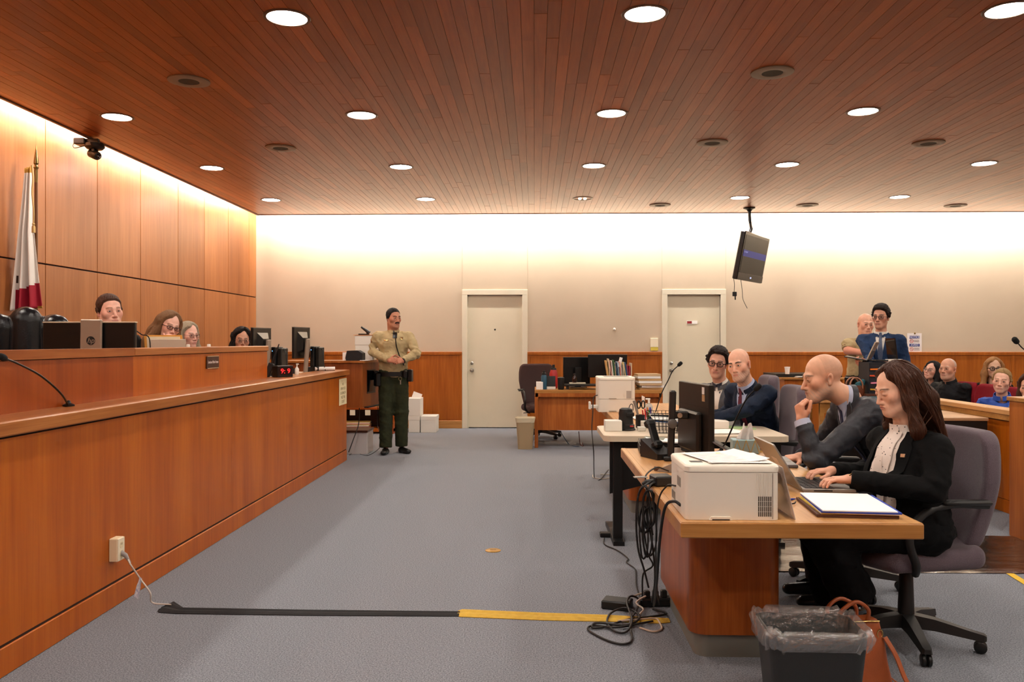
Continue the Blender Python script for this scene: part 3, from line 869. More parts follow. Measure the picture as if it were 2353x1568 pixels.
leather_chair('empty black leather chair behind the bench, cut by the photo edge', (-3.56, 5.70, .43), 38)
lap = empty('laptop', (-2.70, 6.0, 1.14), 0, 'silver laptop on the bench seen from behind its lid', 'laptop')
MB().box((0, .0, .15), (.272, .008, .235), rotm(-6), .003).build('lid', mat('lid_silver', 'B9AB98', .4, metal=.3), lap)
MB().b6(-.136, .136, .01, .21, .005, .022, .003).build('keyboard_base', mat('lid_silver', 'B9AB98', .4, metal=.3), lap)
fo = empty('file_folders', (-2.86, 6.36, 1.14), 0, 'orange and manila file folders standing on the bench beside the laptop', 'folders')
for i, (m, z, w, a) in enumerate((('E0A04A', .30, .36, 4), ('E8D8B8', .288, .33, -3), ('D9CDB4', .27, .30, 5), ('EDE6DA', .26, .3, -6))):
    MB().box((.03*i*.4, -.05-.02*i, z/2), (w*.8, .004, z), rotm(8, 0, a)).build('folder', mat('folder_%d' % i, m, .8), fo)
gooseneck('gooseneck_microphone', 'small gooseneck microphone beside the silver stand monitor', [Vector((P(344, 782, 5.86).x, 5.86, 1.14)), P(344, 782, 5.86), P(325, 769, 5.84), P(311, 759, 5.83)], .009, True, .025, .004)
mp0 = PZ(158, 934, 1.06)
gooseneck('gooseneck_microphone', 'black gooseneck microphone on the bench cap at the left photo edge', [mp0, P(140, 905, 3.98), P(95, 865, 3.8), P(45, 838, 3.62), P(12, 824, 3.5)], .015, True, .05, .005)
for i, (px, py, Y) in enumerate(((432, 793, 6.55), (480, 794, 6.9))):
    q = P(px, py, Y)
    b = empty('water_bottle', (q.x, q.y, 1.14), 0, ('white-capped bottle on the bench before the grey-haired woman', 'white-capped bottle on the bench right of the grey-haired woman')[i], 'bottle')
    MB().lathe((0, 0, 0), [(.03, 0), (.032, .01), (.032, .13), (.026, .165), (.013, .19), (.013, .2)], 20).build('body', mat('clear_pet', 'D8DEE0', .15, trans=.8), b, 40)
    MB().lathe((0, 0, .2), [(.0155, 0), (.0155, .02), (.013, .027), (0, .028)], 20).build('cap', M_WHITE, b, 40)
# clerk corner
screen_monitor('clerk_monitor', 'black monitor seen from behind at the clerk counter, beside the dark-haired woman', (-2.635, 7.9, 1.04), 85, .42, .31, .17, 'silver')
screen_monitor('clerk_monitor', 'black monitor seen from behind at the far end of the clerk counter', (-2.56, 9.0, 1.04), 82, .42, .34, .165, 'silver')
for i, (px, py, Y) in enumerate(((637, 815, 8.15), (724, 808, 9.3))):
    q = P(px, py, Y)
    b = empty('mini_computer', (q.x, q.y, 1.045), -8, ('small black upright computer behind the red digit clock', 'small black upright computer at the end of the clerk counter')[i], 'computer')
    MB().b6(-.022, .022, -.09, .09, .06, .29, .005).build('case', M_BLACKP, b)
    MB().b6(.026, .075, -.06, .09, .05, .28, .008).build('power_brick', mat('brown_black', '1f1a14', .5), b)
    MB().ball((-.008, -.0915, .25), (.004, .001, .004), 8, 6).build('led', mat('blue_led', '5FA8FF', .3, emit=4), b)
    MB().b6(-.05, .08, -.09, .1, 0, .06, .004).build('stand', M_BLACKP, b)
    MB().tube(smoothpath([(.07, .0, .27), (.11, -.03, .22), (.12, -.04, .1), (.15, -.05, .0)], 6), .005, 6).build('cable', M_BLACKP, b, 60)
q = P(600, 836, 7.55)
an = empty('handheld_radio', (-2.50, 7.72, 1.04), 0, 'black handheld radio with long antenna behind the clock', 'radio')
MB().box((0, 0, .075), (.055, .035, .15), rotm(0, 22), .008).build('body', M_BLACKP, an)
MB().tube([(.025, 0, .14), (.07, 0, .25), (.095, 0, .325)], [.011, .008, .005], 8).build('antenna', M_BLACKP, an, 60)
q = PZ(640, 868, 1.06)
ck = empty('digital_clock', (-2.335, 7.60, 1.06), 52, 'black digital desk clock with red digits on the bench cap', 'clock')
MB().b6(-.085, .085, -.045, .045, 0, .105, .004).build('case', mat('clock_case', '0C0A0A', .35), ck)
fcl = MB().b6(-.075, .075, -.0465, -.0445, .018, .092).build('face', mat('clock_face', '250506', .2), ck)
text('digits', '9: 9', .062, mat('red_digits', 'FF2A2A', .4, emit=3, ecol='FF1C1C'), fcl, (0, -.0468, .055), (90, 0, 0), .0003, xs=1.15)
q = P(684, 858, 8.05)
sn = empty('soap_dispenser', (-2.36, 8.15, 1.06), 0, 'small white pump bottle on the bench cap beside the clock', 'bottle')
MB().lathe((0, 0, 0), [(.018, 0), (.02, .006), (.02, .055), (.012, .07), (.007, .075), (.007, .1)], 16).build('body', M_WHITE, sn, 40)
MB().box((.006, -.004, .104), (.03, .014, .01), rotm(0, 0, 30), .003).build('pump', M_WHITE, sn)
ph = empty('desk_phone', (-2.55, 8.42, 1.04), 40, 'dark desk phone with handset on the clerk counter', 'telephone')
MB().prism([(-.09, 0), (.09, 0), (.09, .03), (-.09, .075)], -.08, .08, lambda u, v, w: (w, u, v)).build('body', M_RUBBER, ph)
MB().tube(smoothpath([(-.055, -.09, .065), (-.055, -.05, .1), (-.055, .05, .115), (-.055, .09, .09)], 5), [.02]*16, 8).build('handset', M_BLACKP, ph, 60)
carton('white_tray_box', 'low white box behind the clock on the clerk counter', -2.86, -2.66, 8.55, 8.8, 1.04, 1.13, lid=0)
pr = empty('paper_roll', (-2.36, 9.25, 1.082), 20, 'white paper roll at the end of the clerk counter', 'paper roll')
MB().cyl((-.11, 0, 0), (.11, 0, 0), .022).build('roll', M_PAPER, pr, 40)

# flag
fg = empty('flag', (-4.30, 7.02, .36), 0, 'furled white and red flag with gold fringe on a brass-tipped pole', 'flag')
MB().lathe((0, 0, 0), [(.14, 0), (.14, .02), (.06, .05), (.025, .09)], 24).build('base', mat('gold_base', 'A6803C', .35, metal=.8), fg, 40)
MB().cyl((0, 0, .05), (0, 0, 2.52), .014).build('pole', wood('pole_wood', '5a3418', '6e4422', '82562e', 'Z', 3), fg, 40)
MB().lathe((0, 0, 2.40), [(.014, 0), (.016, .10), (.014, .115), (.022, .13), (.013, .145), (.012, .155), (.021, .165), (.019, .19), (.006, .29), (.001, .33)], 20).build('finial', mat('aged_brass', '8A7448', .3, metal=1), fg, 40)
def fl_edge(t):
    # t 0 top .. 1 bottom ; px left/right and y
    L = [(0, 56, 388), (.25, 50, 470), (.55, 41, 570), (.8, 33, 660), (1, 28, 716)]
    Rr = [(0, 74, 383), (.2, 76, 470), (.45, 80, 535), (.7, 91, 622), (1, 105, 708)]
    def ip(T):
        for (a, x, y), (b, x2, y2) in zip(T[:-1], T[1:]):
            if t <= b: k = (t-a)/(b-a); return x+(x2-x)*k, y+(y2-y)*k
        return T[-1][1:]
    return ip(L), ip(Rr)
g = MB(); rows = []; NI, NJ = 60, 40
for i in range(NI+1):
    t = i/NI; (xl, yl), (xr, yr) = fl_edge(t); row = []
    a = P(xl, yl, 7.0); b = P(xr, yr, 7.0); w = (b-a).length
    for j in range(NJ+1):
        s = j/NJ; p = a.lerp(b, s)
        amp = .02+.055*t; ph = s*6.6*PI + t*1.3
        p = p + Vector((0, math.sin(ph)*amp*(.4+.6*math.sin(s*PI)) - .05*t, 0))
        row.append(p-Vector((-4.30, 7.02, .36)))
    rows.append(row)
g.sheet(rows, .003)
cl = g.build('cloth', [mat('flag_white', 'E9E2DA', .7, bump=.1, bscale=90), mat('flag_red', 'A3172E', .7), mat('flag_gold', 'C99A3C', .6, bump=.5, bscale=200), mat('flag_dark', '3A241C', .7)], fg, 180)
mi = []
for p in cl.data.polygons:
    c = p.center; px_, py_ = proj((c.x-4.30, c.y+7.02, c.z+.36))
    yb = 668-(px_-36)*.33; yg = 722-(px_-36)*.30
    k = 0
    if py_ > yb and px_ > 36: k = 1
    if py_ > yg and px_ > 45: k = 2
    if (px_-41)**2/20+(py_-645)**2/90 < 1: k = 3
    if py_ < 396: k = 2
    mi.append(k)
cl.data.polygons.foreach_set('material_index', mi)
cdp = smoothpath([P(73, 380, 6.93), P(76, 410, 6.92), P(74, 440, 6.92), P(77, 480, 6.92), P(77, 512, 6.92)], 8)
o0 = Vector((-4.30, 7.02, .36))
MB().tube([p-o0 for p in cdp], .007, 6).build('cord', mat('gold_cord', 'C8A768', .6), fg, 60)
MB().lathe(tuple(P(77, 512, 6.92)-o0), [(.006, 0), (.012, -.012), (.008, -.022), (.014, -.035), (.015, -.085), (0, -.086)], 12).build('tassel', mat('gold_cord', 'C8A768', .6), fg, 40)
# ceiling camera by the flag
q = P(206, 338, 7.85)
cc = empty('security_camera', (q.x+.0, q.y, ZC-.012), 0, 'small dark pan-tilt camera hanging from the ceiling edge at left', 'camera')
M_CAMB = mat('dark_bronze_plastic', '1E1712', .4)
MB().b6(-.13, -.02, -.06, .06, -.06, 0, .008).build('bracket', M_CAMB, cc)
MB().lathe((.05, 0, -.10), [(.05, .06), (.085, .05), (.09, .02), (.07, 0), (.03, -.005)], 24).build('dome_base', M_CAMB, cc, 40)
MB().b6(-.05, .09, -.02, .02, -.06, 0, .004).build('arm', M_CAMB, cc)
for s in (-1, 1): MB().box((.05, s*.036, -.13), (.03, .008, .075), None, .004).build('yoke', M_CAMB, cc)
h = MB().tube([(.005, .02, -.13), (.01, .01, -.135), (.09, -.03, -.17), (.1, -.035, -.175)], [.03, .042, .042, .036], 16).build('lens_body', M_CAMB, cc, 50)
MB().ball((.101, -.036, -.176), .02, 12, 8).build('lens', mat('lens_glass', '050507', .05, coat=1), h, 60)
MB().tube(smoothpath([(-.13, .02, -.02), (-.16, .0, -.05), (-.14, -.02, -.09), (-.08, -.02, -.08), (-.02, 0, -.06)], 6), .004, 6).build('cable', M_CAMB, cc, 60)

# witness stand beyond the bench, shelves and boxes
wsd = empty('witness_stand', (-2.32, 10.1, 0), 0, 'brown veneered witness stand with inset dark screen beside the standing officer', 'witness stand')
WS = W_BENCHD
pl = [(-.75, -.12), (.24, -.15), (.34, .36), (-.75, .36)]
MB().prism(pl, .585, 1.13).build('cabinet', wood('stand_veneer', '6E3413', '84421B', '965224', 'Z', 1.2), wsd)
MB().prism([(-.77, -.14), (.255, -.17), (.36, .38), (-.77, .38)], 1.13, 1.155).build('top', W_CAP, wsd)
MB().b6(-.7, -.35, -.05, .3, 0, .585).build('pedestal', W_BENCHD, wsd)
dv = Vector((.10, .51, 0)).normalized(); nn = Vector((dv.y, -dv.x, 0))
def wsf(u, v, w): 
    p = Vector((.24, -.15, 0))+dv*u+nn*w; return (p.x, p.y, v)
MB().prism([(.13, .75), (.40, .75), (.40, 1.04), (.13, 1.04)], -.01, .004, wsf).build('screen_frame', mat('screen_frame_dark', '20100a', .4), wsd)
MB().prism([(.14, .77), (.39, .77), (.39, 1.03), (.14, 1.03)], .003, .006, wsf).build('screen', mat('screen_gloss', '08090b', .1), wsd)
MB().prism([(.05, .582), (.50, .582), (.50, .596), (.05, .596)], .0, .05, wsf).build('keyboard_ledge', M_BLACKP, wsd)
fx = empty('fax_machine', (-2.19, 10.07, 1.156), -4, 'black fax machine on top of the witness stand', 'machine')
MB().prism([(-.10, 0), (.10, 0), (.10, .09), (.04, .125), (-.09, .12), (-.11, .03)], -.07, .07, lambda u, v, w: (u, w, v)).build('body', mat('charcoal_plastic', '17181b', .45), fx)
MB().b6(-.15, -.10, -.05, .05, .0, .1).build('paper_pack', M_PAPER, fx)
MB().b6(.08, .17, -.1, .05, .0, .006).build('paper', M_PAPER, fx)
q = P(845, 815, 11.0)
bx = carton('archive_box', 'tall white box with orange folder on top behind the standing officer', -2.23, -2.01, 10.22, 10.46, 1.156, 1.465, lid=.12)
MB().b6(-.13, .11, -.13, .11, .31, .315).build('orange_folder', mat('orange_folder', 'E08A44', .7), bx)
rd = empty('handheld_radio', (-2.11, 10.34, 1.472), 0, 'black radio lying on the white box behind the officer', 'radio')
MB().tube([(-.07, 0, .1), (.0, 0, .05), (.03, 0, .02)], [.012, .02, .03], 8).build('body', M_BLACKP, rd, 40)
MB().b6(-.1, .03, -.03, .03, 0, .015, .003).build('cradle', M_BLACKP, rd)
lsh = empty('low_bookcase', (0, 0, 0), 0, 'low dark brown bookcase with white label tags by the back wall', 'bookcase')
x0, x1, yy0, yy1 = -2.95, -2.12, 12.35, 12.75
MB().b6(x0, x1, yy0, yy1, .365, .39).build('top', W_BENCHD, lsh)
MB().b6(x0, x1, yy0+.02, yy1, .03, .075).build('bottom', W_BENCH, lsh)
MB().b6(x0, x1, yy1-.02, yy1, .07, .37).build('back', W_DARK, lsh)
for a in (x0, x1-.02): MB().b6(a, a+.02, yy0, yy1, 0, .37).build('side', W_BENCHD, lsh)
for px in (810, 845, 879):
    q = P(px, 945, yy0-.004); MB().b6(q.x-.04, q.x+.04, yy0-.004, yy0-.001, .28, .36).build('label_tag', mat('tag_white', 'EDE3C8', .7), lsh)
stack('paper_pile', 'pile of pink and yellow papers in the low bookcase', (-2.72, 12.55, .075), .42, .28, 9, .011, 8, [mat('pap_y', 'E0C070', .8), mat('pap_t', 'C8A880', .8), mat('pap_p', 'E09A80', .8), M_PAPER])
stack('paper_pile', 'loose coloured papers on top of the low bookcase', (-2.40, 12.55, .39), .36, .26, 8, .012, -12, [mat('pap_p', 'E09A80', .8), mat('pap_y', 'E0C070', .8), mat('pap_r', 'D0604A', .8), M_PAPER])
carton('computer_tower', 'grey-white box with brown lid on the floor beyond the bench', -2.40, -2.06, 10.12, 10.5, 0, .27, mat('grey_white_plastic', 'BDB6B4', .6), lid=.0)
MB().b6(-.19, .18, -.21, .2, .271, .295).build('lid', W_DARK, bpy.data.objects['computer_tower'])
c1 = MB().tube(smoothpath([P(826, 936, 10.3), P(824, 975, 10.0), P(812, 1010, 9.9), P(801, 1040, 9.85)], 6), .006, 6).build('hanging_cable', M_BLACKP)
tag(c1, 'thick black cable hanging from the witness stand to the floor', 'cable')
w2 = MB().tube(smoothpath([P(868, 925, 10.6), P(868, 980, 10.6), P(879, 1010, 10.3), P(872, 1030, 10.1), Vector(PZ(845, 1047, .006)), Vector(PZ(815, 1041, .006)), Vector(PZ(803, 1046, .006))], 8), .004, 6).build('floor_cable', M_BLACKP, None, 60)
tag(w2, 'thin black cable looping on the floor beside the officer', 'cable')
carton('archive_box', 'white archive box on the floor right of the officer, open top box above it', -1.92, -1.75, 12.55, 12.9, 0, .25)
carton('archive_box', 'upper white box of the stack behind the officer, papers sticking out', -1.95, -1.74, 12.55, 12.88, .251, .52, lid=0)
MB().box((.02, 0, .27), (.14, .01, .16), rotm(0, 20, 0)).build('papers', M_PAPER, bpy.data.objects['archive_box.002'])
carton('archive_box', 'single white archive box standing nearest the cream door', -1.735, -1.50, 12.55, 12.9, 0, .25)
# ---------------------------------------------------------------- back wall: television, plates, desk
tb = PZ(1722, 478, ZC-.001)
tv = empty('ceiling_television', (tb.x, tb.y, ZC-.002), 0, 'black flat television tilted down from a ceiling pole, blue band on screen', 'television')
q = P(1727, 593, 11.85); C0 = q-Vector((tb.x, tb.y, ZC-.002))
Wt, Ht, Tt = 1.06, .67, .075
RM = Matrix.Rotation(R(57), 3, 'Z') @ Matrix.Rotation(R(11), 3, 'X')
def TVb(x0, x1, y0, y1, z0, z1, bev=0):
    m = MB().b6(x0, x1, y0, y1, z0, z1, bev); m.v = [tuple(RM @ Vector(v) + C0) for v in m.v]; return m
M_TVF = mat('tv_bezel', '0B0A0A', .25)
TVb(-Wt/2, Wt/2, -Tt/2, Tt/2, -Ht/2, Ht/2, .012).build('case', M_TVF, tv)
TVb(-Wt/2+.006, Wt/2-.006, -Tt/2-.004, -Tt/2+.002, -Ht/2+.006, -Ht/2+.10).build('speaker_bar', mat('tv_bar', '1E1A17', .35), tv)
sc_ = TVb(-Wt/2+.045, Wt/2-.045, -Tt/2-.003, -Tt/2+.002, -Ht/2+.105, Ht/2-.045).build('screen', mat('tv_screen', '0c0b0a', .35, spec=.25, emit=.03, ecol='6a5b4c'), tv)
TVb(-Wt/2+.045, Wt/2-.045, -Tt/2-.0045, -Tt/2-.003, -.005, .085).build('blue_band', mat('tv_blue', '1C2A7C', .4, spec=.2, emit=.16, ecol='4050c0'), sc_)
TVb(-.03, .02, -Tt/2-.006, -Tt/2-.004, -Ht/2+.04, -Ht/2+.062).build('badge', mat('tv_badge', 'B8C8FF', .3, emit=.8), tv)
t_ = text('screen_text', 'no signal', .04, mat('tv_text', '8E9BE0', .4, emit=.4), sc_, C0+RM @ Vector((-Wt/2+.15, -Tt/2-.005, .06)), (0, 0, 0), .0003)
t_.rotation_euler = (RM @ rotm(90)).to_euler()
MB().lathe((0, 0, 0), [(.085, 0), (.085, -.012), (.04, -.03), (.03, -.05)], 24).build('ceiling_plate', M_BLACKM, tv, 40)
e = C0 + RM @ Vector((-.22, .02, Ht/2-.03))
MB().tube([(0, 0, -.02), (.005, 0, -.17), (.012, -.01, -.24), e+Vector((.03, 0, .08)), e], .022, 12).build('pole', M_BLACKM, tv, 60)
e1 = C0 + RM @ Vector((-Wt/2+.06, .03, -Ht/2)); e2 = C0 + RM @ Vector((-Wt/2+.35, .03, -Ht/2))
MB().tube(smoothpath([e1, e1+Vector((.01, 0, -.08)), e1+Vector((.005, 0, -.2))], 6), .004, 6).build('cable', M_BLACKP, tv, 60)
MB().box(e1+Vector((.012, 0, -.21)), (.055, .03, .06), None, .004).build('power_brick', M_BLACKP, tv)
MB().cyl(e1+Vector((.02, 0, -.24)), e1+Vector((.022, 0, -.29)), .009).build('plug', M_BLACKP, tv)
MB().tube(smoothpath([e2, e2+Vector((.02, 0, -.15)), e2+Vector((.03, 0, -.27)), e2+Vector((.09, 0, -.4))], 6), .004, 6).build('loose_cable', M_BLACKP, tv, 60)
q = P(1503, 791, YB)
sp = empty('wall_plate', (q.x, YB, q.z), 0, 'cream electrical plate with yellow note beside the right-hand door', 'wall plate')
MB().b6(-.06, .06, -.02, 0, -.05, .095, .004).build('plate', mat('cream_plate', 'EBDDC0', .4), sp)
MB().b6(-.055, .06, -.022, -.002, -.105, -.052, .0).build('yellow_note', mat('yellow_note', 'D8C04C', .7), sp)
q = P(1412, 757, YB)
ws = empty('wall_stop', (q.x, YB, q.z), 0, 'tiny white round stop on the bare wall between the doors', 'door stop')
MB().lathe((0, 0, 0), [(.022, 0), (.02, .015), (.01, .03), (0, .032)], 14, rotm(90)).build('disc', M_WHITE, ws, 40)
q = P(2101, 788, YB)
ns = empty('notice_sign', (q.x, YB-.002, q.z), 0, 'white laminated sign reading NOTICE and AVISO on the back wall', 'sign')
MB().b6(-.112, .112, -.004, 0, -.15, .15).build('sheet', mat('laminated_sheet', 'E4DAD6', .25), ns)
MB().lathe((.005, -.002, .148), [(.014, 0), (.012, .01), (0, .012)], 12, rotm(90)).build('pin', mat('brass_pin', '8a6a2c', .4, metal=.7), ns)
M_SB = mat('sign_blue', '2E3A78', .5); M_SW = mat('sign_white_ink', 'E8E4F0', .6); M_SR = mat('sign_red_ink', 'B03A34', .6); M_SG = mat('sign_grey_ink', '8a7a78', .7)
for i, (t, z) in enumerate((('NOTICE', .088), ('AVISO', -.038))):
    MB().b6(-.08, .08, -.0055, -.0038, z-.021, z+.021).build('heading_band', M_SB, ns)
    text('heading', t, .044, M_SW, ns, (0, -.0058, z), (90, 0, 0), .0003)
    zz = z-.062
    MB().tube([(-.046+.026*math.cos(a), -.005, zz+.026*math.sin(a)) for a in [2*PI*k/24 for k in range(25)]], .0032, 5).build('red_ring', M_SR, ns, 60)
    MB().tube([(-.064, -.005, zz+.018), (-.028, -.005, zz-.018)], .003, 5).build('red_bar', M_SR, ns)
    for k, (a, b) in enumerate(((-.01, .075), (-.008, .07), (-.01, .078))):
        MB().b6(a, b, -.0052, -.004, zz+.012-.014*k, zz+.018-.014*k).build('text_line', M_SG, ns)

# officer's desk in front of the doors
bd = empty('office_desk', (0, 10.8, 0), 0, 'orange-brown wooden desk with modesty panel before the back doors', 'desk')
MB().b6(0, 1.66, 0, .8, .712, .755, .004).build('top', W_OAKX, bd)
MB().b6(.01, 1.65, .0, .03, .665, .713).build('apron', W_DESK, bd)
for a in (0, 1.62): MB().b6(a, a+.045, 0, .8, 0, .713).build('side_panel', W_DESK, bd)
MB().b6(.045, 1.62, .06, .08, .225, .67).build('modesty_panel', W_DESK, bd)
def can(name, label, p, prof, m, cap, capm, cat='bottle'):
    o = empty(name, p, 0, label, cat)
    MB().lathe((0, 0, 0), prof, 20).build('body', m, o, 40); MB().lathe((0, 0, 0), cap, 20).build('cap', capm, o, 40); return o
zt = .755
q = P(1250, 893, 10.95); can('water_bottle', 'tall teal blue water bottle with black lid on the desk', (q.x, 10.95, zt), [(.036, 0), (.038, .01), (.038, .17), (.03, .19)], mat('teal_steel', '2C5468', .4), [(.03, .188), (.03, .215), (.018, .222), (.016, .25), (0, .252)], M_BLACKP)
q = P(1272, 890, 11.2); can('water_bottle', 'red bottle with black handle lid on the desk', (q.x, 11.2, zt), [(.05, 0), (.055, .02), (.055, .2), (.04, .25)], mat('red_steel', 'B02A2A', .35), [(.04, .248), (.036, .275), (.018, .28), (.018, .32), (0, .322)], M_BLACKP)
q = P(1289, 893, 10.92); can('travel_mug', 'black travel mug on the desk', (q.x, 10.92, zt), [(.036, 0), (.042, .02), (.043, .13), (.043, .14)], M_BLACKP, [(.045, .138), (.045, .155), (.03, .165), (0, .166)], M_RUBBER, 'mug')
q = P(1262, 885, 11.0)
cf = empty('tablet_display', (q.x+.02, 10.99, zt), 0, 'small black screen on a white base between the bottles', 'screen')
MB().box((0, 0, .105), (.125, .012, .14), rotm(-8), .003).build('panel', M_BLACKP, cf); MB().b6(-.06, .065, -.04, .03, 0, .035, .004).build('base', M_WHITE, cf)
tcb = carton('tissue_pack', 'crumpled white tissue pack at the desk corner', .02, .11, 10.9, 11.02, zt, zt+.1, M_PAPER, 'tissues', lid=0)
def desk_mon(label, px0, px1, py0, py1, Y, rz, stand=True):
    a, b = P(px0, py0, Y), P(px1, py1, Y); w = (b.x-a.x)/math.cos(R(rz)); h = a.z-b.z; c = (a+b)/2
    return screen_monitor('desk_monitor', label, (c.x, Y, zt), rz, w, h, b.z-zt, 'black', boss=False)
desk_mon('wide black monitor on the officer desk seen from behind', 1351, 1441, 815, 868, 11.25, 0)
desk_mon('black monitor turned aside, left one on the officer desk', 1294, 1356, 821, 885, 11.45, 14)
kt = empty('keyboard_tray', (.62, 11.08, zt), 0, 'black keyboard riser with clutter on the officer desk', 'riser')
MB().b6(-.23, .3, -.18, .12, .045, .065, .004).build('platform', M_BLACKP, kt)
for a in (-.2, .24): MB().b6(a, a+.03, -.15, .1, 0, .045).build('foot', M_BLACKP, kt)
MB().box((-.05, -.06, .078), (.22, .12, .018), None, .004).build('keyboard', mat('pale_keys', 'C8BFA8', .6), kt)
q = P(1319, 876, 11.15); can('sauce_bottle', 'small dark glass bottle on the keyboard riser', (q.x, 11.0, zt+.088), [(.03, 0), (.034, .01), (.034, .06), (.013, .09), (.013, .1)], mat('brown_glass', '2a1712', .1), [(.016, .1), (.016, .12), (0, .121)], M_BLACKP)
rk = empty('folder_rack', (P(1422, 865, 11.0).x, 11.0, zt), 0, 'row of coloured file folders standing in a rack behind the white printer', 'folders')
MB().b6(-.2, .2, -.13, .13, 0, .09, .004).build('riser', M_BLACKP, rk)
fc = ['D8B070', 'D8C0A0', 'E0A090', 'E8E0D0', '4C6E4A', 'C8B48A', '37506E', 'A8BCCB', 'D88A7A', 'EDE6DA', 'BDB49C', 'D6C08E', '44668E', '8E3A50', 'C03A48', 'D8C0A0']
for i, c in enumerate(fc):
    h = .30-.07*(i/15)+random.uniform(-.015, .03)
    MB().box((-.155+.0205*i, random.uniform(-.02, .02), .09+h/2), (.012, .22, h), rotm(0, -9+random.uniform(-5, 5)+i*.4, 0)).build('folder', mat('rackfold_%d' % i, c, .75), rk)
MB().box((.01, -.05, .36), (.03, .1, .13), rotm(0, 14, 0)).build('rolled_paper', M_PAPER, rk)
stack('letter_tray', 'stacked letter trays full of paper at the right end of the desk', (1.50, 11.0, zt), .3, .3, 7, .03, 5, [mat('tray_wood', 'C09A68', .6), M_PAPER, mat('pap_t', 'C8A880', .8), M_PAPER], jitter=.03)
# waste bin beside the desk
wb_ = empty('waste_bin', (P(1207, 1000, 10.75).x, 10.72, 0), 0, 'beige plastic waste bin with liner beside the wooden desk', 'waste bin')
def bin_body(w0, d0, w1, d1, h, z=0): return [[Vector((u, v, z)) for u, v in rrect(w0, d0, .035)], [Vector((u, v, z+h)) for u, v in rrect(w1, d1, .045)]]
M_BEIGE = mat('beige_plastic', '9C8666', .5)
MB().loft([*bin_body(.185, .16, .235, .2, .36), [Vector((u, v, .36)) for u, v in rrect(.225, .19, .04)], [Vector((u, v, .03)) for u, v in rrect(.175, .15, .03)]]).build('body', M_BEIGE, wb_, 40)
MB().loft([[Vector((u, v, .345)) for u, v in rrect(.24, .205, .045)], [Vector((u, v, .405)) for u, v in rrect(.262, .228, .05)], [Vector((u, v, .408)) for u, v in rrect(.25, .215, .045)], [Vector((u, v, .35)) for u, v in rrect(.225, .19, .045)]], cap=False).build('liner', mat('liner_cream', 'CDBFA0', .5), wb_, 40)
office_chair('office_chair', 'brown fabric office chair behind the wooden desk', (P(1243, 900, 11.9).x, 11.95, 0), 15, M_CHAIRB, top=1.06, wide=.50)
for i, (pts, c, l) in enumerate((([(1288, 992, 11.3), (1306, 1028, 11.2), (1320, 1032, 10.95), (1330, 1030, 10.9)], '35506E', 'blue network cable under the desk'), ([(1330, 992, 11.2), (1333, 1020, 11.1), (1340, 1028, 10.95), (1338, 1018, 10.9)], '5a2a20', 'dark red cable coil under the desk'))):
    pp = [P(*t) for t in pts]; pp = [Vector((p.x, p.y, max(p.z, .006))) for p in pp]
    tag(MB().tube(smoothpath(pp, 6), .005, 6).build('desk_cable', mat('deskcable_%d' % i, c, .6), None, 60), l, 'cable')
# ---------------------------------------------------------------- counsel tables
def counsel_table(name, label, x0, x1, y0, y1, ped):
    o = empty(name, (x0, y0, 0), 0, label, 'table'); w, d = x1-x0, y1-y0
    MB().b6(.0, w, 0, d, .684, .74, .004).build('top_edge', W_OAKX, o)
    MB().b6(.028, w-.028, .028, d-.028, .7395, .7412).build('top_panel', W_OAK, o)
    MB().b6(.003, .0268, .003, d-.003, .7395, .7409).build('lipping', W_OAK, o); MB().b6(w-.0268, w-.003, .003, d-.003, .7395, .7409).build('lipping', W_OAK, o)
    MB().b6(.0268, w-.0268, .003, .0268, .7395, .7409).build('lipping', W_OAK, o)
    for a, b, c, e in ped:
        pw, pd = b-a, e-c; cx, cy = (a+b)/2, (c+e)/2
        MB().loft([[Vector((cx+u, cy+v, z)) for u, v in rrect(pw, pd, .075, 8)] for z in (.105, .684)]).build('pedestal', W_PED, o, 40)
        MB().loft([[Vector((cx+u, cy+v, z)) for u, v in rrect(pw-.05, pd-.05, .06, 8)] for z in (0, .106)]).build('kick_base', mat('grey_kick', '7c7a72', .5, metal=.2), o, 40)
    return o
W_PED = wood('pedestal_veneer', '7E3C10', '944A17', 'A65A22', 'Z', 2.2, .36)
T1 = counsel_table('counsel_table', 'oak-topped counsel table nearest the camera, white printer on its end', .524, 1.386, 2.98, 5.05, [(.16, .56, .66, 1.6)])
T2 = counsel_table('counsel_table', 'oak-topped counsel table beyond the pale table, with tall white printer', .66, 1.46, 6.33, 8.75, [(.1, .5, .35, 1.2)])
M_CREAM = mat('cream_laminate', 'D6C4AC', .4); M_BLKT = mat('black_steel', '121212', .4)
t3 = empty('folding_desk', (.47, 5.6, 0), 0, 'cream laminate work table on black legs between the oak tables', 'table')
f = rrect(1.25, .7, .06, 6)
MB().prism([(u+.625, v+.35) for u, v in f], .712, .75).build('top', mat('cream_edge', 'CDBDA4', .4), t3)
MB().prism([(u*.985+.625, v*.975+.35) for u, v in f], .7495, .7512).build('surface', M_CREAM, t3)
MB().prism([(.05, .335), (.05, .71), (.30, .71), (.30, .40)], .14, .165, lambda u, v, w: (u, w, v)).build('side_panel', M_BLKT, t3)
for x in (.07, 1.15):
    lg = MB().b6(x, x+.065, .10, .16, .03, .71, .004).build('leg', M_BLKT, t3)
    MB().prism([(-.02, 0), (.62, 0), (.62, .03), (.3, .055), (-.02, .03)], x-.005, x+.07, lambda u, v, w: (w, .05+u, v)).build('foot', M_BLKT, lg)
MB().b6(.1, 1.18, .33, .36, .45, .71).build('beam', M_BLKT, t3)

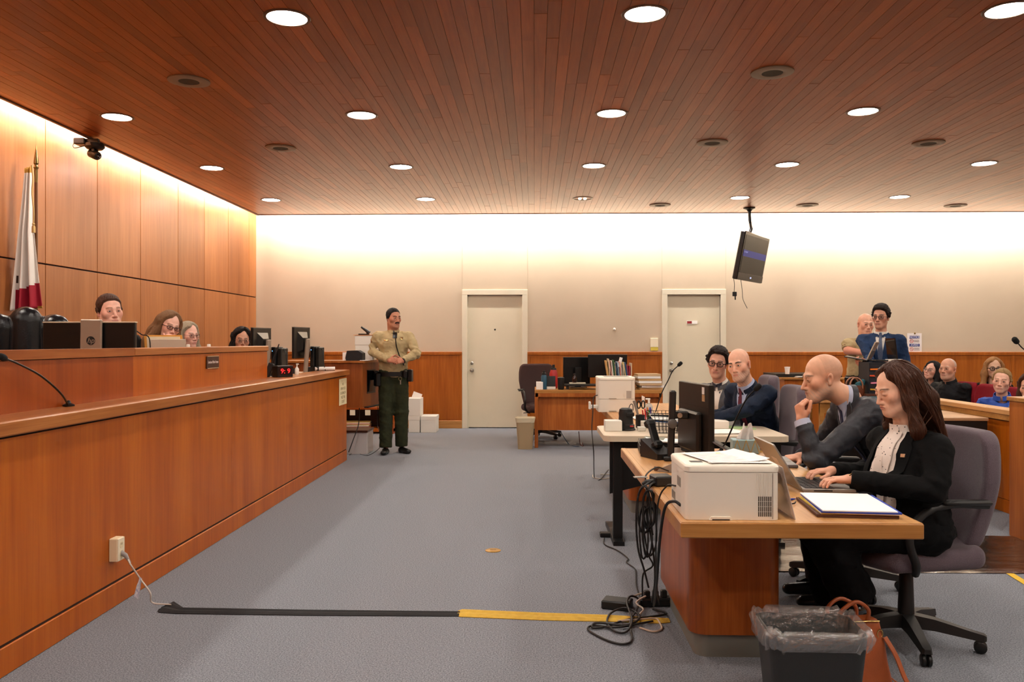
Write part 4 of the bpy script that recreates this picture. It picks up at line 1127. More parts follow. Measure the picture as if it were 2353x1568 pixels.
# near printer
def laser(name, label, loc, w, d, h, tray=False):
    o = empty(name, loc, 0, label, 'printer'); mw = mat('printer_white', 'E4DDCF', .42); hb = h
    MB().loft([[Vector((w/2+u, d/2+v, z)) for u, v in rrect(w, d, .022, 4)] for z in (.0, h-.028)]).build('body', mw, o, 40)
    MB().loft([[Vector((w/2+u, d/2+v, z)) for u, v in rrect(w+a, d+a, .025, 4)] for z, a in ((h-.026, .004), (h-.008, .006), (h-.002, -.002), (h, -.012))]).build('top_cover', mat('printer_top', 'EAE3D4', .42), o, 40)
    return o
p1 = laser('laser_printer', 'low white laser printer with papers on top at the near table end', (.548, 3.02, .742), .338, .33, .2)
mdk = mat('vent_dark', '3A2E24', .7)
for i in range(7):
    for k in range(4):
        MB().b6(.262+.0072*i, .2658+.0072*i, -.0012, .001, .013+.0185*k, .030+.0185*k).build('vent_slot', mdk, p1)
for i in range(9): MB().b6(.256+.0065*i, .2585+.0065*i, -.0022, .001, .088, .168).build('rib', mat('printer_white', 'E4DDCF', .42), p1)
MB().b6(.313, .3145, -.001, .001, .004, .17).build('panel_gap', mdk, p1)
MB().prism([(.085, 0), (.168, 0), (.162, .012), (.091, .012)], -.006, .002, lambda u, v, w: (u, w, v)).build('tray_pull', mat('printer_top', 'EAE3D4', .42), p1)
MB().b6(.095, .158, -.007, .0, -.001, .004).build('pull_shadow_gap', mdk, p1)
MB().b6(.03, .075, .06, .1, .1995, .2008).build('output_slot', M_BLACKP, p1)
for y0, z0, z1 in ((.10, .10, .135), (.22, .03, .06)): MB().b6(-.0015, .001, y0, y0+.07, z0, z1).build('side_port', mat('port_grey', '8c8478', .5), p1)
mw2 = mat('printed_page', 'F2EEEA', .7)
pg = empty('printed_pages', (.742, 3.185, .9435), 6, 'printed pages fanned on top of the low white printer', 'papers')
for i, (dx, dy, rz) in enumerate(((0, 0, 0), (.012, -.006, -7), (-.015, .012, 8))):
    gr = [[(-.115+.23*a/6+dx, -.14+.28*b/8+dy, .0015*i+.001+.010*max(0, (a-4)/2)**2*(i == 2)) for b in range(9)] for a in range(7)]
    s = MB().sheet(gr, .0008).build('page', mw2, pg, rot=(0, 0, rz))
    if i == 2:
        for k in range(11): MB().b6(-.105+dx, .085-.02*(k % 4)+dx, 0, .0016, .0048, .0052).build('print_line', mat('grey_ink', 'B9B2B4', .8), s, loc=(0, -.12+.021*k+dy, 0))
        MB().b6(.0, .018, .10, .112, .0052, .0056).build('highlight', mat('yellow_mark', 'E6DC50', .8), s)
ac = empty('sign_holder', (.945, 3.03, .742), 0, 'clear acrylic sheet leaning against the low white printer', 'sign holder')
MB().sheet([[(0, .29, 0), (0, 0, 0)], [(-.046, .29, .19), (-.046, 0, .19)]], .003).build('sheet', mat('clear_acrylic', 'EDE0DC', .12, trans=.55, spec=.6, alpha=.75), ac)
MB().sheet([[(.001, .25, .02), (.001, .05, .02)], [(-.037, .25, .16), (-.037, .05, .16)]], .0006).build('insert_sheet', mat('pale_print', 'E3D3D4', .7), ac)
# woman's laptop
def laptop(name, label, hinge, rz, w=.32, d=.225, open_=118, dark='1B1B1D', case='8E8880'):
    """hinge line along local X, keyboard towards -Y, lid leaning +Y"""
    o = empty(name, hinge, rz, label, 'laptop'); mc = mat('laptop_case_'+case, case, .38, metal=.5)
    b = MB().b6(-w/2, w/2, -d, 0, 0, .016, .003).build('base', mc, o)
    MB().b6(-w/2+.012, w/2-.012, -d*.62, -.012, .0158, .0168).build('key_bed', mat('keybed', dark, .6), b)
    ks = MB()
    for r in range(5):
        for c in range(13): ks.b6(-w/2+.018+c*(w-.036)/13, -w/2+.018+(c+.86)*(w-.036)/13, -.02-(r+.84)*d*.108, -.02-r*d*.108, .0165, .0182)
    k_ = ks.build('keys', mat('key_black', '141416', .5), b); k_['kind'] = 'stuff'
    MB().b6(-.05, .05, -d*.95, -d*.68, .0158, .0166).build('touchpad', mat('touchpad_grey', '75706a', .4), b)
    MB().b6(-w/2-.0006, -w/2+.001, -d*.55, -d*.2, .006, .011).build('vent', M_BLACKP, b); MB().b6(w/2-.001, w/2+.0006, -d*.55, -d*.2, .006, .011).build('vent', M_BLACKP, b)
    a = R(open_); dv = Vector((0, -math.cos(a), math.sin(a))); nv = Vector((0, math.sin(a), math.cos(a)))
    def lf(u, v, t): p = dv*v+nv*t+Vector((0, .004, .016)); return (u, p.y, p.z)
    l = MB().prism(rrect2(-w/2, w/2, 0, d, .01), 0, .007, lf).build('lid', mc, o)
    MB().prism([(-w/2+.006, .012), (w/2-.006, .012), (w/2-.006, d-.008), (-w/2+.006, d-.008)], -.0012, .0002, lf).build('screen', mat('laptop_screen', '16181c', .15), l)
    MB().prism([(-.06, d*.4), (.02, d*.4), (.02, d*.62), (-.06, d*.62)], .0068, .0078, lf).build('asset_label', mat('label_pale', 'C9BDB0', .6), l)
    return o
def rrect2(x0, x1, y0, y1, r): return [(u+(x0+x1)/2, v+(y0+y1)/2) for u, v in rrect(x1-x0, y1-y0, r, 4)]
laptop('laptop', 'open grey laptop under the hands of the long-haired woman', (1.15, 3.735, .742), 90, .325, .225, 122)
laptop('laptop', 'open dark laptop before the bald man in grey suit', (1.14, 4.45, .742), 84, .33, .225, 150, case='6a6a70')
pd = empty('legal_pad', (1.205, 3.235, .742), -5, 'white papers over blue and brown folders on the near table corner', 'papers')
for nm, c, w, d, z0, z1, rz, dx in (('brown_folder', '5A3420', .29, .34, 0, .010, 0, -.005), ('yellow_pad', 'D8B84C', .275, .33, .010, .014, 1, 0), ('paper', 'F0ECE6', .275, .35, .014, .018, -2, .006), ('blue_folder', '2440A8', .282, .36, .018, .024, -1, .008), ('paper', 'EEF0F0', .265, .36, .024, .028, 0, 0)):
    MB().b6(-w/2+dx, w/2+dx, -d/2, d/2, z0, z1).build(nm, mat('pad_'+c, c, .7), pd, rot=(0, 0, rz))
pn = empty('ballpoint_pen', (1.0, 3.38, .747), 20, 'blue ballpoint pen beside the acrylic sheet', 'pen')
MB().tube([(-.05, 0, 0), (.05, 0, 0), (.062, 0, 0), (.07, 0, 0)], [.0045, .0045, .003, .001], 8).build('barrel', mat('pen_blue', '2038A0', .3), pn, 50)
MB().tube([(-.07, 0, 0), (-.05, 0, 0)], .003, 8).build('clicker', M_CHROME, pn)
eg = empty('reading_glasses', (.99, 3.30, .75), 10, 'dark folded glasses beside the acrylic sheet', 'glasses')
MB().tube(smoothpath([(-.06, 0, 0), (-.02, -.018, 0), (.03, -.012, 0), (.055, .02, 0)], 5), .003, 6).build('frame', M_BLACKP, eg, 60)

# monitor on its arm, phone, binder
am = empty('arm_monitor', (.75, 4.55, .742), 0, 'black monitor on a clamp arm, seen from its side and back', 'monitor')
RMm = Matrix.Rotation(R(8), 3, 'Z')
def AMb(x0, x1, y0, y1, z0, z1, bev=0):
    m = MB().b6(x0, x1, y0, y1, z0, z1, bev); m.v = [tuple(RMm @ Vector(v) + Vector((.135, .02, 0))) for v in m.v]; return m
AMb(-.016, .016, -.25, .25, .02, .42, .004).build('panel', mat('monitor_brown_black', '171310', .38), am)
AMb(.0155, .0172, -.242, .242, .03, .412).build('screen', mat('screen_dark', '101216', .15), am)
AMb(-.05, -.014, -.16, .17, .05, .27, .012).build('rear_housing', mat('monitor_brown_black', '171310', .38), am)
AMb(-.0172, -.015, -.24, .24, .296, .3).build('seam', M_BLACKP, am)
AMb(-.018, -.0155, -.19, -.15, .33, .365).build('sticker', mat('tan_sticker', 'A8825A', .6), am)
AMb(-.018, -.0155, -.185, -.15, .368, .405).build('sticker', mat('white_sticker', 'D8D0C8', .6), am)
MB().box((.0, .0, .19), (.034, .044, .38), rotm(0, 2, 0), .008).build('post', mat('arm_grey_black', '24211f', .4), am)
MB().lathe((-.0, -.024, .20), [(.026, 0), (.026, .012), (.02, .016), (0, .016)], 20, rotm(90)).build('joint', mat('joint_grey', '5a5754', .4), am, 40)
MB().b6(.0, .09, -.02, .03, .225, .265, .006).build('link', M_BLACKP, am)
MB().lathe((.04, -.022, .245), [(.014, 0), (.014, .006), (0, .007)], 16, rotm(90)).build('bolt', M_CHROME, am, 40)
MB().b6(-.05, .06, -.06, .06, 0, .02, .004).build('clamp_base', M_BLACKP, am)
ph = empty('desk_phone', (.68, 4.62, .742), 25, 'black desk phone with upright handset beside the arm monitor', 'telephone')
MB().prism([(-.09, 0), (.08, 0), (.08, .03), (-.09, .10)], -.05, .05, lambda u, v, w: (w, -u, v)).build('body', M_RUBBER, ph)
hs = MB().box((-.005, .02, .125), (.05, .022, .15), rotm(-28), .008); hs.box((-.005, .066, .185), (.058, .05, .045), rotm(-28), .012); hs.box((-.005, -.012, .075), (.058, .05, .045), rotm(-28), .012)
hs.build('handset', M_BLACKP, ph)
bn = empty('ring_binder', (.735, 4.90, .742), -4, 'black ring binder of papers at the far table corner', 'binder')
MB().b6(-.115, .13, -.13, .12, 0, .004).build('back_cover', M_BLACKP, bn); MB().b6(-.11, .13, -.12, .115, .004, .038).build('pages', M_PAPER, bn)
MB().b6(-.12, -.113, -.13, .12, 0, .048, .002).build('spine', M_BLACKP, bn); MB().box((.01, 0, .052), (.25, .25, .004), rotm(0, 3)).build('front_cover', M_RUBBER, bn)
MB().box((.03, .0, .064), (.2, .21, .006), rotm(0, 4, 6)).build('loose_papers', M_PAPER, bn)
MB().box((-.03, .03, .069), (.12, .2, .004), rotm(0, 3, -9)).build('grey_folder', mat('grey_green', '7a7a6a', .7), bn)
wd_ = empty('phone_stand', (.68, 4.15, .742), -25, 'grey plastic wedge stand on the near table', 'stand')
MB().prism([(-.06, 0), (.06, 0), (.055, .06), (-.05, .012)], -.045, .045, lambda u, v, w: (u, w, v)).build('wedge', mat('taupe_plastic', '8a7c70', .5), wd_)
MB().cyl((-.075, -.03, .012), (-.05, -.03, .012), .011).build('knob', mat('brown_plastic', '5a3a2c', .5), wd_)
ab = empty('power_adapter', (.575, 3.75, .742), 10, 'black power adapter at the table edge behind the low printer', 'adapter')
MB().b6(-.045, .04, -.05, .05, 0, .045, .006).build('brick', M_BLACKP, ab)
MB().tube([(-.045, -.02, .02), (-.08, -.022, .018), (-.1, -.02, .01)], [.013, .012, .006], 8).build('plug', M_BLACKP, ab)
MB().b6(-.12, -.06, .02, .05, .03, .034).build('barcode_tag', mat('barcode_white', 'CFC7BC', .6, c2='4a4640', vscale=200, stretch=(4, .2, .2)), ab)
tb_ = empty('tissue_box', (1.225, 4.86, .742), -6, 'pale blue and gold tissue box with a tissue standing up', 'tissue box')
MB().b6(-.075, .075, -.06, .06, 0, .078, .003).build('carton', mat('box_duckegg', '9FB8B8', .6), tb_)
for i in range(3):
    x = -.075+.05*i
    for a, b in (((x, 0), (x+.025, .078)), ((x+.025, .078), (x+.05, 0))):
        dx, dz = b[0]-a[0], b[1]-a[1]; l = math.hypot(dx, dz); nx, nz = -dz/l*.002, dx/l*.002
        MB().prism([(a[0]+nx, a[1]+nz), (a[0]-nx, a[1]-nz), (b[0]-nx, b[1]-nz), (b[0]+nx, b[1]+nz)], -.0615, -.0598, lambda u, v, w: (u, w, v)).build('gold_line', mat('gold_print', 'C8A860', .5), tb_)
MB().lathe((0, 0, .078), [(.05, 0), (.05, .0006)], 24, sy=.5).build('opening', mat('hole_dark', '302a22', .9), tb_)
def tissue(parent, z, h, s=1.0, seed=3):
    r = random.Random(seed); rows = []
    for i in range(10):
        t = i/9; rows.append([Vector(((.045*(1-t*.55)*math.cos(a)*(1+.35*math.sin(3*a+t*2)))*s+.012*t, (.022*(1-t*.5)*math.sin(a)*(1+.5*math.sin(4*a-t*3)))*s, z+h*t*(1+.22*math.sin(2*a+1)*t))) for a in [2*PI*k/24 for k in range(25)]])
    return MB().sheet(rows, .0008).build('tissue', mat('tissue_white', 'EDE4DC', .8, trans=.0), parent, 60)
tissue(tb_, .07, .085)
stack('paper_stack', 'papers on a yellow pad behind the tissue box', (1.33, 4.95, .742), .1, .1, 5, .006, 0, [mat('pap_y', 'E0C070', .8), M_PAPER])
gooseneck('gooseneck_microphone', 'tall black gooseneck microphone rising from the near counsel table', [PZ(1657, 1041, .742), P(1672, 1008, 4.80), P(1700, 945, 4.78), P(1717, 915, 4.76), P(1734, 897, 4.75)], .016, True, .045)
gooseneck('gooseneck_microphone', 'gooseneck microphone standing on the farther counsel table', [P(1503, 934, 7.1)+Vector((0, 0, .742-P(1503, 934, 7.1).z)), P(1520, 905, 7.1), P(1535, 875, 7.1), P(1545, 854, 7.1), P(1558, 841, 7.1)], .016, True, .045)

# cable tangle at the table side
def cable(label, pts, r, c='101010', nm='power_cable', cat='cable', floor=True):
    pp = [Vector(p) for p in pts]; pp = [Vector((p.x, p.y, max(p.z, r+.001))) for p in pp]
    o = MB().tube(smoothpath(pp, 7), r, 7).build(nm, mat('cable_'+c, c, .5), None, 60)
    return tag(o, label, cat, 'cables hanging at the near counsel table' if nm == 'power_cable' else None)
YC = 3.62
def PC(px, py, Y=YC): 
    p = P(px, py, Y); return p if p.z > .004 else PZ(px, py, .006)
labs = ['black cable hanging from the adapter to the floor, outermost loop', 'black cable hanging straight beside the pedestal', 'thick black cable from the low printer plug to the floor', 'thin black cable hanging closest to the pedestal', 'black cable looping down behind the hanging bundle', 'black cable from the phone stand to the hanging bundle']
cable(labs[0], [(.56, 3.75, .77), PC(1500, 1105, 3.72), PC(1470, 1130), PC(1462, 1190), PC(1466, 1260), PC(1480, 1310), PC(1490, 1350, 3.75)], .0045)
cable(labs[1], [(.55, 3.72, .76), PC(1492, 1120, 3.66), PC(1487, 1180), PC(1500, 1260), PC(1505, 1330), PC(1498, 1385, 3.7)], .0045)
cable(labs[2], [(.548, 3.12, .775), (.528, 3.16, .782), (.505, 3.22, .745), (.497, 3.30, .60), (.506, 3.44, .40), (.535, 3.70, .24), PZ(1502, 1393, .02)], .006)
cable(labs[3], [(.549, 3.22, .83), (.525, 3.30, .815), (.502, 3.38, .73), (.505, 3.46, .5), (.55, 3.72, .26), PZ(1515, 1390, .02)], .0035)
cable(labs[4], [(.55, 3.75, .76), PC(1480, 1140, 3.7), PC(1478, 1200, 3.7), PC(1488, 1270, 3.7), PC(1500, 1300, 3.7), PC(1478, 1320, 3.7), PC(1476, 1370, 3.8)], .004)
cable(labs[5], [(.66, 4.1, .75), PC(1510, 1075, 3.95), PC(1486, 1090, 3.8), PC(1484, 1110, 3.75), PC(1490, 1160, 3.68), PC(1500, 1230, 3.66)], .004)
bd_ = empty('cable_bundle', PC(1480, 1165), 0, 'coiled bundle of black cables tied halfway down the hanging cords', 'cable')
b0 = PC(1480, 1165)
for i in range(7):
    cx, cy = random.uniform(-.02, .03), random.uniform(-.03, .03); w = random.uniform(.018, .032); h = random.uniform(.07, .12)
    MB().tube([Vector((cx+w*math.cos(a)+.012*i*.3, cy+.01*math.sin(3*a), -.01+h*math.sin(a)-(.1 if i > 3 else 0))) for a in [2*PI*k/20 for k in range(21)]], .0042, 6).build('loop', mat('cable_101010', '101010', .5), bd_, 60)
cable('thick dark cord coiled in loops on the carpet by the yellow strip', [PZ(1500, 1400, .012), PZ(1530, 1412, .012), PZ(1440, 1425, .01), PZ(1395, 1440, .01), PZ(1362, 1443, .01), PZ(1372, 1432, .02), PZ(1440, 1437, .016), PZ(1470, 1418, .02), PZ(1440, 1398, .025), PZ(1405, 1408, .02), PZ(1395, 1432, .015), PZ(1415, 1452, .012), PZ(1440, 1452, .01), PZ(1452, 1425, .03), PZ(1440, 1385, .05), PZ(1452, 1370, .06), PZ(1470, 1385, .03), PZ(1448, 1430, .015), PZ(1452, 1470, .008), PZ(1430, 1481, .008), PZ(1390, 1470, .008), PZ(1352, 1448, .008), PZ(1365, 1438, .012), PZ(1420, 1442, .014), PZ(1500, 1428, .012)], .0055, '1c1817', 'floor_lead')
cable('pale flat cord curling over the yellow strip', [PZ(1470, 1443, .006), PZ(1500, 1452, .006), PZ(1520, 1446, .006), PZ(1515, 1430, .008), PZ(1505, 1422, .014), PZ(1470, 1424, .012), PZ(1420, 1428, .012)], .005, 'BFA792', 'floor_lead')
cable('thin black cable crossing the carpet from the pale table leg', [PZ(1388, 1237, .006), PZ(1390, 1252, .006), PZ(1420, 1266, .006), PZ(1443, 1284, .006), PZ(1440, 1293, .006), PZ(1460, 1310, .006), PZ(1462, 1345, .006), PZ(1470, 1372, .01)], .004, '141210', 'floor_lead')
pb = empty('power_brick', PZ(1425, 1398, 0), -18, 'large black power brick lying among the floor cords', 'adapter')
MB().b6(-.09, .06, -.05, .05, 0, .045, .006).build('brick', M_BLACKP, pb)
ps = empty('power_strip', PZ(1512, 1392, 0), 8, 'black power strip with plugs beside the pedestal', 'power strip')
MB().b6(-.1, .09, -.03, .03, 0, .045, .008).build('body', M_BLACKP, ps)
for x in (-.06, -.015, .03): MB().box((x, 0, .062), (.032, .032, .04), None, .006).build('plug', M_RUBBER, ps)
for x in (.055, .07): MB().b6(x, x+.004, -.032, -.028, .02, .035).build('prong', mat('brass', 'A8803E', .4, metal=.8), ps)
cable('white cord wound round the power strip', [PZ(1452, 1372, .05), PZ(1475, 1364, .06), PZ(1490, 1366, .06), PZ(1462, 1385, .04), PZ(1478, 1400, .02), PZ(1470, 1412, .015)], .005, 'C4B8AA', 'floor_lead')
pa = empty('power_adapter', PZ(1390, 1234, 0), 0, 'small black adapter on the carpet at the pale table leg', 'adapter')
MB().b6(-.035, .045, -.03, .04, 0, .03, .005).build('brick', M_BLACKP, pa)
cable('black cable hanging from the tall printer down to the carpet', [P(1374, 908, 7.7), P(1364, 915, 7.65), P(1362, 950, 7.6), P(1360, 990, 7.55), P(1364, 1040, 7.5), PZ(1366, 1098, .006), PZ(1378, 1103, .006), PZ(1398, 1080, .006)], .0045, '141210', 'hanging_lead')
cable('pale cable loop on the carpet below the tall printer', [PZ(1362, 1092, .005), PZ(1364, 1098, .005), PZ(1385, 1101, .005), PZ(1402, 1098, .005), PZ(1404, 1092, .005), PZ(1380, 1090, .005)], .004, 'C9BFAE', 'floor_lead')

# things on the pale table
z3 = .7515
carton('card_box', 'small white card box at the pale table corner', .50, .62, 5.88, 6.0, z3, z3+.075, lid=0)
dk = empty('charging_dock', (P(1438, 980, 5.98).x, 5.98, z3), 0, 'black round charging dock beside the white card box', 'charger')
MB().lathe((0, 0, 0), [(.068, 0), (.07, .008), (.064, .014), (.062, .04), (.055, .045), (.05, .1), (.052, .12), (.046, .15), (.03, .16), (0, .161)], 28).build('body', M_BLACKP, dk, 30)
MB().b6(-.005, .055, -.056, -.03, .10, .13, .006).build('clip', M_BLACKP, dk); MB().box((.035, -.055, .032), (.03, .006, .012), None, .002).build('red_label', mat('sign_red_ink', 'B03A34', .6), dk)
MB().tube(smoothpath([(.02, 0, .155), (.035, 0, .185), (.05, 0, .18), (.052, 0, .14)], 5), .003, 6).build('lead', M_BLACKP, dk, 60)
pc = empty('pen_cup', (P(1471, 965, 6.15).x, 6.15, z3), 0, 'black pen cup with coloured pens and scissors on the pale table', 'pen holder')
MB().lathe((0, 0, 0), [(.034, 0), (.034, .095), (.03, .095), (.03, .01)], 20, cap=True).build('cup', M_BLACKP, pc, 30)
MB().b6(.03, .09, -.03, .03, 0, .06, .003).build('side_tray', M_BLACKP, pc)
for i, (c, x, y, lx) in enumerate((('C0202A', .035, -.01, -.02), ('D8262E', .045, 0, -.01), ('D8782C', .055, .01, 0), ('3E9A3C', .06, -.005, .004), ('2846B4', .07, 0, .004), ('2038A0', .075, .012, .0), ('B02030', .066, .01, .002))):
    MB().tube([(x, y, .01), (x+lx, y, .13+.01*(i % 3))], .005, 6).build('pen', mat('penc_'+c, c, .35), pc, 60)
for s in (-1, 1): MB().tube([Vector((.006+.016*s+.012*math.cos(a), 0, .17+.028*math.sin(a))) for a in [2*PI*k/16 for k in range(17)]], .005, 6).build('scissor_handle', M_BLACKP, pc, 60)
MB().tube([(-.012, 0, .08), (-.045, 0, .2)], [.008, .012], 6).build('marker', mat('taupe_plastic', '8a7c70', .5), pc, 60)
bk = empty('wire_basket', (P(1527, 985, 5.85).x, 5.86, z3), 0, 'black wire basket of papers on the pale table', 'basket')
W_, D_, H_ = .115, .12, .14
def wr(a, b): return MB().tube([a, b], .0022, 5)
for i in range(9):
    t = -1+2*i/8
    for y in (-1, 1): wr((t*W_*.8, y*D_*.8, 0), (t*W_, y*D_, H_)).build('wire', M_BLACKM, bk)
for i in range(5):
    t = -1+2*i/4
    for x in (-1, 1): wr((x*W_*.8, t*D_*.8, 0), (x*W_, t*D_, H_)).build('wire', M_BLACKM, bk)
for z, k in ((.003, .8), (.05, .87), (.095, .93), (.14, 1)):
    MB().tube([(-W_*k, -D_*k, z), (W_*k, -D_*k, z), (W_*k, D_*k, z), (-W_*k, D_*k, z), (-W_*k, -D_*k, z)], .0026, 5).build('rim', M_BLACKM, bk)
MB().box((0, 0, .10), (.19, .2, .006), rotm(6, 4, 3)).build('papers', M_PAPER, bk); MB().box((.01, 0, .085), (.17, .19, .006), rotm(5, 3, -6)).build('blue_folder', mat('folder_blue', '4A74B0', .7), bk)
MB().box((0, -.02, .115), (.2, .02, .014), rotm(0, 3, 8), .004).build('stapler', M_BLACKP, bk)
carton('paper_ream', 'long white carton lying on the pale table behind the basket', .78, 1.42, 6.08, 6.26, z3, z3+.055, mat('ream_white', 'E6DCCF', .6), lid=0)
stack('loose_papers', 'loose white sheets spread on the right half of the pale table', (1.27, 5.82, z3), .34, .24, 4, .0025, 12, [M_PAPER], jitter=.04)
stack('note_sheets', 'green and white notes at the right end of the pale table', (1.50, 6.12, z3), .18, .12, 3, .003, -10, [mat('note_green', 'B8D29A', .8), M_PAPER], jitter=.03)
carton('note_box', 'tiny pink-white box beside the charging dock', .735, .79, 5.9, 5.97, z3, z3+.028, lid=0)

# things on the farther counsel table
p2 = laser('laser_printer', 'tall white two-drawer laser printer on the farther counsel table', (.585, 7.6, .742), .335, .36, .32)
for z in (.0, .115): MB().b6(.095, .165, -.004, .002, z+.004, z+.012).build('tray_pull', mat('pull_grey', '9a9080', .5), p2)
MB().b6(.0, .335, -.0008, .001, .119, .1205).build('tray_gap', mdk, p2); MB().b6(.305, .3065, -.0008, .001, .12, .29).build('panel_gap', mdk, p2)
MB().b6(.255, .30, -.0008, .001, .125, .195).build('vent', mat('vent_grey', 'A8A096', .7), p2)
MB().b6(-.075, 0, .05, .1, .03, .06, .004).build('tray_arm', M_WHITE, p2); MB().b6(-.085, -.065, .04, .11, .02, .09, .004).build('tray_stop', M_WHITE, p2)
MB().b6(.06, .29, .05, .3, .3195, .3215).build('output_bed', mat('grey_bed', '8a8478', .5), p2)
sz = empty('hand_sanitizer', (P(1491, 930, 6.95).x, 6.95, .742), 0, 'clear hand sanitizer pump bottle on the farther counsel table', 'bottle')
MB().loft([[Vector((u, v, z)) for u, v in rrect(w, w*.6, .012)] for z, w in ((0, .062), (.1, .064), (.12, .05), (.13, .022))]).build('body', mat('clear_gel', 'D9D6CE', .12, trans=.5), sz, 40)
MB().b6(-.022, .022, -.0205, -.0195, .02, .085).build('label', mat('label_plum', '8a6a70', .6), sz); MB().cyl((0, 0, .13), (0, 0, .16), .009).build('neck', M_WHITE, sz, 40)
MB().box((-.008, 0, .166), (.04, .016, .012), None, .004).build('pump', M_WHITE, sz)
td = empty('tape_dispenser', (P(1505, 943, 6.6).x+.02, 6.55, .742), 0, 'dark desk tape dispenser on the farther counsel table', 'tape dispenser')
MB().prism([(-.07, 0), (.08, 0), (.085, .05), (.06, .035), (.0, .03), (-.03, .055), (-.065, .05)], -.025, .025, lambda u, v, w: (u, w, v)).build('body', mat('dark_green_plastic', '22261e', .4), td)
MB().lathe((-.02, 0, .055), [(.014, -.01), (.032, -.01), (.032, .01), (.014, .01)], 20, rotm(90), cap=False).build('tape_roll', mat('tape_cream', 'C9B98A', .4), td, 40)
stack('loose_papers', 'white papers spread on the farther counsel table before the bow-tied man', (1.05, 6.85, .742), .42, .5, 4, .003, 5, [M_PAPER], jitter=.03)
cv = empty('curled_paper', (P(1504, 905, 7.35).x, 7.35, .742), 0, 'curled white sheet standing beside the sanitizer bottle', 'paper')
MB().sheet([[(.0+.10*math.sin(t*1.5)*1.0, -.1+.2*j, .01+.13*(1-math.cos(t*1.5))) for j in (0, 1)] for t in [-.2-k*.12 for k in range(9)]], .001).build('sheet', M_PAPER, cv, 60)
tk = empty('tissue_box', (P(1665, 975, 6.42).x, 6.42, .742), 0, 'white tissue box before the man in navy suit', 'tissue box')
MB().b6(-.06, .06, -.055, .055, 0, .05, .003).build('carton', M_PAPER, tk); tissue(tk, .045, .06, .7, 5)

# chairs at the tables
office_chair('office_chair', 'mauve-grey fabric office chair under the long-haired woman', (1.72, 3.88), -78, M_CHAIRF, 'counsel chairs', top=.99, spin=51)
office_chair('office_chair', 'mauve-grey office chair under the bald man in grey suit', (1.74, 4.72), -88, M_CHAIRF, 'counsel chairs', spin=5)
office_chair('office_chair', 'mauve-grey office chair behind the man in navy suit', (1.63, 6.08), -92, M_CHAIRF, 'counsel chairs', top=1.07)
office_chair('office_chair', 'mauve-grey office chair behind the bow-tied man', (1.74, 7.16), -95, M_CHAIRF, 'counsel chairs', top=1.10)

# floor runner and tape
rn = MB(); rr = []
for i in range(60):
    x = 1.45+i*(4.9-1.45)/59
    rr.append([Vector((x, 5.02+.96*j/14, .004+.0022*math.sin(9*j/14*PI+x*2)+.0012*math.sin(x*31+j))) for j in range(15)])
ro = rn.sheet(rr, .002).build('floor_runner', mat('plastic_wrapped_runner', '1A1512', .14, coat=1, bump=1.0, bscale=9, stretch=(.5, 8, 1), c2='463C36', vscale=5), None, 60)
tag(ro, 'glossy dark plastic-wrapped runner lying across the carpet behind the chair', 'mat')
a, b = PZ(2308, 1311, .002), PZ(2372, 1350, .002)
dv = (b-a).normalized(); nv = Vector((-dv.y, dv.x, 0))*.022
tp = MB()._add([a+nv, a-nv, b-nv, b+nv, a+nv+Vector((0, 0, .0015)), a-nv+Vector((0, 0, .0015)), b-nv+Vector((0, 0, .0015)), b+nv+Vector((0, 0, .0015))], [(0, 1, 2, 3), (4, 5, 6, 7), (0, 1, 5, 4), (1, 2, 6, 5), (2, 3, 7, 6), (3, 0, 4, 7)]).build('floor_tape', mat('yellow_tape', 'E2B81E', .5))
tag(tp, 'yellow tape strip on the carpet at the right edge', 'tape')

# waste bin and handbag in front
BX, BY = .975, 2.96
wbn = empty('waste_bin', (BX, BY, 0), -2, 'dark grey waste bin with clear plastic liner in the foreground', 'waste bin')
MB().loft([[Vector((u, v, z)) for u, v in rrect(w, d, .04, 5)] for z, w, d in ((.0, .27, .19), (.385, .335, .255), (.385, .325, .245), (.02, .26, .18))]).build('body', mat('charcoal_bin', '232526', .5, bump=.1, bscale=300), wbn, 30)
rows = []; rs = random.Random(2)
NA = 96
for k, (z, w, d) in enumerate(((.16, .285, .205), (.25, .305, .225), (.33, .312, .232), (.385, .318, .238), (.402, .335, .255), (.406, .352, .272), (.396, .366, .286), (.38, .374, .292), (.362, .368, .288), (.345, .358, .278), (.335, .35, .27))):
    rr = rrect(w, d, .06, 23)[:NA]; row = []
    for i, (u, v) in enumerate(rr):
        a = i*2*PI/len(rr); amp = .0035+.004*(k > 4)
        q = 1+amp*18*(math.sin(a*17+k*1.3)*.4+math.sin(a*9-k*.9)*.4+math.sin(a*31+k*2.1)*.3)*(.25 if k < 4 else .35)
        row.append(Vector((u*q, v*q, z+.006*math.sin(a*13+k)*(k > 3)+.006*math.sin(a*5+1)*(k > 3))))
    row.append(row[0].copy()); rows.append(row)
lm_ = bpy.data.materials.new('clear_liner'); lm_.use_nodes = True; nt_ = lm_.node_tree; nt_.nodes.remove(nt_.nodes['Principled BSDF'])
_tr = nd(nt_, 'ShaderNodeBsdfTransparent'); _gl = nd(nt_, 'ShaderNodeBsdfGlossy'); _df = nd(nt_, 'ShaderNodeBsdfDiffuse'); _m1 = nd(nt_, 'ShaderNodeMixShader'); _m2 = nd(nt_, 'ShaderNodeMixShader')
_gl.inputs['Roughness'].default_value = .16; _df.inputs['Color'].default_value = (.8, .78, .75, 1); _m1.inputs[0].default_value = .3; _m2.inputs[0].default_value = .30
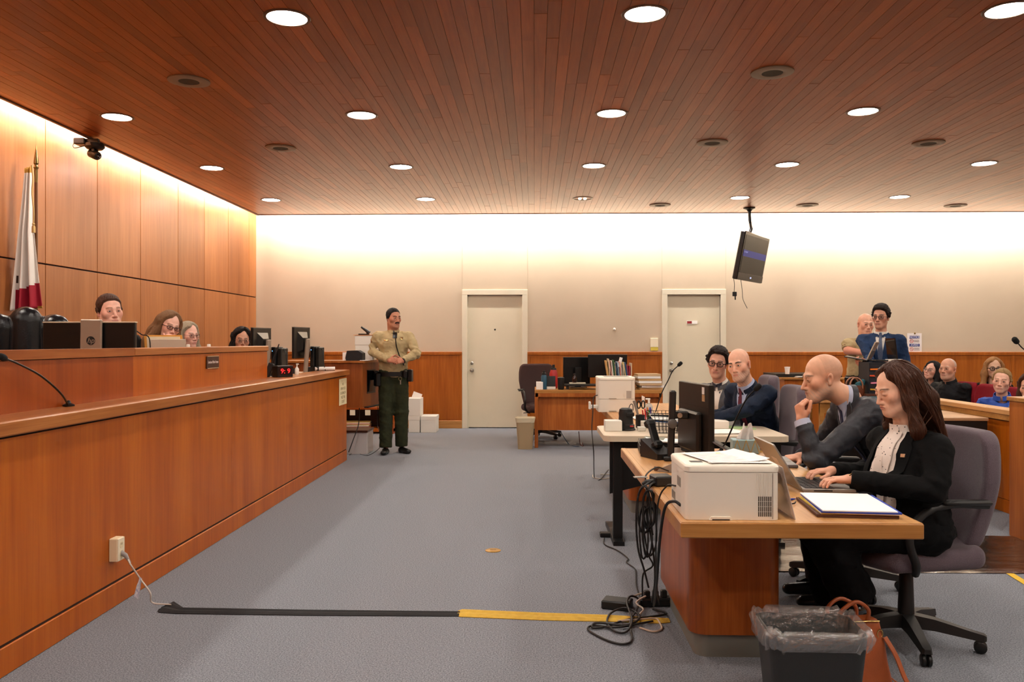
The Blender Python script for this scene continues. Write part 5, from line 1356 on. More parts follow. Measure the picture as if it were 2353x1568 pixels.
_tc = nd(nt_, 'ShaderNodeTexCoord'); _nz = nd(nt_, 'ShaderNodeTexNoise'); _nz.inputs['Scale'].default_value = 32; _nz.inputs['Detail'].default_value = 5; _bp = nd(nt_, 'ShaderNodeBump'); _bp.inputs['Strength'].default_value = 1; _bp.inputs['Distance'].default_value = .02
nt_.links.new(_tc.outputs['Object'], _nz.inputs['Vector']); nt_.links.new(_nz.outputs['Fac'], _bp.inputs['Height']); nt_.links.new(_bp.outputs[0], _gl.inputs['Normal'])
nt_.links.new(_gl.outputs[0], _m1.inputs[1]); nt_.links.new(_df.outputs[0], _m1.inputs[2]); nt_.links.new(_tr.outputs[0], _m2.inputs[1]); nt_.links.new(_m1.outputs[0], _m2.inputs[2]); nt_.links.new(_m2.outputs[0], nt_.nodes['Material Output'].inputs[0])
MB().sheet(rows).build('liner', lm_, wbn, 180)
MB().box((0, .0, .12), (.16, .1, .03), rotm(12, 8, 20)).build('crumpled_paper', mat('dull_paper', '8a8878', .8), wbn)
hb = empty('handbag', (1.245, 3.33, 0), 12, 'tan leather handbag with strap standing beside the waste bin', 'handbag')
M_TAN = mat('tan_leather', 'A2522A', .42, bump=.12, bscale=160, var=.08, vscale=14)
def hbf(p):
    z = np.clip(p[:, 2]/.30, 0, 1.2); hw = .165-.05*z; hd = .085-.045*z
    qx = np.abs(p[:, 0])-hw; qy = np.abs(p[:, 1])-hd; qz = np.abs(p[:, 2]-.145)-.145
    q = np.stack([qx, qy, qz], 1)+.02
    return (np.sqrt((np.maximum(q, 0)**2).sum(1))+np.minimum(q.max(1), 0)-.02)*.9+.003*wob(p, 30, 4)
soft('body', hbf, (-.21, -.13, -.01), (.21, .13, .33), .009, M_TAN, hb)
MB().tube(smoothpath([(-.06, -.03, .27), (-.06, -.05, .33), (0, -.06, .37), (.06, -.05, .33), (.06, -.03, .27)], 6), .008, 8).build('handle', M_TAN, hb, 60)
MB().tube(smoothpath([(-.06, .03, .27), (-.06, .04, .32), (0, .05, .35), (.06, .04, .32), (.06, .03, .27)], 6), .008, 8).build('handle', M_TAN, hb, 60)
MB().tube([Vector((t, -.045+.0*t, .287-.3*t*t)) for t in [-.11+.022*k for k in range(11)]], .004, 6).build('zip', mat('gold_hw', 'D0B070', .25, metal=1), hb, 60)
for s in (-1, 1):
    MB().tube([Vector((s*.11+.012*math.cos(a), -.05, .235+.016*math.sin(a))) for a in [2*PI*k/14 for k in range(15)]], .003, 6).build('ring', mat('gold_hw', 'D0B070', .25, metal=1), hb, 60)
def ribbon(name, pts, w, m, parent, th=.004, side=None):
    pp = smoothpath(pts, 7); rows = []
    for i, p in enumerate(pp):
        t = (pp[min(i+1, len(pp)-1)]-pp[max(i-1, 0)]).normalized(); sd = Vector(side) if side else t.cross(Vector((0, 0, 1)))
        sd = sd.normalized() if sd.length > 1e-5 else Vector((1, 0, 0)); rows.append([p-sd*w/2, p+sd*w/2])
    return MB().sheet(rows, th).build(name, m, parent, 60)
ribbon('strap', [(.13, -.05, .22), (.15, -.09, .16), (.17, -.13, .07), (.20, -.19, .02), (.27, -.27, .012), (.33, -.34, .012)], .026, M_TAN, hb, .004, (1, .5, 0))
ribbon('strap', [(.14, .02, .10), (.17, -.02, .05), (.21, -.10, .016), (.25, -.2, .012), (.36, -.3, .008)], .026, M_TAN, hb, .004, (.3, 1, 0))

# ---------------------------------------------------------------- right: bar, gallery seats, lectern, side tables
bar = empty('gallery_bar', (3.82, 0, 0), 0, 'low wooden bar dividing the court from the red gallery seats', 'partition')
BY0, BY1 = 4.2, 8.45
MB().b6(0, .05, BY0, BY1, .11, .80).build('panel', W_BENCH, bar); MB().b6(-.004, .054, BY0, BY1, 0, .105, .003).build('base', W_BENCH, bar)
MB().b6(-.012, .062, BY0, BY1, .745, .752).build('reveal', M_DARKGAP, bar)
MB().b6(-.03, .12, BY0, BY1+.01, .795, .84, .006).build('top_rail', W_OAK, bar); MB().b6(-.02, .07, BY0, BY1, .75, .796, .003).build('rail_support', W_OAKX, bar)
lc = empty('lectern', (3.40, 5.72, 0), 0, 'open-backed wooden lectern with a paper shelf at the right edge', 'lectern')
MB().b6(0, .03, 0, .3, 0, .965).build('side_panel', W_DESK, lc); MB().b6(.37, .4, 0, .3, 0, .965).build('side_panel', W_DESK, lc)
MB().b6(.03, .37, .27, .3, .05, .965).build('front_panel', W_DESK, lc); MB().b6(-.01, .41, -.02, .32, .965, .995, .003).build('top', W_OAKX, lc)
MB().b6(.03, .37, .02, .27, .69, .71).build('shelf', W_OAKX, lc); MB().b6(.03, .37, .02, .27, .05, .075).build('shelf', W_DESK, lc); MB().b6(.03, .37, .02, .27, .33, .35).build('shelf', W_DESK, lc)
stack('paper_stack', 'stacked white papers on the lectern shelf', (3.60, 5.86, .711), .2, .2, 6, .026, 0, [M_PAPER, mat('dull_paper', '8a8878', .8)])
stack('paper_stack', 'white sheets on top of the lectern', (3.60, 5.88, .996), .26, .2, 2, .004, 4)
gooseneck('gooseneck_microphone', 'gooseneck microphone on the lectern at the right edge', [(3.70, 5.95, .996), (3.68, 5.95, 1.15), P(2368, 815, 5.92), P(2349, 800, 5.9), P(2338, 788, 5.88)], .02, True, .05)
tk3 = empty('side_table', (2.75, 6.9, 0), 0, 'dark-framed table with pale wooden top against the bar', 'table')
MB().b6(0, .98, 0, .75, .735, .762, .003).build('top', wood('pale_pink_oak', 'A8805C', 'B88E68', 'C89E78', 'X', 1.2, .3), tk3)
MB().b6(.02, .96, .01, .03, .62, .736).build('apron', M_BLKT, tk3)
for x in (.0, .935):
    for y in (.02, .69): MB().b6(x, x+.045, y, y+.045, 0, .736).build('leg', M_BLKT, tk3)
MB().b6(.04, .94, .70, .72, .2, .736).build('modesty_panel', M_BLKT, tk3)
tk4 = empty('exhibit_table', (2.72, 8.0, 0), 0, 'light oak table carrying the bag and paper sorter', 'table')
MB().b6(0, .92, 0, .42, .80, .842, .004).build('top', W_OAK, tk4); MB().b6(.02, .9, .03, .05, .7, .8).build('apron', W_OAKX, tk4)
for x in (.02, .86): 
    for y in (.02, .36): MB().b6(x, x+.04, y, y+.04, 0, .8).build('leg', W_OAKX, tk4)
bg = empty('leather_bag', (P(1966, 900, 8.12).x, 8.15, .843), 0, 'open brown leather bag with two handles on the oak table', 'handbag')
M_BRL = mat('brown_bag_leather', '5A2C16', .35, bump=.1, bscale=150)
MB().loft([[Vector((u, v, z)) for u, v in rrect(w, d, .03)] for z, w, d in ((0, .15, .11), (.05, .17, .12), (.12, .185, .10), (.12, .175, .09), (.05, .16, .11))]).build('body', M_BRL, bg, 50)
for y in (-.05, .05): MB().tube(smoothpath([(-.06, y, .09), (-.055, y, .15), (-.02, y*.8, .19), (.02, y*.8, .19), (.055, y, .15), (.06, y, .09)], 5), .008, 6).build('handle', mat('bag_handle', '9A6A50', .4), bg, 60)
soft('teal_scarf', ops([('u', s_ell((.05, .0, .12), (.045, .04, .035)), 0), ('u', s_ell((.085, .01, .15), (.025, .03, .03)), .02)]), (-.02, -.06, .06), (.13, .06, .2), .009, mat('teal_cloth', '1F5560', .8), bg)
srt = empty('paper_sorter', (P(2018, 910, 8.2).x, 8.2, .843), 0, 'dark navy paper sorter with orange, pink and yellow sheets in its slots', 'sorter')
M_NAVY = mat('navy_board', '12151F', .5)
for x in (-.14, .135): MB().b6(x, x+.006, -.13, .13, 0, .345).build('side', M_NAVY, srt)
MB().b6(-.14, .14, .125, .13, 0, .345).build('back', M_NAVY, srt)
cols = ['7FA6B0', 'C99A2E', 'E08AA8', 'E85A30', 'E87A20']
for i in range(6):
    MB().b6(-.135, .135, -.13, .125, .066*i, .066*i+.006 if i < 5 else .066*i+.014).build('shelf', M_NAVY, srt)
    if i < 5:
        MB().b6(-.135, .13, -.128, -.08, .066*i+.024, .066*i+.064).build('slot_flap', M_NAVY, srt)
        MB().box((-.005, -.02, .066*i+.016), (.25, .23, .014), rotm(0, 2*(i % 2)-1, 3*(i % 3)-3)).build('sheets', mat('slot_'+cols[i], cols[i], .8), srt)
stack('book_pile', 'brown folder over a teal book beside the paper sorter', (P(2006, 912, 8.05).x, 8.045, .843), .16, .06, 2, .022, 0, [mat('teal_book', '5C8088', .6), mat('brown_folder', '4a2414', .6)], jitter=.004)
lm = empty('open_laptop', (P(2046, 826, 8.2).x-.06, 8.2, 1.196), 0, 'glossy dark open laptop on top of the paper sorter', 'laptop')
MB().b6(-.13, .12, -.12, .10, 0, .014, .002).build('base', M_BLACKP, lm); MB().b6(-.01, .125, -.124, -.05, .0, .022).build('white_tray', M_WHITE, lm)
MB().prism([(-.11, 0), (.10, 0), (.10, .21), (-.11, .21)], 0, .012, lambda u, v, w: (.075+v*.12*-1+w, u, .015+v)).build('lid', mat('glossy_dark', '2A2522', .12, metal=.2), lm)
# red gallery seats
def red_seat(label, x, y, rz=-90):
    o = empty('gallery_armchair', (x, y, 0), rz, label, 'seat', 'red upholstered gallery seats')
    def bkf(p):
        z = p[:, 2]; hw = .235-.03*np.clip((z-.75)/.2, 0, 1); yc = .22+.1*(z-.45)-.04*(p[:, 0]/.24)**2
        qx = np.abs(p[:, 0])-hw+.07; qz = np.abs(z-.68)-.23+.07
        out = np.sqrt(np.maximum(qx, 0)**2+np.maximum(qz, 0)**2)+np.minimum(np.maximum(qx, qz), 0)-.07
        b = np.abs(p[:, 1]-yc)-.035; k = .03; h = np.maximum(k-np.abs(out-b), 0)/k
        return (np.maximum(out, b)+h*h*k*.25)*.85
    soft('backrest', bkf, (-.3, .08, .4), (.3, .36, .95), .018, M_CHAIRR, o)
    soft('seat', ops([('u', s_box((0, 0, .42), (.23, .22, .04), .035), 0)]), (-.27, -.27, .36), (.27, .27, .5), .018, M_CHAIRR, o)
    MB().box((0, .29, .64), (.40, .02, .4), rotm(6), .008).build('back_shell', M_BLACKP, o)
    for s in (-1, 1):
        MB().box((s*.27, .0, .62), (.05, .3, .03), None, .01).build('armrest', W_OAKX, o); MB().b6(s*.27-.02, s*.27+.02, -.06, .2, 0, .61).build('stanchion', M_BLACKP, o)
    return o
seats = [(4.72, 8.15, 'red gallery seat under the woman in blue jacket'), (4.78, 8.78, 'empty red gallery seat next to the woman in blue jacket'), (4.85, 9.4, 'red gallery seat beside the older man in black jacket'), (4.9, 9.98, 'red gallery seat under the older man in black jacket'), (4.95, 10.6, 'red gallery seat under the woman with white collar'),
         (5.75, 9.25, 'red gallery seat under the blonde woman with dark glasses'), (5.7, 8.6, 'red gallery seat at the right photo edge')]
for x, y, l in seats: red_seat(l, x, y)
sc2 = empty('side_counter', (3.42, 11.55, 0), 0, 'brown counter with black ledge against the back wall', 'counter')
MB().b6(.05, .85, .04, .8, 0, .86).build('body', W_WAINS, sc2); MB().b6(.0, .9, 0, .85, .86, .885, .003).build('top', W_OAKX, sc2); MB().b6(-.02, .9, .2, .85, .885, .93).build('ledge', M_BLACKP, sc2)
cp_ = empty('paper_cup', (P(1810, 858, 11.7).x, 11.72, .931), 0, 'white paper cups on the black ledge behind the bald man', 'cup')
MB().lathe((0, 0, 0), [(.028, 0), (.036, .09), (.036, .092)], 18).build('cup', M_PAPER, cp_, 30); MB().lathe((.0, 0, .05), [(.03, 0), (.04, .05), (.04, .052)], 18).build('cup', M_PAPER, cp_, 30)
stack('paper_pad', 'white paper pad on the front of the brown counter', (3.85, 11.63, .886), .4, .14, 3, .006)
# ---------------------------------------------------------------- people
M_SKIN = mat('skin', 'C89070', .45, spec=.4, attr='Col', bump=.04, bscale=380, sss=.06)
def mix(a, b, t): return a + (b-a)*t[:, None]
def smooth01(x): x = np.clip(x, 0, 1); return x*x*(3-2*x)
def s_tube(a, b, ra, rb, rnd=.006, flat=None):
    """flat-ended tapered tube"""
    a = V3(a); b = V3(b); d = b-a; L = float(np.sqrt((d*d).sum())); d = d/L
    def f(p):
        q = p-a; t = q @ d; w = q - t[:, None]*d
        r = np.sqrt((w*w).sum(1)) - (ra+(rb-ra)*np.clip(t/L, 0, 1)) + rnd
        z = np.abs(t-L/2)-L/2+rnd
        return np.minimum(np.maximum(r, z), 0)+np.sqrt(np.maximum(r, 0)**2+np.maximum(z, 0)**2)-rnd
    return f
def head_field(o):
    g = o.get; W = g('w', 1.0); jw = g('jaw', 1.0); fat = g('fat', 0); fem = g('fem', 0); nl = g('nose', 1.0); lid = g('lid', 0)
    seq = [('u', s_ell((0, .016, .034), (.0745*W, .096, .085)), 0),
           ('u', s_ell((0, -.026, -.034), (.0605*W, .061, .086)), .03)]
    jx = .047*jw*W
    for s in (-1, 1):
        seq += [('u', s_cap((s*jx, .004, -.060), (s*.012, -.070, -.101-.004*(1-fem)), .019+.006*fat, .0155), .032),
                ('u', s_ell((s*.043*W, -.052, -.024), (.024, .026, .022+.008*fat)), .03)]
    if fat: seq.append(('u', s_ell((0, -.02, -.098), (.05*W, .055, .028)), .04))
    seq += [('u', s_cap((-.034, -.0785, .0175), (.034, -.0785, .0175), .0115-.003*fem), .018),
            ('u', s_ell((0, -.071, -.103), (.019+.006*(1-fem), .017, .015)), .025)]
    for s in (-1, 1):
        seq += [('s', s_ell((s*.032, -.101, -.004), (.021, .0165, .0135)), .012)]
    nz = -.037*nl
    seq += [('u', s_cap((0, -.083, .008), (0, -.1075-.006*(nl-1)*5, nz), .0078, .0105-.002*fem), .013),
            ('u', s_ell((.0115, -.0965, nz-.004), (.0082, .010, .0075)), .008), ('u', s_ell((-.0115, -.0965, nz-.004), (.0082, .010, .0075)), .008),
            ('s', s_ell((.0065, -.1045, nz-.0125), (.0036, .005, .004)), .003), ('s', s_ell((-.0065, -.1045, nz-.0125), (.0036, .005, .004)), .003),
            ('u', s_ell((0, -.0775, -.066), (.031, .0195, .022)), .018),
            ('u', s_cap((-.0165, -.0935, -.0665), (.0165, -.0935, -.0665), .0045+.0007*fem), .006),
            ('u', s_cap((-.014, -.0925, -.0755), (.014, -.0925, -.0755), .0052+.0009*fem), .006),
            ('s', s_cap((-.021, -.0985, -.0708), (.021, -.0985, -.0708), .0017), .0025)]
    for s in (-1, 1):
        seq += [('u', s_ell((s*.0315, -.0775, -.001), (.0165, .0135, .0130)), .004)]
        if lid < .9:
            seq += [('s', s_ell((s*.0318, -.0945, -.0018-.002*lid), (.0142, .012, .0058*(1-lid)+.0005)), .0015)]
        else:
            seq += [('s', s_cap((s*.021, -.0905, -.0075), (s*.043, -.0885, -.007), .0012), .002)]
        E = rotm(0, s*10, s*22)
        seq += [('u', s_ell((s*.0775*W, .016, -.010), (.0075, .0185, .031), E), .006),
                ('s', s_ell((s*.085*W, .011, -.008), (.006, .010, .017), E), .004),
                ('u', s_ell((s*.0765*W, .009, -.034), (.006, .009, .010)), .006)]
    b = g('beardgeo', 0)
    if b: seq.append(('u', s_ell((0, -.055, -.098), (.040, .038, .028+b)), .02))
    return ops(seq)
def head_colors(v, o):
    """vertex colours of the head, from where they sit on the face"""
    g = o.get; base = np.array(lin(g('skin', 'D2A083')), F4)*np.array([1.05, 1.12, 1.11], F4); n = len(v)
    c = np.tile(base, (n, 1)); x, y, z = v[:, 0], v[:, 1], v[:, 2]; ax = np.abs(x); front = smooth01((-.02-y)/.04)
    red = base*np.array([1.03, .74, .70], F4)
    for cx, cz, r, k in ((.045, -.035, .028, .26), (0, -.036, .016, .30), (.08, -.01, .03, .4)):
        c = mix(c, red, k*np.exp(-((ax-cx)**2+(z-cz)**2)/(r*r))*(front if cx < .06 else 1))
    c = c*(1+.05*wob(v, 70, 3)+.03*wob(v, 190, 5))[:, None]
    lipc = np.array(lin(g('lips', 'B0665A')), F4)
    lm = np.exp(-((z+.0712)/.0078)**4)*np.exp(-(ax/.0215)**6)*smooth01((-.082-y)/.006)
    c = mix(c, lipc, .75*lm)
    if g('brow'):
        bz = .0205+.004*np.sin(np.clip((ax-.013)/.038, 0, 1)*PI)-.004*np.clip((ax-.04)/.014, 0, 1)
        bm = smooth01((.0058-np.abs(z-bz)*g('browthin', 1.0))/.003)*smooth01((ax-.010)/.006)*smooth01((.054-ax)/.008)*front
        c = mix(c, np.array(lin(g('brow')), F4), .85*bm)
    ez = -.0018-.0055*(g('lid', 0) >= .9)
    em = np.exp(-(((ax-.0318)/.0155)**2+((z-ez)/.0062)**2)**3)*(y < -.07)
    c = mix(c, base*.30, em*(.5 if g('lid', 0) < .9 else .65*np.exp(-((z-ez)/.0028)**2)))
    dark = np.exp(-(((ax-.032)/.022)**2+((z+.004)/.016)**2))*front
    c = mix(c, base*np.array([.86, .76, .74], F4), .3*dark)
    if g('stubble'):
        m = smooth01((-.040-z)/.025)*smooth01((.035-y)/.03)*(1-lm)
        m = np.maximum(m, smooth01((.010-np.abs(z+.054))/.006)*smooth01((.032-ax)/.01)*front*(1-lm))
        m = np.maximum(m, smooth01((.014-np.abs(y-.0))/.008)*smooth01((ax-.05)/.012)*smooth01((.02-z)/.03))
        m *= .62+.38*wob(v, 420, 8)
        c = mix(c, np.array(lin(g('stubble')), F4), np.clip(g('stub_amt', .6)*m, 0, 1))
    if g('buzz'):
        zl = hairline(y, ax, g('line', 'std'))
        m = smooth01((z-zl+.006)/.014)*(.8+.2*wob(v, 380, 9))
        c = mix(c, np.array(lin(g('buzz')), F4), np.clip(g('buzz_amt', .8)*m, 0, 1))
    nm = y > 9
    return np.clip(c, .004, 1)
LINES = {'std': ([-.11, -.07, -.045, -.03, .0, .02, .045, .07, .12], [.080, .076, .056, .020, -.008, -.018, -.03, -.07, -.082]),
         'recede': ([-.11, -.07, -.045, -.03, .0, .02, .045, .07, .12], [.086, .083, .068, .032, -.006, -.018, -.03, -.07, -.082]),
         'bald': ([-.11, -.03, .0, .03, .07, .12], [.3, .3, .02, .03, .02, .02]),
         'fem': ([-.11, -.07, -.05, -.03, .0, .03, .07, .12], [.070, .064, .046, .02, -.02, -.05, -.1, -.1])}
def hairline(y, ax, kind):
    a, b = LINES[kind]; return np.interp(y, a, b).astype(F4)
def short_hair(o, hf):
    g = o.get; t = g('hair_t', .012); kind = g('line', 'std'); ns = g('hair_noise', .0025); top = g('hair_top', .0)
    qf = s_ell((0, -.012, .092), (.062, .082, .032+top)) if top else None
    def f(p):
        ax = np.abs(p[:, 0]); ln = hairline(p[:, 1], ax, kind)+.003*wob(p, 150, 13)+.005*wob(p, 55, 14); tap = smooth01((p[:, 2]-ln)/.022)
        d = hf(p) - .0012 - t*tap*(.4+.6*smooth01((p[:, 2]+.01)/.07))
        if qf is not None: d = smin(d, qf(p)+.02*(1-tap), .03)
        q = p*np.array([1, .4, 1], F4)
        d = d - ns*tap*(wob(q, 210, 11)+.7*wob(q, 430, 12))
        return np.maximum(d, (ln-p[:, 2])*.8)*.8
    return f
class Hand:
    """fields of a hand with five fingers: w wrist, f forward, u back-of-hand normal, th +1/-1 thumb side"""
    L = ((.040, .025, .020), (.044, .028, .021), (.041, .026, .020), (.032, .020, .018))
    def __init__(s, w, f, u, th, curls=((20, 25, 15),)*4, spread=5, thumb=(.55, -.25, .8), thumb2=(.85, -.2, .4), sc=1.0, arm=None, arm_r=.030):
        w = Vector(w); f = Vector(f).normalized(); u = Vector(u); u = (u-f*u.dot(f)).normalized(); t = f.cross(u)*th
        s.th = th
        P_ = lambda a, b, c: w + (f*a+u*b+t*c)*sc
        seq = []; tips = []
        offs = (.026, .009, -.009, -.025)
        for i in range(4):
            k = P_(.082-.006*abs(i-1.2), .002, offs[i])
            seq.append(('u', s_cap(P_(.004, 0, offs[i]*.55), k, .0145*sc, .0105*sc), .012*sc))
            sp = R(spread*(1.3-i)); d = (f*math.cos(sp)+t*math.sin(sp)).normalized(); up = u.copy()
            cu = curls[i if len(curls) > i else 0]; p = k; rr = (.0092, .0084, .0078, .0068) if i < 3 else (.0082, .0074, .0068, .006)
            for j in range(3):
                a = -R(cu[j]); ax = d.cross(up)
                M_ = Matrix.Rotation(a, 3, ax); d = (M_ @ d).normalized(); up = (M_ @ up).normalized()
                q = p + d*Hand.L[i][j]*sc
                seq.append(('u', s_cap(p, q, rr[j]*sc, rr[j+1]*sc), .0035*sc)); p = q
            tips.append((p, d, up))
        seq.append(('u', s_ell(P_(.045, -.008, 0), (.036*sc, .036*sc, .036*sc)), 0)) if False else None
        seq.append(('u', s_cap(P_(.03, -.008, .012), P_(.06, -.006, -.008), .016*sc, .013*sc), .015*sc))
        b0 = P_(.016, -.006, .022); d1 = (f*thumb[0]+u*thumb[1]+t*thumb[2]).normalized(); b1 = b0+d1*.036*sc
        d2 = (f*thumb2[0]+u*thumb2[1]+t*thumb2[2]).normalized(); b2 = b1+d2*.031*sc; b3 = b2+(d2*.9+f*.3).normalized()*.022*sc
        seq += [('u', s_cap(P_(.008, -.003, .008), b1, .016*sc, .0115*sc), .012*sc), ('u', s_cap(b1, b2, .0105*sc, .0095*sc), .005*sc), ('u', s_cap(b2, b3, .0095*sc, .008*sc), .003*sc)]
        if arm is not None: seq.append(('u', s_cap(w+(w-Vector(arm)).normalized()*.005, w.lerp(Vector(arm), .45), .0235*sc, arm_r*sc, flat=None), .014*sc))
        seq[0] = ('u', seq[0][1], 0)
        s.f = ops(seq); s.w = w; s.tips = tips; s.thumb_tip = b3
        pts = [w, b1, b2, b3]+[q[0] for q in tips]+[P_(.085, 0, .03), P_(.085, 0, -.03)]
        if arm is not None: pts.append(w.lerp(Vector(arm), .45))
        s.lo = [min(p[i] for p in pts)-.04 for i in range(3)]; s.hi = [max(p[i] for p in pts)+.04 for i in range(3)]
CURL = {'relax': ((18, 28, 18), (22, 32, 20), (26, 36, 22), (30, 38, 24)), 'type': ((12, 34, 26), (14, 38, 28), (14, 36, 26), (10, 30, 24)),
        'fist': ((78, 88, 50), (82, 90, 55), (84, 92, 55), (86, 92, 55)), 'chin': ((55, 80, 40), (58, 86, 45), (60, 88, 45), (60, 86, 45)), 'flat': ((8, 10, 6),)*4, 'grip': ((45, 55, 30), (48, 58, 32), (50, 60, 34), (52, 60, 34)), 'lace': ((35, 45, 25), (38, 48, 28), (40, 50, 28), (42, 50, 28))}
class Person:
    def __init__(s, label, head_w, rz, head=(0, 0, 0), lean=6, sw=.185, opts=None, h=.006, neck=(0, .035, -.165), scale=1.0, twist=0, base_z=0, name='person', wide=1.0):
        s.o = opts or {}; s.rz = rz; s.h = h; s.sc = scale
        hw = Vector(head_w); s.root_loc = Vector((hw.x, hw.y, base_z)); s.Ri = Matrix.Rotation(-R(rz), 3, 'Z')
        s.H = Vector((0, 0, hw.z-base_z)); s.label = label; s.name = name; s.wide = wide
        s.Mh = Matrix.Translation(s.H) @ (Matrix.Rotation(R(head[0]), 4, 'Z') @ Matrix.Rotation(R(head[1]), 4, 'X') @ Matrix.Rotation(R(head[2]), 4, 'Y')) @ Matrix.Scale(scale, 4)
        s.T = Matrix.Rotation(R(twist), 3, 'Z') @ Matrix.Rotation(R(lean), 3, 'X')
        s.N = s.H + Matrix.Rotation(R(twist), 3, 'Z') @ (Vector(neck)+Vector((0, 0, -.014)))
        s.sh = {k: s.tp(k*(sw-.012), .008, -.068) for k in (-1, 1)}
        s.chest = s.tp(0, .005, -.17); s.waist = s.tp(0, .005, -.34); s.pelvis = s.tp(0, .01, -.42)
        s.arm_depth = -.225; s.hands = []; s.el = {}; s.wr = {}; s.kids = []
        s.knee = None
    def tp(s, a, b, c): return s.N + s.T @ Vector((a, b, c))
    def L(s, w): return s.Ri @ (Vector(w)-s.root_loc)          # world -> person
    def arm(s, k, el, wr): s.el[k] = Vector(el); s.wr[k] = Vector(wr)
    def hand(s, k, f, u, curl='relax', **kw):
        if 'arm' not in kw: kw['arm'] = s.el[k]
        s.hands.append(Hand(s.wr[k], f, u, kw.pop('th', k), CURL[curl] if isinstance(curl, str) else curl, sc=kw.pop('sc', .97*s.sc), **kw))
    def body(s, hand_h=None, legs=None, low=.0):
        o = s.o; hf = head_field(o); s.hf = hf; Mi = s.Mh.inverted()
        nb = s.Mh @ Vector((0, .022, -.062)); fat = o.get('fat', 0); nr = o.get('neck_r', .054)
        fld = ops([('u', lambda p, f=xf(hf, s.Mh): f(p)*s.sc, 0), ('u', s_cap(nb, s.N+s.T @ Vector((0, .0, .0)), nr*.95+.004*fat, nr*1.08), .03),
                   ('u', s_cap(s.tp(-.07, -.005, -.085), s.tp(.07, -.005, -.085), .032), .05), ('u', s_ell(s.tp(0, -.01, -.15), (.11, .07, .09)), .05)])
        c = s.H.lerp(s.N, .5)
        lo = [min(s.H[i], s.N[i])-(.15, .17, .22)[i] for i in range(3)]; hi = [max(s.H[i], s.N[i])+(.15, .17, .145)[i] for i in range(3)]
        v, f = polygonise(fld, lo, hi, s.h)
        Mn = np.array(Mi, F4); vh = v.astype(F4) @ Mn[:3, :3].T + Mn[:3, 3]
        col = head_colors(vh, o); base = np.array(lin(o.get('skin', 'D2A083')), F4)
        VS, FS, CS = [v], [f], [col]; off = len(v)
        for hd in s.hands:
            hv, hq = polygonise(hd.f, hd.lo, hd.hi, hand_h or max(.0035, s.h))
            hc = np.tile(base*np.array([1.0, .93, .9], F4), (len(hv), 1))*(1+.05*wob(hv.astype(F4), 90, 3))[:, None]
            red = np.zeros(len(hv), F4)
            for tip, d, up in hd.tips:
                dd = np.sqrt(((hv-np.array(tip))**2).sum(1)); red = np.maximum(red, np.exp(-(dd/.012)**2))
                nl = np.array(tip+up*.006+d*.001); dn = np.sqrt(((hv-nl)**2).sum(1))
                hc = mix(hc, np.minimum(base*1.25+.05, 1), .6*smooth01((.0062-dn)/.003))
            hc = mix(hc, base*np.array([1, .75, .72], F4), .35*red)
            VS.append(hv); FS.append(hq+off); CS.append(hc); off += len(hv)
        # body under the clothes
        seq = [('u', s_cap(s.pelvis, s.waist, .10, .10), 0), ('u', s_cap(s.waist, s.chest, .10, .11, flat=(s.T @ Vector((0, 1, 0)), .7)), .04), ('u', s_cap(s.tp(-.12, .0, -.09), s.tp(.12, 0, -.09), .04), .05)]
        for k in s.el: seq += [('u', s_cap(s.sh[k], s.el[k], .033, .028), .03), ('u', s_cap(s.el[k], s.wr[k], .028, .022), .02)]
        pts = [s.pelvis, s.waist, s.chest]+list(s.sh.values())+list(s.el.values())+list(s.wr.values())
        if s.knee:
            for k in (-1, 1):
                seq += [('u', s_cap(s.pelvis+Vector((k*.08, 0, 0)), s.knee[k], .06, .045), .03), ('u', s_cap(s.knee[k], s.ank[k], .042, .032), .02)]; pts += [s.knee[k], s.ank[k]]
        lo = [min(p[i] for p in pts)-.14 for i in range(3)]; hi = [max(p[i] for p in pts)+.14 for i in range(3)]
        bv, bq = polygonise(ops(seq), lo, hi, .022, 0)
        VS.append(bv); FS.append(bq+off); CS.append(np.tile(base, (len(bv), 1)))
        s.obj = np_mesh(s.name, np.concatenate(VS), np.concatenate(FS), M_SKIN, None, np.concatenate(CS))
        s.obj.location = s.root_loc; s.obj.rotation_euler = (0, 0, R(s.rz)); tag(s.obj, s.label, 'person')
        s.eyes(); return s
    def eyes(s):
        o = s.o; d0 = Vector((o.get('look', 0)*.01, -1, o.get('looku', 0)*.01)).normalized()
        if o.get('lid', 0) >= .9: return
        for k in (-1, 1):
            c = Vector((k*.0315, -.0772, -.0015)); m = MB(); q = d0.to_track_quat('Z', 'Y').to_matrix()
            prof = [(.0, .0118), (.0028, .0114), (.0029, .0113), (.0058, .0103), (.006, .0101), (.009, .0077), (.0112, .0038), (.0118, 0), (.0112, -.0038), (.0, -.0118)]
            m.lathe(c, prof, 14, q, cap=False)
            ob = m.build('eye', [mat('eye_white', 'D8D0C8', .25), mat('iris_'+o.get('iris', '4A3020'), o.get('iris', '4A3020'), .2), mat('pupil', '0A0808', .1)], s.obj, 60)
            for p in ob.data.polygons:
                r = (p.center-c); w = r.normalized().dot(d0); p.material_index = 2 if w > .968 else (1 if w > .84 else 0)
            ob.matrix_local = s.Mh
    # ------- clothing
    def fold(s, p, amp, sd=0):
        a = wob(p*np.array([1, 1, 2.0], F4), 14, sd+21)
        w1 = wob(p*np.array([.8, .8, 1.9], F4), 19, sd+23); w2 = wob(p*np.array([1.2, 1.2, 1.0], F4), 27, sd+24)
        return amp*(.55*a + 1.5*np.exp(-(w1/.17)**2)*(.6+.4*a) + .9*np.exp(-(w2/.14)**2) - .9)
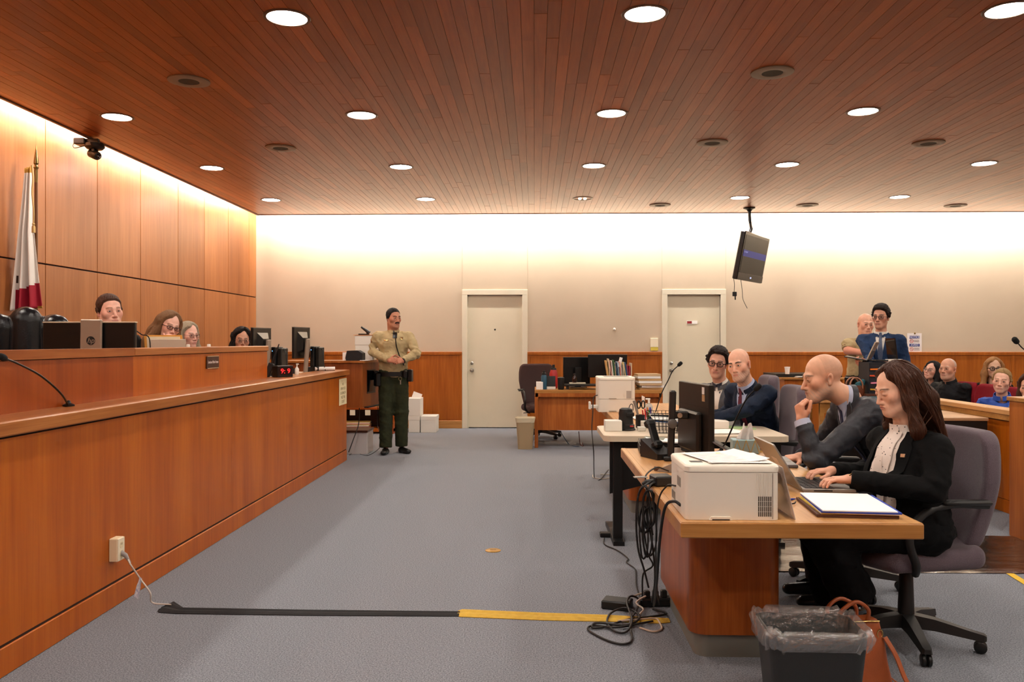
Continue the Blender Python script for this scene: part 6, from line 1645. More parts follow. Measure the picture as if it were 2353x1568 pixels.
    def top(s, nm, m, h=.010, sleeve=1.0, r_sh=.060, r_el=.050, r_wr=.040, belly=0, amp=.0032, hem=-.48, depth=.70, width=1.0, open_neck=.062, chest_r=.168, bust=0, hips=.165, seed=0, k=.04):
        fr = s.T @ Vector((0, 1, 0)); X = s.T @ Vector((1, 0, 0)); wd = width*s.wide
        hemp = s.tp(0, .012, hem)
        seq = [('u', s_cap(hemp, s.tp(0, .01, -.42), hips*wd, .158*wd, flat=(fr, depth+.06)), 0),
               ('u', s_cap(s.tp(0, .008, -.40), s.chest, .15*wd, chest_r*wd, flat=(fr, depth)), .06),
               ('u', s_cap(s.tp(0, .0, -.15), s.tp(0, .012, -.06), (chest_r-.012)*wd, .08, flat=(fr, .66)), .05),
               ('u', s_cap(s.sh[-1], s.sh[1], r_sh*.80, flat=(fr, .95)), .05)]
        for q in (-1, 1): seq.append(('u', s_cap(s.tp(q*.045, .018, -.022), s.tp(q*.13, .012, -.058), .036, .044), .03))
        if belly: seq.append(('u', s_ell(s.tp(0, -.05, -.38), (.14*wd, .10+belly, .15)), .06))
        if bust:
            for q in (-1, 1): seq.append(('u', s_ell(s.tp(q*.075, -.085, -.21), (.075, .05+bust, .07)), .045))
        for q in s.el:
            e, w, a = s.el[q], s.wr[q], s.sh[q]
            seq.append(('u', s_cap(a, e, r_sh, r_el), k))
            if sleeve > .3: seq.append(('u', s_tube(e, e.lerp(w, min(1.0, sleeve)), r_el, r_wr, .012), .022))
        nb = s.Mh @ Vector((0, .02, -.08))
        if open_neck: seq.append(('s', s_cap(s.N+(nb-s.N)*-.28, nb+(nb-s.N)*.6, open_neck, open_neck*1.12), .012))
        base = ops(seq); e_l = [(V3(e)) for e in s.el.values()]
        def f(p):
            d = base(p); a = s.fold(p, amp, seed)
            for e in e_l:
                r2 = ((p-e)**2).sum(1); a = a + amp*1.3*np.exp(-r2/.012)*np.sin((p @ V3((30, 24, 70)))+2*wob(p, 18, seed+5))
            return (d-a)*.82
        if s.el and sleeve < .35:
            base0 = f
            def f(p, b0=base0):
                d = b0(p)
                for q in s.el:
                    a, e = V3(s.sh[q]), V3(s.el[q]); n = (e-a)/np.sqrt(((e-a)**2).sum()); lim = float(((e-a)*n).sum())*(sleeve*2.6)
                    side = (p-a) @ n
                    near = np.sqrt(((p-a-side[:, None]*n)**2).sum(1)) < .11
                    d = np.where(near & (side > 0), np.maximum(d, side-lim), d)
                return d
        pts = [hemp, s.N]+list(s.sh.values())+list(s.el.values())+list(s.wr.values())
        lo = [min(p[i] for p in pts)-.21 for i in range(3)]; hi = [max(p[i] for p in pts)+.21 for i in range(3)]
        cut = s.hem_cut(hemp)
        g = lambda p: np.maximum(f(p), cut(p))
        v, q = polygonise(g, lo, hi, h)
        o = np_mesh(nm, v, q, m, s.obj); s.bvh = BVHTree.FromPolygons([Vector(x) for x in v.tolist()], q.tolist()); s.topobj = o
        return o
    def hem_cut(s, hemp):
        n = V3(s.T @ Vector((0, 0, -1))); c = V3(hemp)
        return lambda p: (p-c) @ n - .02
    def drape(s, nm, left, right, m, off=.003, th=.003, n=8, rows=None, parent=None, frm=None, bvh=None, smooth=50):
        """strip between two polylines given in the torso front plane (across, up from the neck base)"""
        T = s.T if frm is None else frm; bvh = bvh or s.bvh; dirn = T @ Vector((0, 1, 0))
        def res(pl, k):
            seg = [0]
            for a, b in zip(pl[:-1], pl[1:]): seg.append(seg[-1]+math.hypot(b[0]-a[0], b[1]-a[1]))
            out = []
            for i in range(k):
                t = seg[-1]*i/(k-1); j = max(x for x in range(len(seg)-1) if seg[x] <= t+1e-9) if t < seg[-1] else len(seg)-2
                u = (t-seg[j])/max(seg[j+1]-seg[j], 1e-9); out.append((pl[j][0]+(pl[j+1][0]-pl[j][0])*u, pl[j][1]+(pl[j+1][1]-pl[j][1])*u))
            return out
        k = rows or 14; A, B = res(left, k), res(right, k); grid = []; last = None
        for a, b in zip(A, B):
            row = []
            for j in range(n):
                t = j/(n-1); u, w = a[0]+(b[0]-a[0])*t, a[1]+(b[1]-a[1])*t
                p0 = s.N + T @ Vector((u, -.7, w)); hit = bvh.ray_cast(p0, dirn)[0]
                for _ in range(4):
                    if hit is not None and (hit-s.N).dot(dirn) < s.arm_depth: hit = bvh.ray_cast(hit+dirn*.015, dirn)[0]
                if hit is None or (hit-s.N).dot(dirn) > -.02 and w > -.16:
                    hit = s.N + T @ Vector((u, -math.sqrt(max(.0605**2-u*u, .0004))-.004-.25*max(0, -w), w))
                row.append(hit-dirn*off)
            grid.append(row)
        return MB().sheet(grid, th, dirn).build(nm, m, parent or s.obj, smooth)
    def suit_front(s, jm, shirt, tie=None, v=-.30, lap=.062, bow=None, wd=.05, collar=True):
        vl = [(-wd, .02), (-wd*1.05, -.03), (-wd*.62, -.16), (-.004, v)]; vr = [(-x, z) for x, z in vl]
        s.drape('shirt_front', vl, vr, shirt, .0025, .003, 10, 18)
        for q in (-1, 1):
            inn = [(q*abs(x)*.95, min(z, .0)) for x, z in vl]
            out = [(q*(wd+.022), .012), (q*(wd+lap*.72), -.03), (q*(wd+lap), -.085), (q*(wd+lap*.45), -.17), (q*.006, v-.01)]
            s.drape('lapel', inn, out, jm, .0075, .006, 7, 16)
        if tie is not None:
            s.drape('necktie', [(-.011, .012), (-.016, -.012), (-.012, -.03), (-.026, -.2), (-.012, v+.005)], [(.011, .012), (.016, -.012), (.012, -.03), (.026, -.2), (.012, v+.005)], tie, .010, .006, 6, 16)
        if collar: s.collar(shirt); s.collar(jm, .068, .03, False, -.016, 'jacket_collar')
        if bow is not None:
            for q in (-1, 1): s.drape('bow_tie', [(q*.004, .012), (q*.004, -.008)], [(q*.045, .026), (q*.045, -.024)], bow, .012, .012, 6, 5)
            s.drape('bow_knot', [(-.009, .011), (-.009, -.009)], [(.009, .011), (.009, -.009)], bow, .022, .014, 4, 4)
    def collar(s, m, r=.058, hgt=.034, flap=True, dz=0, nm='collar'):
        nb = s.Mh @ Vector((0, .02, -.08)); ax = (nb-s.N).normalized(); X = (s.T @ Vector((1, 0, 0))); X = (X-ax*X.dot(ax)).normalized(); Yv = ax.cross(X)
        rows = []
        for i in range(37):
            a = -PI/2+R(8)+(2*PI-R(16))*i/36; d = X*math.cos(a)+Yv*math.sin(a); fr = .5-.5*math.sin(a)
            b = s.N+ax*(.012-.022*fr+dz)
            rows.append([b+d*(r+.004), b+d*(r+.001)+ax*hgt*(1-.25*fr), b+d*(r+.006)+ax*hgt*(1-.25*fr), b+d*(r+.016)+ax*(hgt*.2-.016*fr)])
        MB().sheet(rows, .0015).build(nm, m, s.obj, 60)
        if flap and hasattr(s, 'bvh'):
            for q in (-1, 1): s.drape('collar_point', [(q*.006, .012), (q*.016, -.008)], [(q*.058, .02), (q*.040, -.048)], m, .010, .004, 5, 5)
    def trousers(s, m, h=.012, r=(.098, .075, .062), amp=.0035, cuff=.055, seed=0):
        s.tq = None; seq = [('u', s_cap(s.pelvis+Vector((-.05, 0, .03)), s.pelvis+Vector((.05, 0, .03)), .118*s.wide), 0)]
        for k in (-1, 1):
            hp = s.pelvis+Vector((k*.085, 0, -.03)); 
            seq += [('u', s_cap(hp, s.knee[k], r[0], r[1]), .05), ('u', s_tube(s.knee[k], s.ank[k], r[1]*.95, r[2], .015), .03)]
        b = ops(seq); kn = [V3(x) for x in s.knee.values()]
        def f(p):
            a = s.fold(p, amp, seed+7)
            for e in kn: a = a+amp*.7*np.exp(-((p-e)**2).sum(1)/.02)*np.sin(p @ V3((14, 10, 62))+2*wob(p, 15, seed))
            return (b(p)-a)*.82
        pts = [s.pelvis+Vector((0, 0, .12))]+list(s.knee.values())+list(s.ank.values())
        lo = [min(p[i] for p in pts)-.20 for i in range(3)]; hi = [max(p[i] for p in pts)+.20 for i in range(3)]
        lo[2] = max(lo[2], .03)
        v, q = polygonise(f, lo, hi, h); return np_mesh('trousers', v, q, m, s.obj)
    def shoes(s, m, toe={}):
        for k in (-1, 1):
            a = s.ank[k]; d = Vector((toe.get(k, 0), -1, 0)).normalized(); z0 = a.z-.075
            f = ops([('u', s_ell(a+Vector((0, .01, -.045)), (.042, .05, .04)), 0), ('u', s_cap(Vector((a.x, a.y, z0+.035))-d*-.02, Vector((a.x, a.y, z0+.03))+d*.16, .042, .036, flat=((0, 0, 1), .85)), .03), ('i', s_half((0, 0, -1), -z0), .004)])
            soft('shoe', f, (a.x-.2, a.y-.26, z0-.02), (a.x+.2, a.y+.14, a.z+.06), .009, m, s.obj)
    # ------- hair and glasses in head space
    def on_head(s, o): o.matrix_local = s.Mh; return o
    def hair(s, nm, f, lo, hi, h, c, c2=None, rough=.6):
        m = mat('hair_'+c+(c2 or ''), c, rough, spec=.28, c2=c2 or None, vscale=90, stretch=(6, 6, .5), bump=.5, bscale=120)
        v, q = polygonise(f, lo, hi, h); return s.on_head(np_mesh(nm, v, q, m, s.obj))
    def short(s, c, c2=None, h=None, **kw):
        o = dict(s.o); o.update(kw); return s.hair('hair', short_hair(o, s.hf), (-.115, -.125, -.10), (.115, .15, .19), h or max(.0032, s.h*.9), c, c2)
    def glasses(s, m, w=.0225, hgt=.0165, thick=.0022, z=-.004, y=-.101, rnd=3.0, lens=True):
        r = MB()
        for k in (-1, 1):
            pts = []
            for i in range(25):
                a = 2*PI*i/24; ca, sa = math.cos(a), math.sin(a)
                pts.append(Vector((k*.033+w*math.copysign(abs(ca)**(2/rnd), ca), y+.006*abs(k*.033+w*ca)/.05+.0, z+hgt*math.copysign(abs(sa)**(2/rnd), sa))))
            r.tube(pts, thick, 6, cap=False)
            r.tube([Vector((k*(.033+w), y+.007, z+.006)), Vector((k*.070, y+.016, z+.006)), Vector((k*.0775*s.o.get('w', 1), -.02, z+.006)), Vector((k*.079*s.o.get('w', 1), .015, z+.008))], thick*1.1, 6)
        r.tube([Vector((-.011, y, z+.004)), Vector((0, y-.002, z+.007)), Vector((.011, y, z+.004))], thick, 6)
        o = s.on_head(r.build('glasses', m, s.obj, 60))
        if lens:
            for k in (-1, 1):
                pts = [(k*.033+w*.97*math.copysign(abs(math.cos(a))**(2/rnd), math.cos(a)), z+hgt*.97*math.copysign(abs(math.sin(a))**(2/rnd), math.sin(a))) for a in [2*PI*i/24 for i in range(24)]]
                lo_ = MB().prism(pts, y+.0035, y+.0045, lambda u, v, q: (u, q, v)).build('lens', mat('clear_lens', 'F4F6F8', .05, trans=.95, alpha=.25), o)
        return o
    def brows3d(s, c, h=.0022):
        for k in (-1, 1):
            pts = [Vector((k*x, y, z)) for x, y, z in ((.012, -.0925, .0185), (.024, -.0935, .0225), (.038, -.0895, .0245), (.052, -.080, .0195))]
            b = MB().tube(smoothpath(pts, 4), [.0016, .0022, .0025, .0026, .0027, .0027, .0026, .0024, .0022, .0018, .0014, .0011, .0008], 6, flat=.8).build('eyebrow', mat('brow_'+c, c, .8, bump=.6, bscale=700), s.obj, 60)
            s.on_head(b)
# ---------------------------------------------------------------- the cast
def cloth(name, c, c2=None, rough=.8, bump=.25, bs=700, sheen=.25, var=.10, spec=.2):
    return mat(name, c, max(rough, .72) if name != 'dark_grey_suit' else .5, spec=spec, bump=.4, bscale=24, sheen=0, var=0 if c2 else var, c2=c2, vscale=14)
M_WSHIRT = cloth('white_shirt', 'DDD6CC', var=.04)
def seated_legs(s, kz=.50, fwd=.44, spread=.11, az=.085):
    s.knee = {k: Vector((s.pelvis.x+k*spread, s.pelvis.y-fwd, kz)) for k in (-1, 1)}
    s.ank = {k: Vector((s.pelvis.x+k*spread, s.pelvis.y-fwd+.06, az)) for k in (-1, 1)}
def lap_arms(s, z=.62, fwd=.30, hands=True):
    for k in (-1, 1):
        s.arm(k, s.sh[k]+Vector((k*.05, .03, -.28)), Vector((s.sh[k].x-k*.06, s.pelvis.y-fwd, s.H.z-.58)))
        if hands: s.hand(k, (-k*.4, -1, -.15), (0, -.1, 1), 'relax')
def long_hair(o, hf, side=.03, length=.26, back=.05, vol=.02, part=.0, wave=0, face=.060, seed=0, fall=(0, 0, 0), frontfall=-.02, freq=34):
    """curtain of hair: cap over the skull, locks over temples, ears, nape and down"""
    fx = Vector(fall); fy = frontfall
    fc = ops([('u', s_ell((part*.3, -.088, -.008), (face+.038, .096, .088)), 0), ('u', s_ell((0, -.095, -.10), (face+.022, .10, .10)), .04), ('u', s_cap((0, -.06, -.14), (0, -.12, -.45), .048, .055), .03), ('u', s_ell((.012, -.082, .078), (.026, .05, .030)), .02)])
    seq = [('u', lambda p: hf(p)-.001-vol*(.5+.5*smooth01((p[:, 2]+.02)/.06))*smooth01((fc(p)+.004)/.035), 0)]
    for k in (-1, 1):
        a = Vector((k*.066, .012, .055)); b = Vector((k*(.078+side*.4), .012+fy*.4, -.06)); c = Vector((k*(.084+side), .012+fy, -.08-length*.45))+fx*.5; d = Vector((k*(.076+side*1.1), .0+fy, -.08-length))+fx
        seq += [('u', s_cap(a, b, .026, .026), .03), ('u', s_cap(b, c, .026, .032), .03), ('u', s_cap(c, d, .032, .007), .03)]
        e = Vector((k*.055, .075, .03)); g = Vector((k*(.062+side*.5), .085+back*.4, -.08)); h2 = Vector((k*(.065+side), .07+back, -.08-length*.95))+fx
        seq += [('u', s_cap(e, g, .040, .040), .04), ('u', s_cap(g, h2, .040, .012), .04)]
    seq += [('u', s_cap((0, .085, .0), (0, .085+back*.6, -.12), .05, .05), .05), ('u', s_cap((0, .085+back*.6, -.12), Vector((0, .07+back, -.08-length))+fx, .05, .03), .05)]
    base = ops(seq)
    def f(p):
        d = base(p); az = np.arctan2(p[:, 0], p[:, 1]+.02); w = wob(p*np.array([1, 1, .3], F4), 22, seed+2)
        st = np.sin(az*freq+3.2*w+wave*np.sin(p[:, 2]*55+az*3))*.6+np.sin(az*freq*2.3+5*w)*.4
        ed = smooth01((fc(p)+.002)/.02)
        d = d-(.0032*st+.003*w)*ed
        d = d+.006*np.exp(-((p[:, 0]-.012)/.004)**2)*smooth01((p[:, 2]-.06)/.03)*smooth01((.05-p[:, 1])/.04)
        d = -smin(-d, fc(p), .006)
        return d*.72
    return f
def hug(f, paths, off):
    n = [len(p) for p in paths]; a = np.array([list(q) for p in paths for q in p], F4); of = np.repeat(np.array(off, F4), n)
    for _ in range(4):
        d = f(a)/.72; g = np.stack([(f(a+V3(e))-f(a-V3(e)))/.004 for e in ((.002, 0, 0), (0, .002, 0), (0, 0, .002))], 1)
        m = np.sqrt((g*g).sum(1)); a = a-(g/np.maximum(m, .2)[:, None])*np.clip(d-of, -.02, .02)[:, None]
    out = []; k = 0; res = np.abs(f(a)/.72-of)
    for q in n:
        if res[k:k+q].max() < .006: out.append([Vector(p) for p in a[k:k+q].tolist()])
        k += q
    return out
def locks(s, roots, c, c2, r=.006, seg=10, flat=.45):
    """thin tapered strands laid over the hair; roots: list of paths in head space"""
    m = mat('lock_'+c+c2, c, .36, spec=.5, c2=c2, vscale=60, stretch=(8, 8, .4), bump=.4, bscale=150); mb = MB()
    for pts in roots:
        pp = smoothpath(pts, 5); n = len(pp); mb.tube(pp, [r*(.35+.65*math.sin(min(1, (i+.6)/n*1.15)*PI*.86+.25)) for i in range(n)], 6, flat=flat)
    o = mb.build('hair_locks', m, s.obj, 70); o['kind'] = 'stuff'; return s.on_head(o)

# long-haired woman typing, nearest
def woman_blazer():
    hw = P(2058, 893, 3.72)
    s = Person('person with long dark brown hair in black blazer typing on the grey laptop', hw, -70, (-12, 18, 0), 3, .172,
               dict(skin='E0AC92', fem=1, lid=.95, brow='3A2218', lips='B8665C', jaw=.92, fat=.25, neck_r=.048, browthin=1.25, nose=1.1), .0028, (0, .058, -.172), .89, twist=0)
    s.arm(1, s.L(P(2148, 1128, 3.50)), s.L(P(1954, 1102, 3.60))); s.arm(-1, s.L(P(2070, 1095, 4.02)), s.L(P(1912, 1082, 3.85)))
    W = lambda v: s.Ri @ Vector(v)
    s.hand(1, W((-1, .05, -.02)), W((-.12, 0, 1)), 'type', spread=7, thumb=(.8, -.3, .55)); s.hand(-1, W((-1, -.12, -.04)), W((-.1, 0, 1)), 'type', spread=7, thumb=(.8, -.3, .55))
    s.knee = {k: Vector((k*.10, s.pelvis.y-.42, .50)) for k in (-1, 1)}; s.ank = {1: s.L(P(1968, 1378, 3.68)), -1: s.L(P(1925, 1385, 3.85))}; s.knee = {1: s.L(P(1880, 1215, 3.66)), -1: s.L(P(1872, 1200, 3.9))}
    s.body(.003)
    bz = cloth('black_blazer', '070708', None, .85, .3, 800, .35, .2)
    bl = mat('dotted_blouse', 'E3D6CC', .75, bump=.1, bscale=200)
    nt = bl.node_tree; vo = nd(nt, 'ShaderNodeTexVoronoi'); vo.inputs['Scale'].default_value = 62; tcn = nd(nt, 'ShaderNodeTexCoord'); nt.links.new(tcn.outputs['Object'], vo.inputs['Vector'])
    lt = nd(nt, 'ShaderNodeMath', operation='LESS_THAN'); lt.inputs[1].default_value = .17; nt.links.new(vo.outputs['Distance'], lt.inputs[0])
    mx = nd(nt, 'ShaderNodeMix', data_type='RGBA'); mx.inputs[6].default_value = (*lin('E3D6CC'), 1); mx.inputs[7].default_value = (*lin('1c1614'), 1); nt.links.new(lt.outputs[0], mx.inputs[0]); nt.links.new(mx.outputs[2], nt.nodes['Principled BSDF'].inputs['Base Color'])
    s.top('blazer', bz, .0085, r_sh=.064, r_el=.056, r_wr=.043, amp=.004, depth=.80, width=1.06, bust=.022, open_neck=.055, hips=.175, hem=-.44)
    s.drape('blouse', [(-.045, .03), (-.055, -.04), (-.06, -.2), (-.05, -.33)], [(.05, .03), (.062, -.04), (.075, -.2), (.06, -.33)], bl, .006, .004, 12, 22)
    for i, (u0, u1, v0, v1) in enumerate(((-.012, .03, .02, -.12), (.012, .045, .0, -.2), (-.025, .012, -.10, -.3))):
        s.drape('ruffle', [(u0, v0), (u0-.006, (v0+v1)/2), (u0+.006, v1)], [(u1, v0), (u1+.008, (v0+v1)/2), (u1-.004, v1)], bl, .015+.004*i, .004, 5, 10)
    for q in (-1, 1):
        s.drape('lapel', [(q*.052, .0), (q*.066, -.06), (q*.074, -.2), (q*.060, -.335)], [(q*.080, .0), (q*.112, -.06), (q*.115, -.16), (q*.072, -.335)], bz, .010, .006, 6, 16)
    s.drape('lapel_pin', [(.088, -.085), (.088, -.099)], [(.102, -.085), (.102, -.099)], mat('pin_gold', 'D8B08A', .3, metal=.6), .017, .003, 4, 4)
    s.trousers(cloth('black_trousers', '08080A', None, .9, .2, 600, .2, .2), .014, (.10, .092, .10), .005)
    s.shoes(mat('patent_black', '060606', .12, coat=1))
    f = long_hair(s.o, s.hf, .030, .27, .05, .016, face=.058, seed=4, frontfall=-.03, freq=30)
    s.hair('hair', f, (-.20, -.19, -.42), (.20, .24, .17), .0045, '2A140B', '4A2817', .3)
    R_ = random.Random(5); rt = []
    for i in range(230):
        az = R_.uniform(-PI*.97, PI*.97); k = 1 if math.sin(az) > 0 else -1; t = R_.uniform(.7, 1.10); st = R_.choice((0, 0, 1, 2, 3))
        x0, y0 = math.sin(az), math.cos(az)
        if y0 < -.5: continue
        pt = [(.01*k+.02*x0, .015+.03*y0, .131), (.060*x0, .02+.075*y0, .114), (.094*x0, .02+.112*y0, .045), (.112*x0, .03+.122*y0, -.07), (.125*x0+R_.uniform(-.008, .008), .035+.135*y0, -.17), (.12*x0+R_.uniform(-.015, .015), .03+.13*y0+R_.uniform(-.012, .012), -.08-.25*t)]
        rt.append(smoothpath(pt[st:], 3))
    locks(s, hug(f, rt, [R_.uniform(-.0015, .002) for _ in rt]), '2E170D', '5A331E', .0034)
    MB().tube([Vector(p) for p in [s.wr[1]+(s.el[1]-s.wr[1]).normalized()*.012+(Vector((0, 1, 0))*math.cos(a)+Vector((0, 0, 1))*math.sin(a))*.028 for a in [2*PI*i/20 for i in range(21)]]], .003, 6).build('bracelet', mat('gold_hw', 'D0B070', .25, metal=1), s.obj, 60)
    return s
# bald man in grey suit, hand at his chin
def man_grey():
    hw = P(1889, 867, 4.45)
    s = Person('bald bearded person in dark grey suit resting chin on hand', hw, -88, (-2, 10, 0), 36, .19,
               dict(skin='D9A184', stubble='A89A8C', stub_amt=.55, brow='6A4A38', lips='A8625A', jaw=1.02, line='bald', buzz='B08A74', buzz_amt=.35, nose=1.12, lid=.45, beardgeo=.004, look=0, looku=-25, neck_r=.058, w=.98), .0030, (0, .145, -.105), 1.0)
    W = lambda v: s.Ri @ Vector(v)
    wr = P(1842, 966, 4.30); tipd = P(1846, 918, 4.37)
    s.arm(1, s.L(P(1875, 1062, 4.22)), s.L(wr)); s.arm(-1, s.L(P(1880, 1040, 4.85)), s.L(P(1838, 1050, 4.66)))
    s.hand(1, W((-.10, .12, 1)), W((-1, -.35, -.05)), 'chin', spread=3, th=1, thumb=(.75, -.5, .4), thumb2=(.9, -.3, .2)); s.hand(-1, W((-1, -.25, -.12)), W((0, -.2, 1)), 'relax')
    seated_legs(s); s.body(.0032)
    st = cloth('dark_grey_suit', '26272D', '303138', .55, .18, 900, .4, spec=.4); sh = cloth('pale_blue_shirt', 'B4B8CC', var=.05)
    s.top('jacket', st, .009, r_sh=.068, r_el=.056, r_wr=.047, amp=.0055, depth=.72, open_neck=.066, k=.05, sleeve=.92, width=1.05)
    s.suit_front(st, sh, mat('navy_tie', '1C1E36', .6, c2='34365a', vscale=160), -.34, wd=.055)
    e, w = s.el[1], s.wr[1]; d = (w-e).normalized()
    MB().tube([e.lerp(w, .86), e.lerp(w, .93), e.lerp(w, 1.0)], [.043, .0415, .039], 20, cap=False).build('shirt_cuff', sh, s.obj, 60)
    s.trousers(cloth('dark_grey_trousers', '26272D', None, .8), .018); s.shoes(mat('black_shoe', '0c0b0b', .3))
    hd = s.hands[0]; rp = hd.tips[2][0]
    return s
# man in navy suit
def man_navy():
    s = Person('bald person with short grey beard in navy suit turning to the camera', P(1698, 838, 6.35), -62, (26, 6, -9), 24, .195,
               dict(skin='DDA48A', stubble='8A7E76', stub_amt=.6, brow='2E2420', lips='B0665C', jaw=1.0, line='bald', buzz='C08E78', buzz_amt=.3, iris='4a4a3c', looku=4, look=-10, beardgeo=.003, neck_r=.058), .0036, (0, .075, -.15), 1.0)
    W = lambda v: s.Ri @ Vector(v)
    s.arm(1, s.L(P(1712, 945, 6.12)), s.L(P(1640, 962, 6.30))); s.arm(-1, s.L(P(1676, 950, 6.62)), s.L(P(1632, 958, 6.52)))
    for k in (1, -1): s.hand(k, W((-1, .1, -.1)), W((0, 0, 1)), 'relax')
    seated_legs(s); s.body(.005)
    st = cloth('navy_suit', '111A2A', '162236', .6, .15, 900, .35)
    s.top('jacket', st, .010, r_sh=.068, r_el=.056, r_wr=.047, amp=.006, depth=.74, open_neck=.066, k=.05, width=1.04)
    s.suit_front(st, cloth('light_blue_shirt', 'A9B4D0', var=.05), mat('burgundy_tie', '4A1424', .6, c2='6a2036', vscale=180), -.36, wd=.055)
    s.trousers(cloth('navy_trousers', '141C2C', None, .8), .02); s.shoes(mat('black_shoe', '0c0b0b', .3)); s.brows3d('2E2420')
# man with bow tie
def man_bow():
    s = Person('person with dark wavy hair, black glasses, grey suit and bow tie', P(1649, 834, 6.95), -40, (20, 4, 6), 10, .185,
               dict(skin='C8907A', brow='1C1412', lips='A0605A', stubble='8A6A5C', stub_amt=.25, w=.95, jaw=.92, nose=1.1, hair_t=.020, hair_top=.018, hair_noise=.0024, buzz='17100D', look=10, line='recede'), .0036, (0, .045, -.165))
    lap_arms(s); seated_legs(s); s.body(.007)
    st = cloth('mid_grey_suit', '4E4E52', '5A5A5E', .6, .15, 900, .35)
    s.top('jacket', st, .010, r_sh=.064, r_el=.052, amp=.005, depth=.72, open_neck=.064)
    s.suit_front(st, M_WSHIRT, None, -.34, bow=mat('dark_bow', '15161F', .6, c2='2c2e40', vscale=200), wd=.052)
    s.short('17100D', '2E201A'); s.glasses(mat('black_frame', '120E0D', .25), .0235, .018, .003)
    s.trousers(cloth('grey_trousers', '45454a', None, .8), .02); s.shoes(mat('black_shoe', '0c0b0b', .3))
# judge
def judge():
    s = Person('person in black robe with short brown hair behind the silver stand monitor', P(252, 714, 6.1), 44, (4, 3, -4), 8, .185,
               dict(skin='E4AC98', brow='7A5238', lips='C07A70', fat=.5, w=1.02, hair_t=.007, hair_noise=.0012, lid=.3, buzz='3A241A', iris='4A5560', look=-8, line='std', neck_r=.06), .0040, (0, .04, -.16), 1.02, base_z=.36)
    lap_arms(s); s.body(.008)
    rb = cloth('black_robe', '0C0B0D', None, .8); s.top('robe', rb, .011, r_sh=.07, r_el=.07, r_wr=.07, amp=.006, depth=.78, open_neck=.066)
    s.suit_front(rb, M_WSHIRT, mat('dark_tie', '20222c', .6), -.16, wd=.04); s.short('3A241A', '553626')
    seated_legs(s); s.trousers(cloth('black_trousers', '08080A', None, .9), .02); s.shoes(mat('black_shoe', '0c0b0b', .3))
def woman_fist():
    hw = P(389, 750, 6.9)
    s = Person('person with long light brown hair and dark glasses leaning with fist at mouth', hw, 40, (6, 10, 14), 16, .165, dict(skin='E2AE9C', fem=1, brow='7A5A44', lips='B87068', look=10, neck_r=.048), .0048, (0, .06, -.16), .98, base_z=.36)
    W = lambda v: s.Ri @ Vector(v)
    s.arm(-1, s.sh[-1]+Vector((-.03, -.12, -.22)), s.L(P(388, 792, 6.72))); s.arm(1, s.sh[1]+Vector((.04, -.05, -.26)), s.sh[1]+Vector((0, -.25, -.36)))
    s.hand(-1, W((.0, .1, 1)), W((.3, -1, 0)), 'fist', thumb=(.8, -.5, .2)); s.hand(1, (0, -1, 0), (0, 0, 1))
    seated_legs(s); s.body(.006); s.top('cardigan', cloth('brown_cardigan', '5A4636', None, .9), .014, open_neck=.055); s.trousers(cloth('dark_trousers', '1a1a1e', None, .9), .025)
    f = long_hair(s.o, s.hf, .03, .20, .04, .018, seed=9, fall=(-.06, .02, 0), face=.056); s.hair('hair', f, (-.26, -.18, -.36), (.2, .24, .17), .006, '6E4E34', '8A6848')
    s.glasses(mat('dark_frame', '1C1412', .3), .0235, .014, .0026)
def woman_grey():
    s = Person('person with straight grey hair and thin glasses behind the bench', P(434, 770, 7.75), 62, (-4, 4, 0), 6, .165, dict(skin='E0AA98', fem=1, brow='8A7A70', lips='B8706A', neck_r=.048, look=0), .0050, (0, .04, -.16), .97, base_z=.36)
    lap_arms(s); seated_legs(s); s.body(.008); s.top('dark_top', cloth('dark_green_top', '1E241F', None, .9), .014, open_neck=.055); s.trousers(cloth('dark_trousers', '1a1a1e', None, .9), .025)
    f = long_hair(s.o, s.hf, .012, .12, .01, .016, seed=11, face=.058); s.hair('hair', f, (-.17, -.18, -.28), (.17, .2, .17), .006, '8C7E6C', 'B4A890')
    s.glasses(mat('thin_brown_frame', '5A3226', .3), .022, .0165, .0016)
def woman_dark():
    s = Person('person with chin-length black hair and glasses beside the clerk monitor', P(556, 782, 8.5), 16, (10, 2, 4), 6, .165, dict(skin='C08A72', fem=1, brow='1C1210', lips='9A5850', neck_r=.048, look=12), .0052, (0, .04, -.16), .97, base_z=.2)
    lap_arms(s); seated_legs(s); s.body(.008); s.top('black_top', cloth('black_top', '101012', None, .9), .014, open_neck=.055); s.trousers(cloth('dark_trousers', '1a1a1e', None, .9), .025)
    f = long_hair(s.o, s.hf, .014, .10, .02, .028, seed=13, wave=2.2, face=.056, frontfall=-.02); s.hair('hair', f, (-.18, -.18, -.27), (.18, .22, .18), .006, '0D0A0A', '1C1412')
    s.glasses(mat('thin_metal_frame', '6a5a50', .3, metal=.5), .023, .015, .0014)
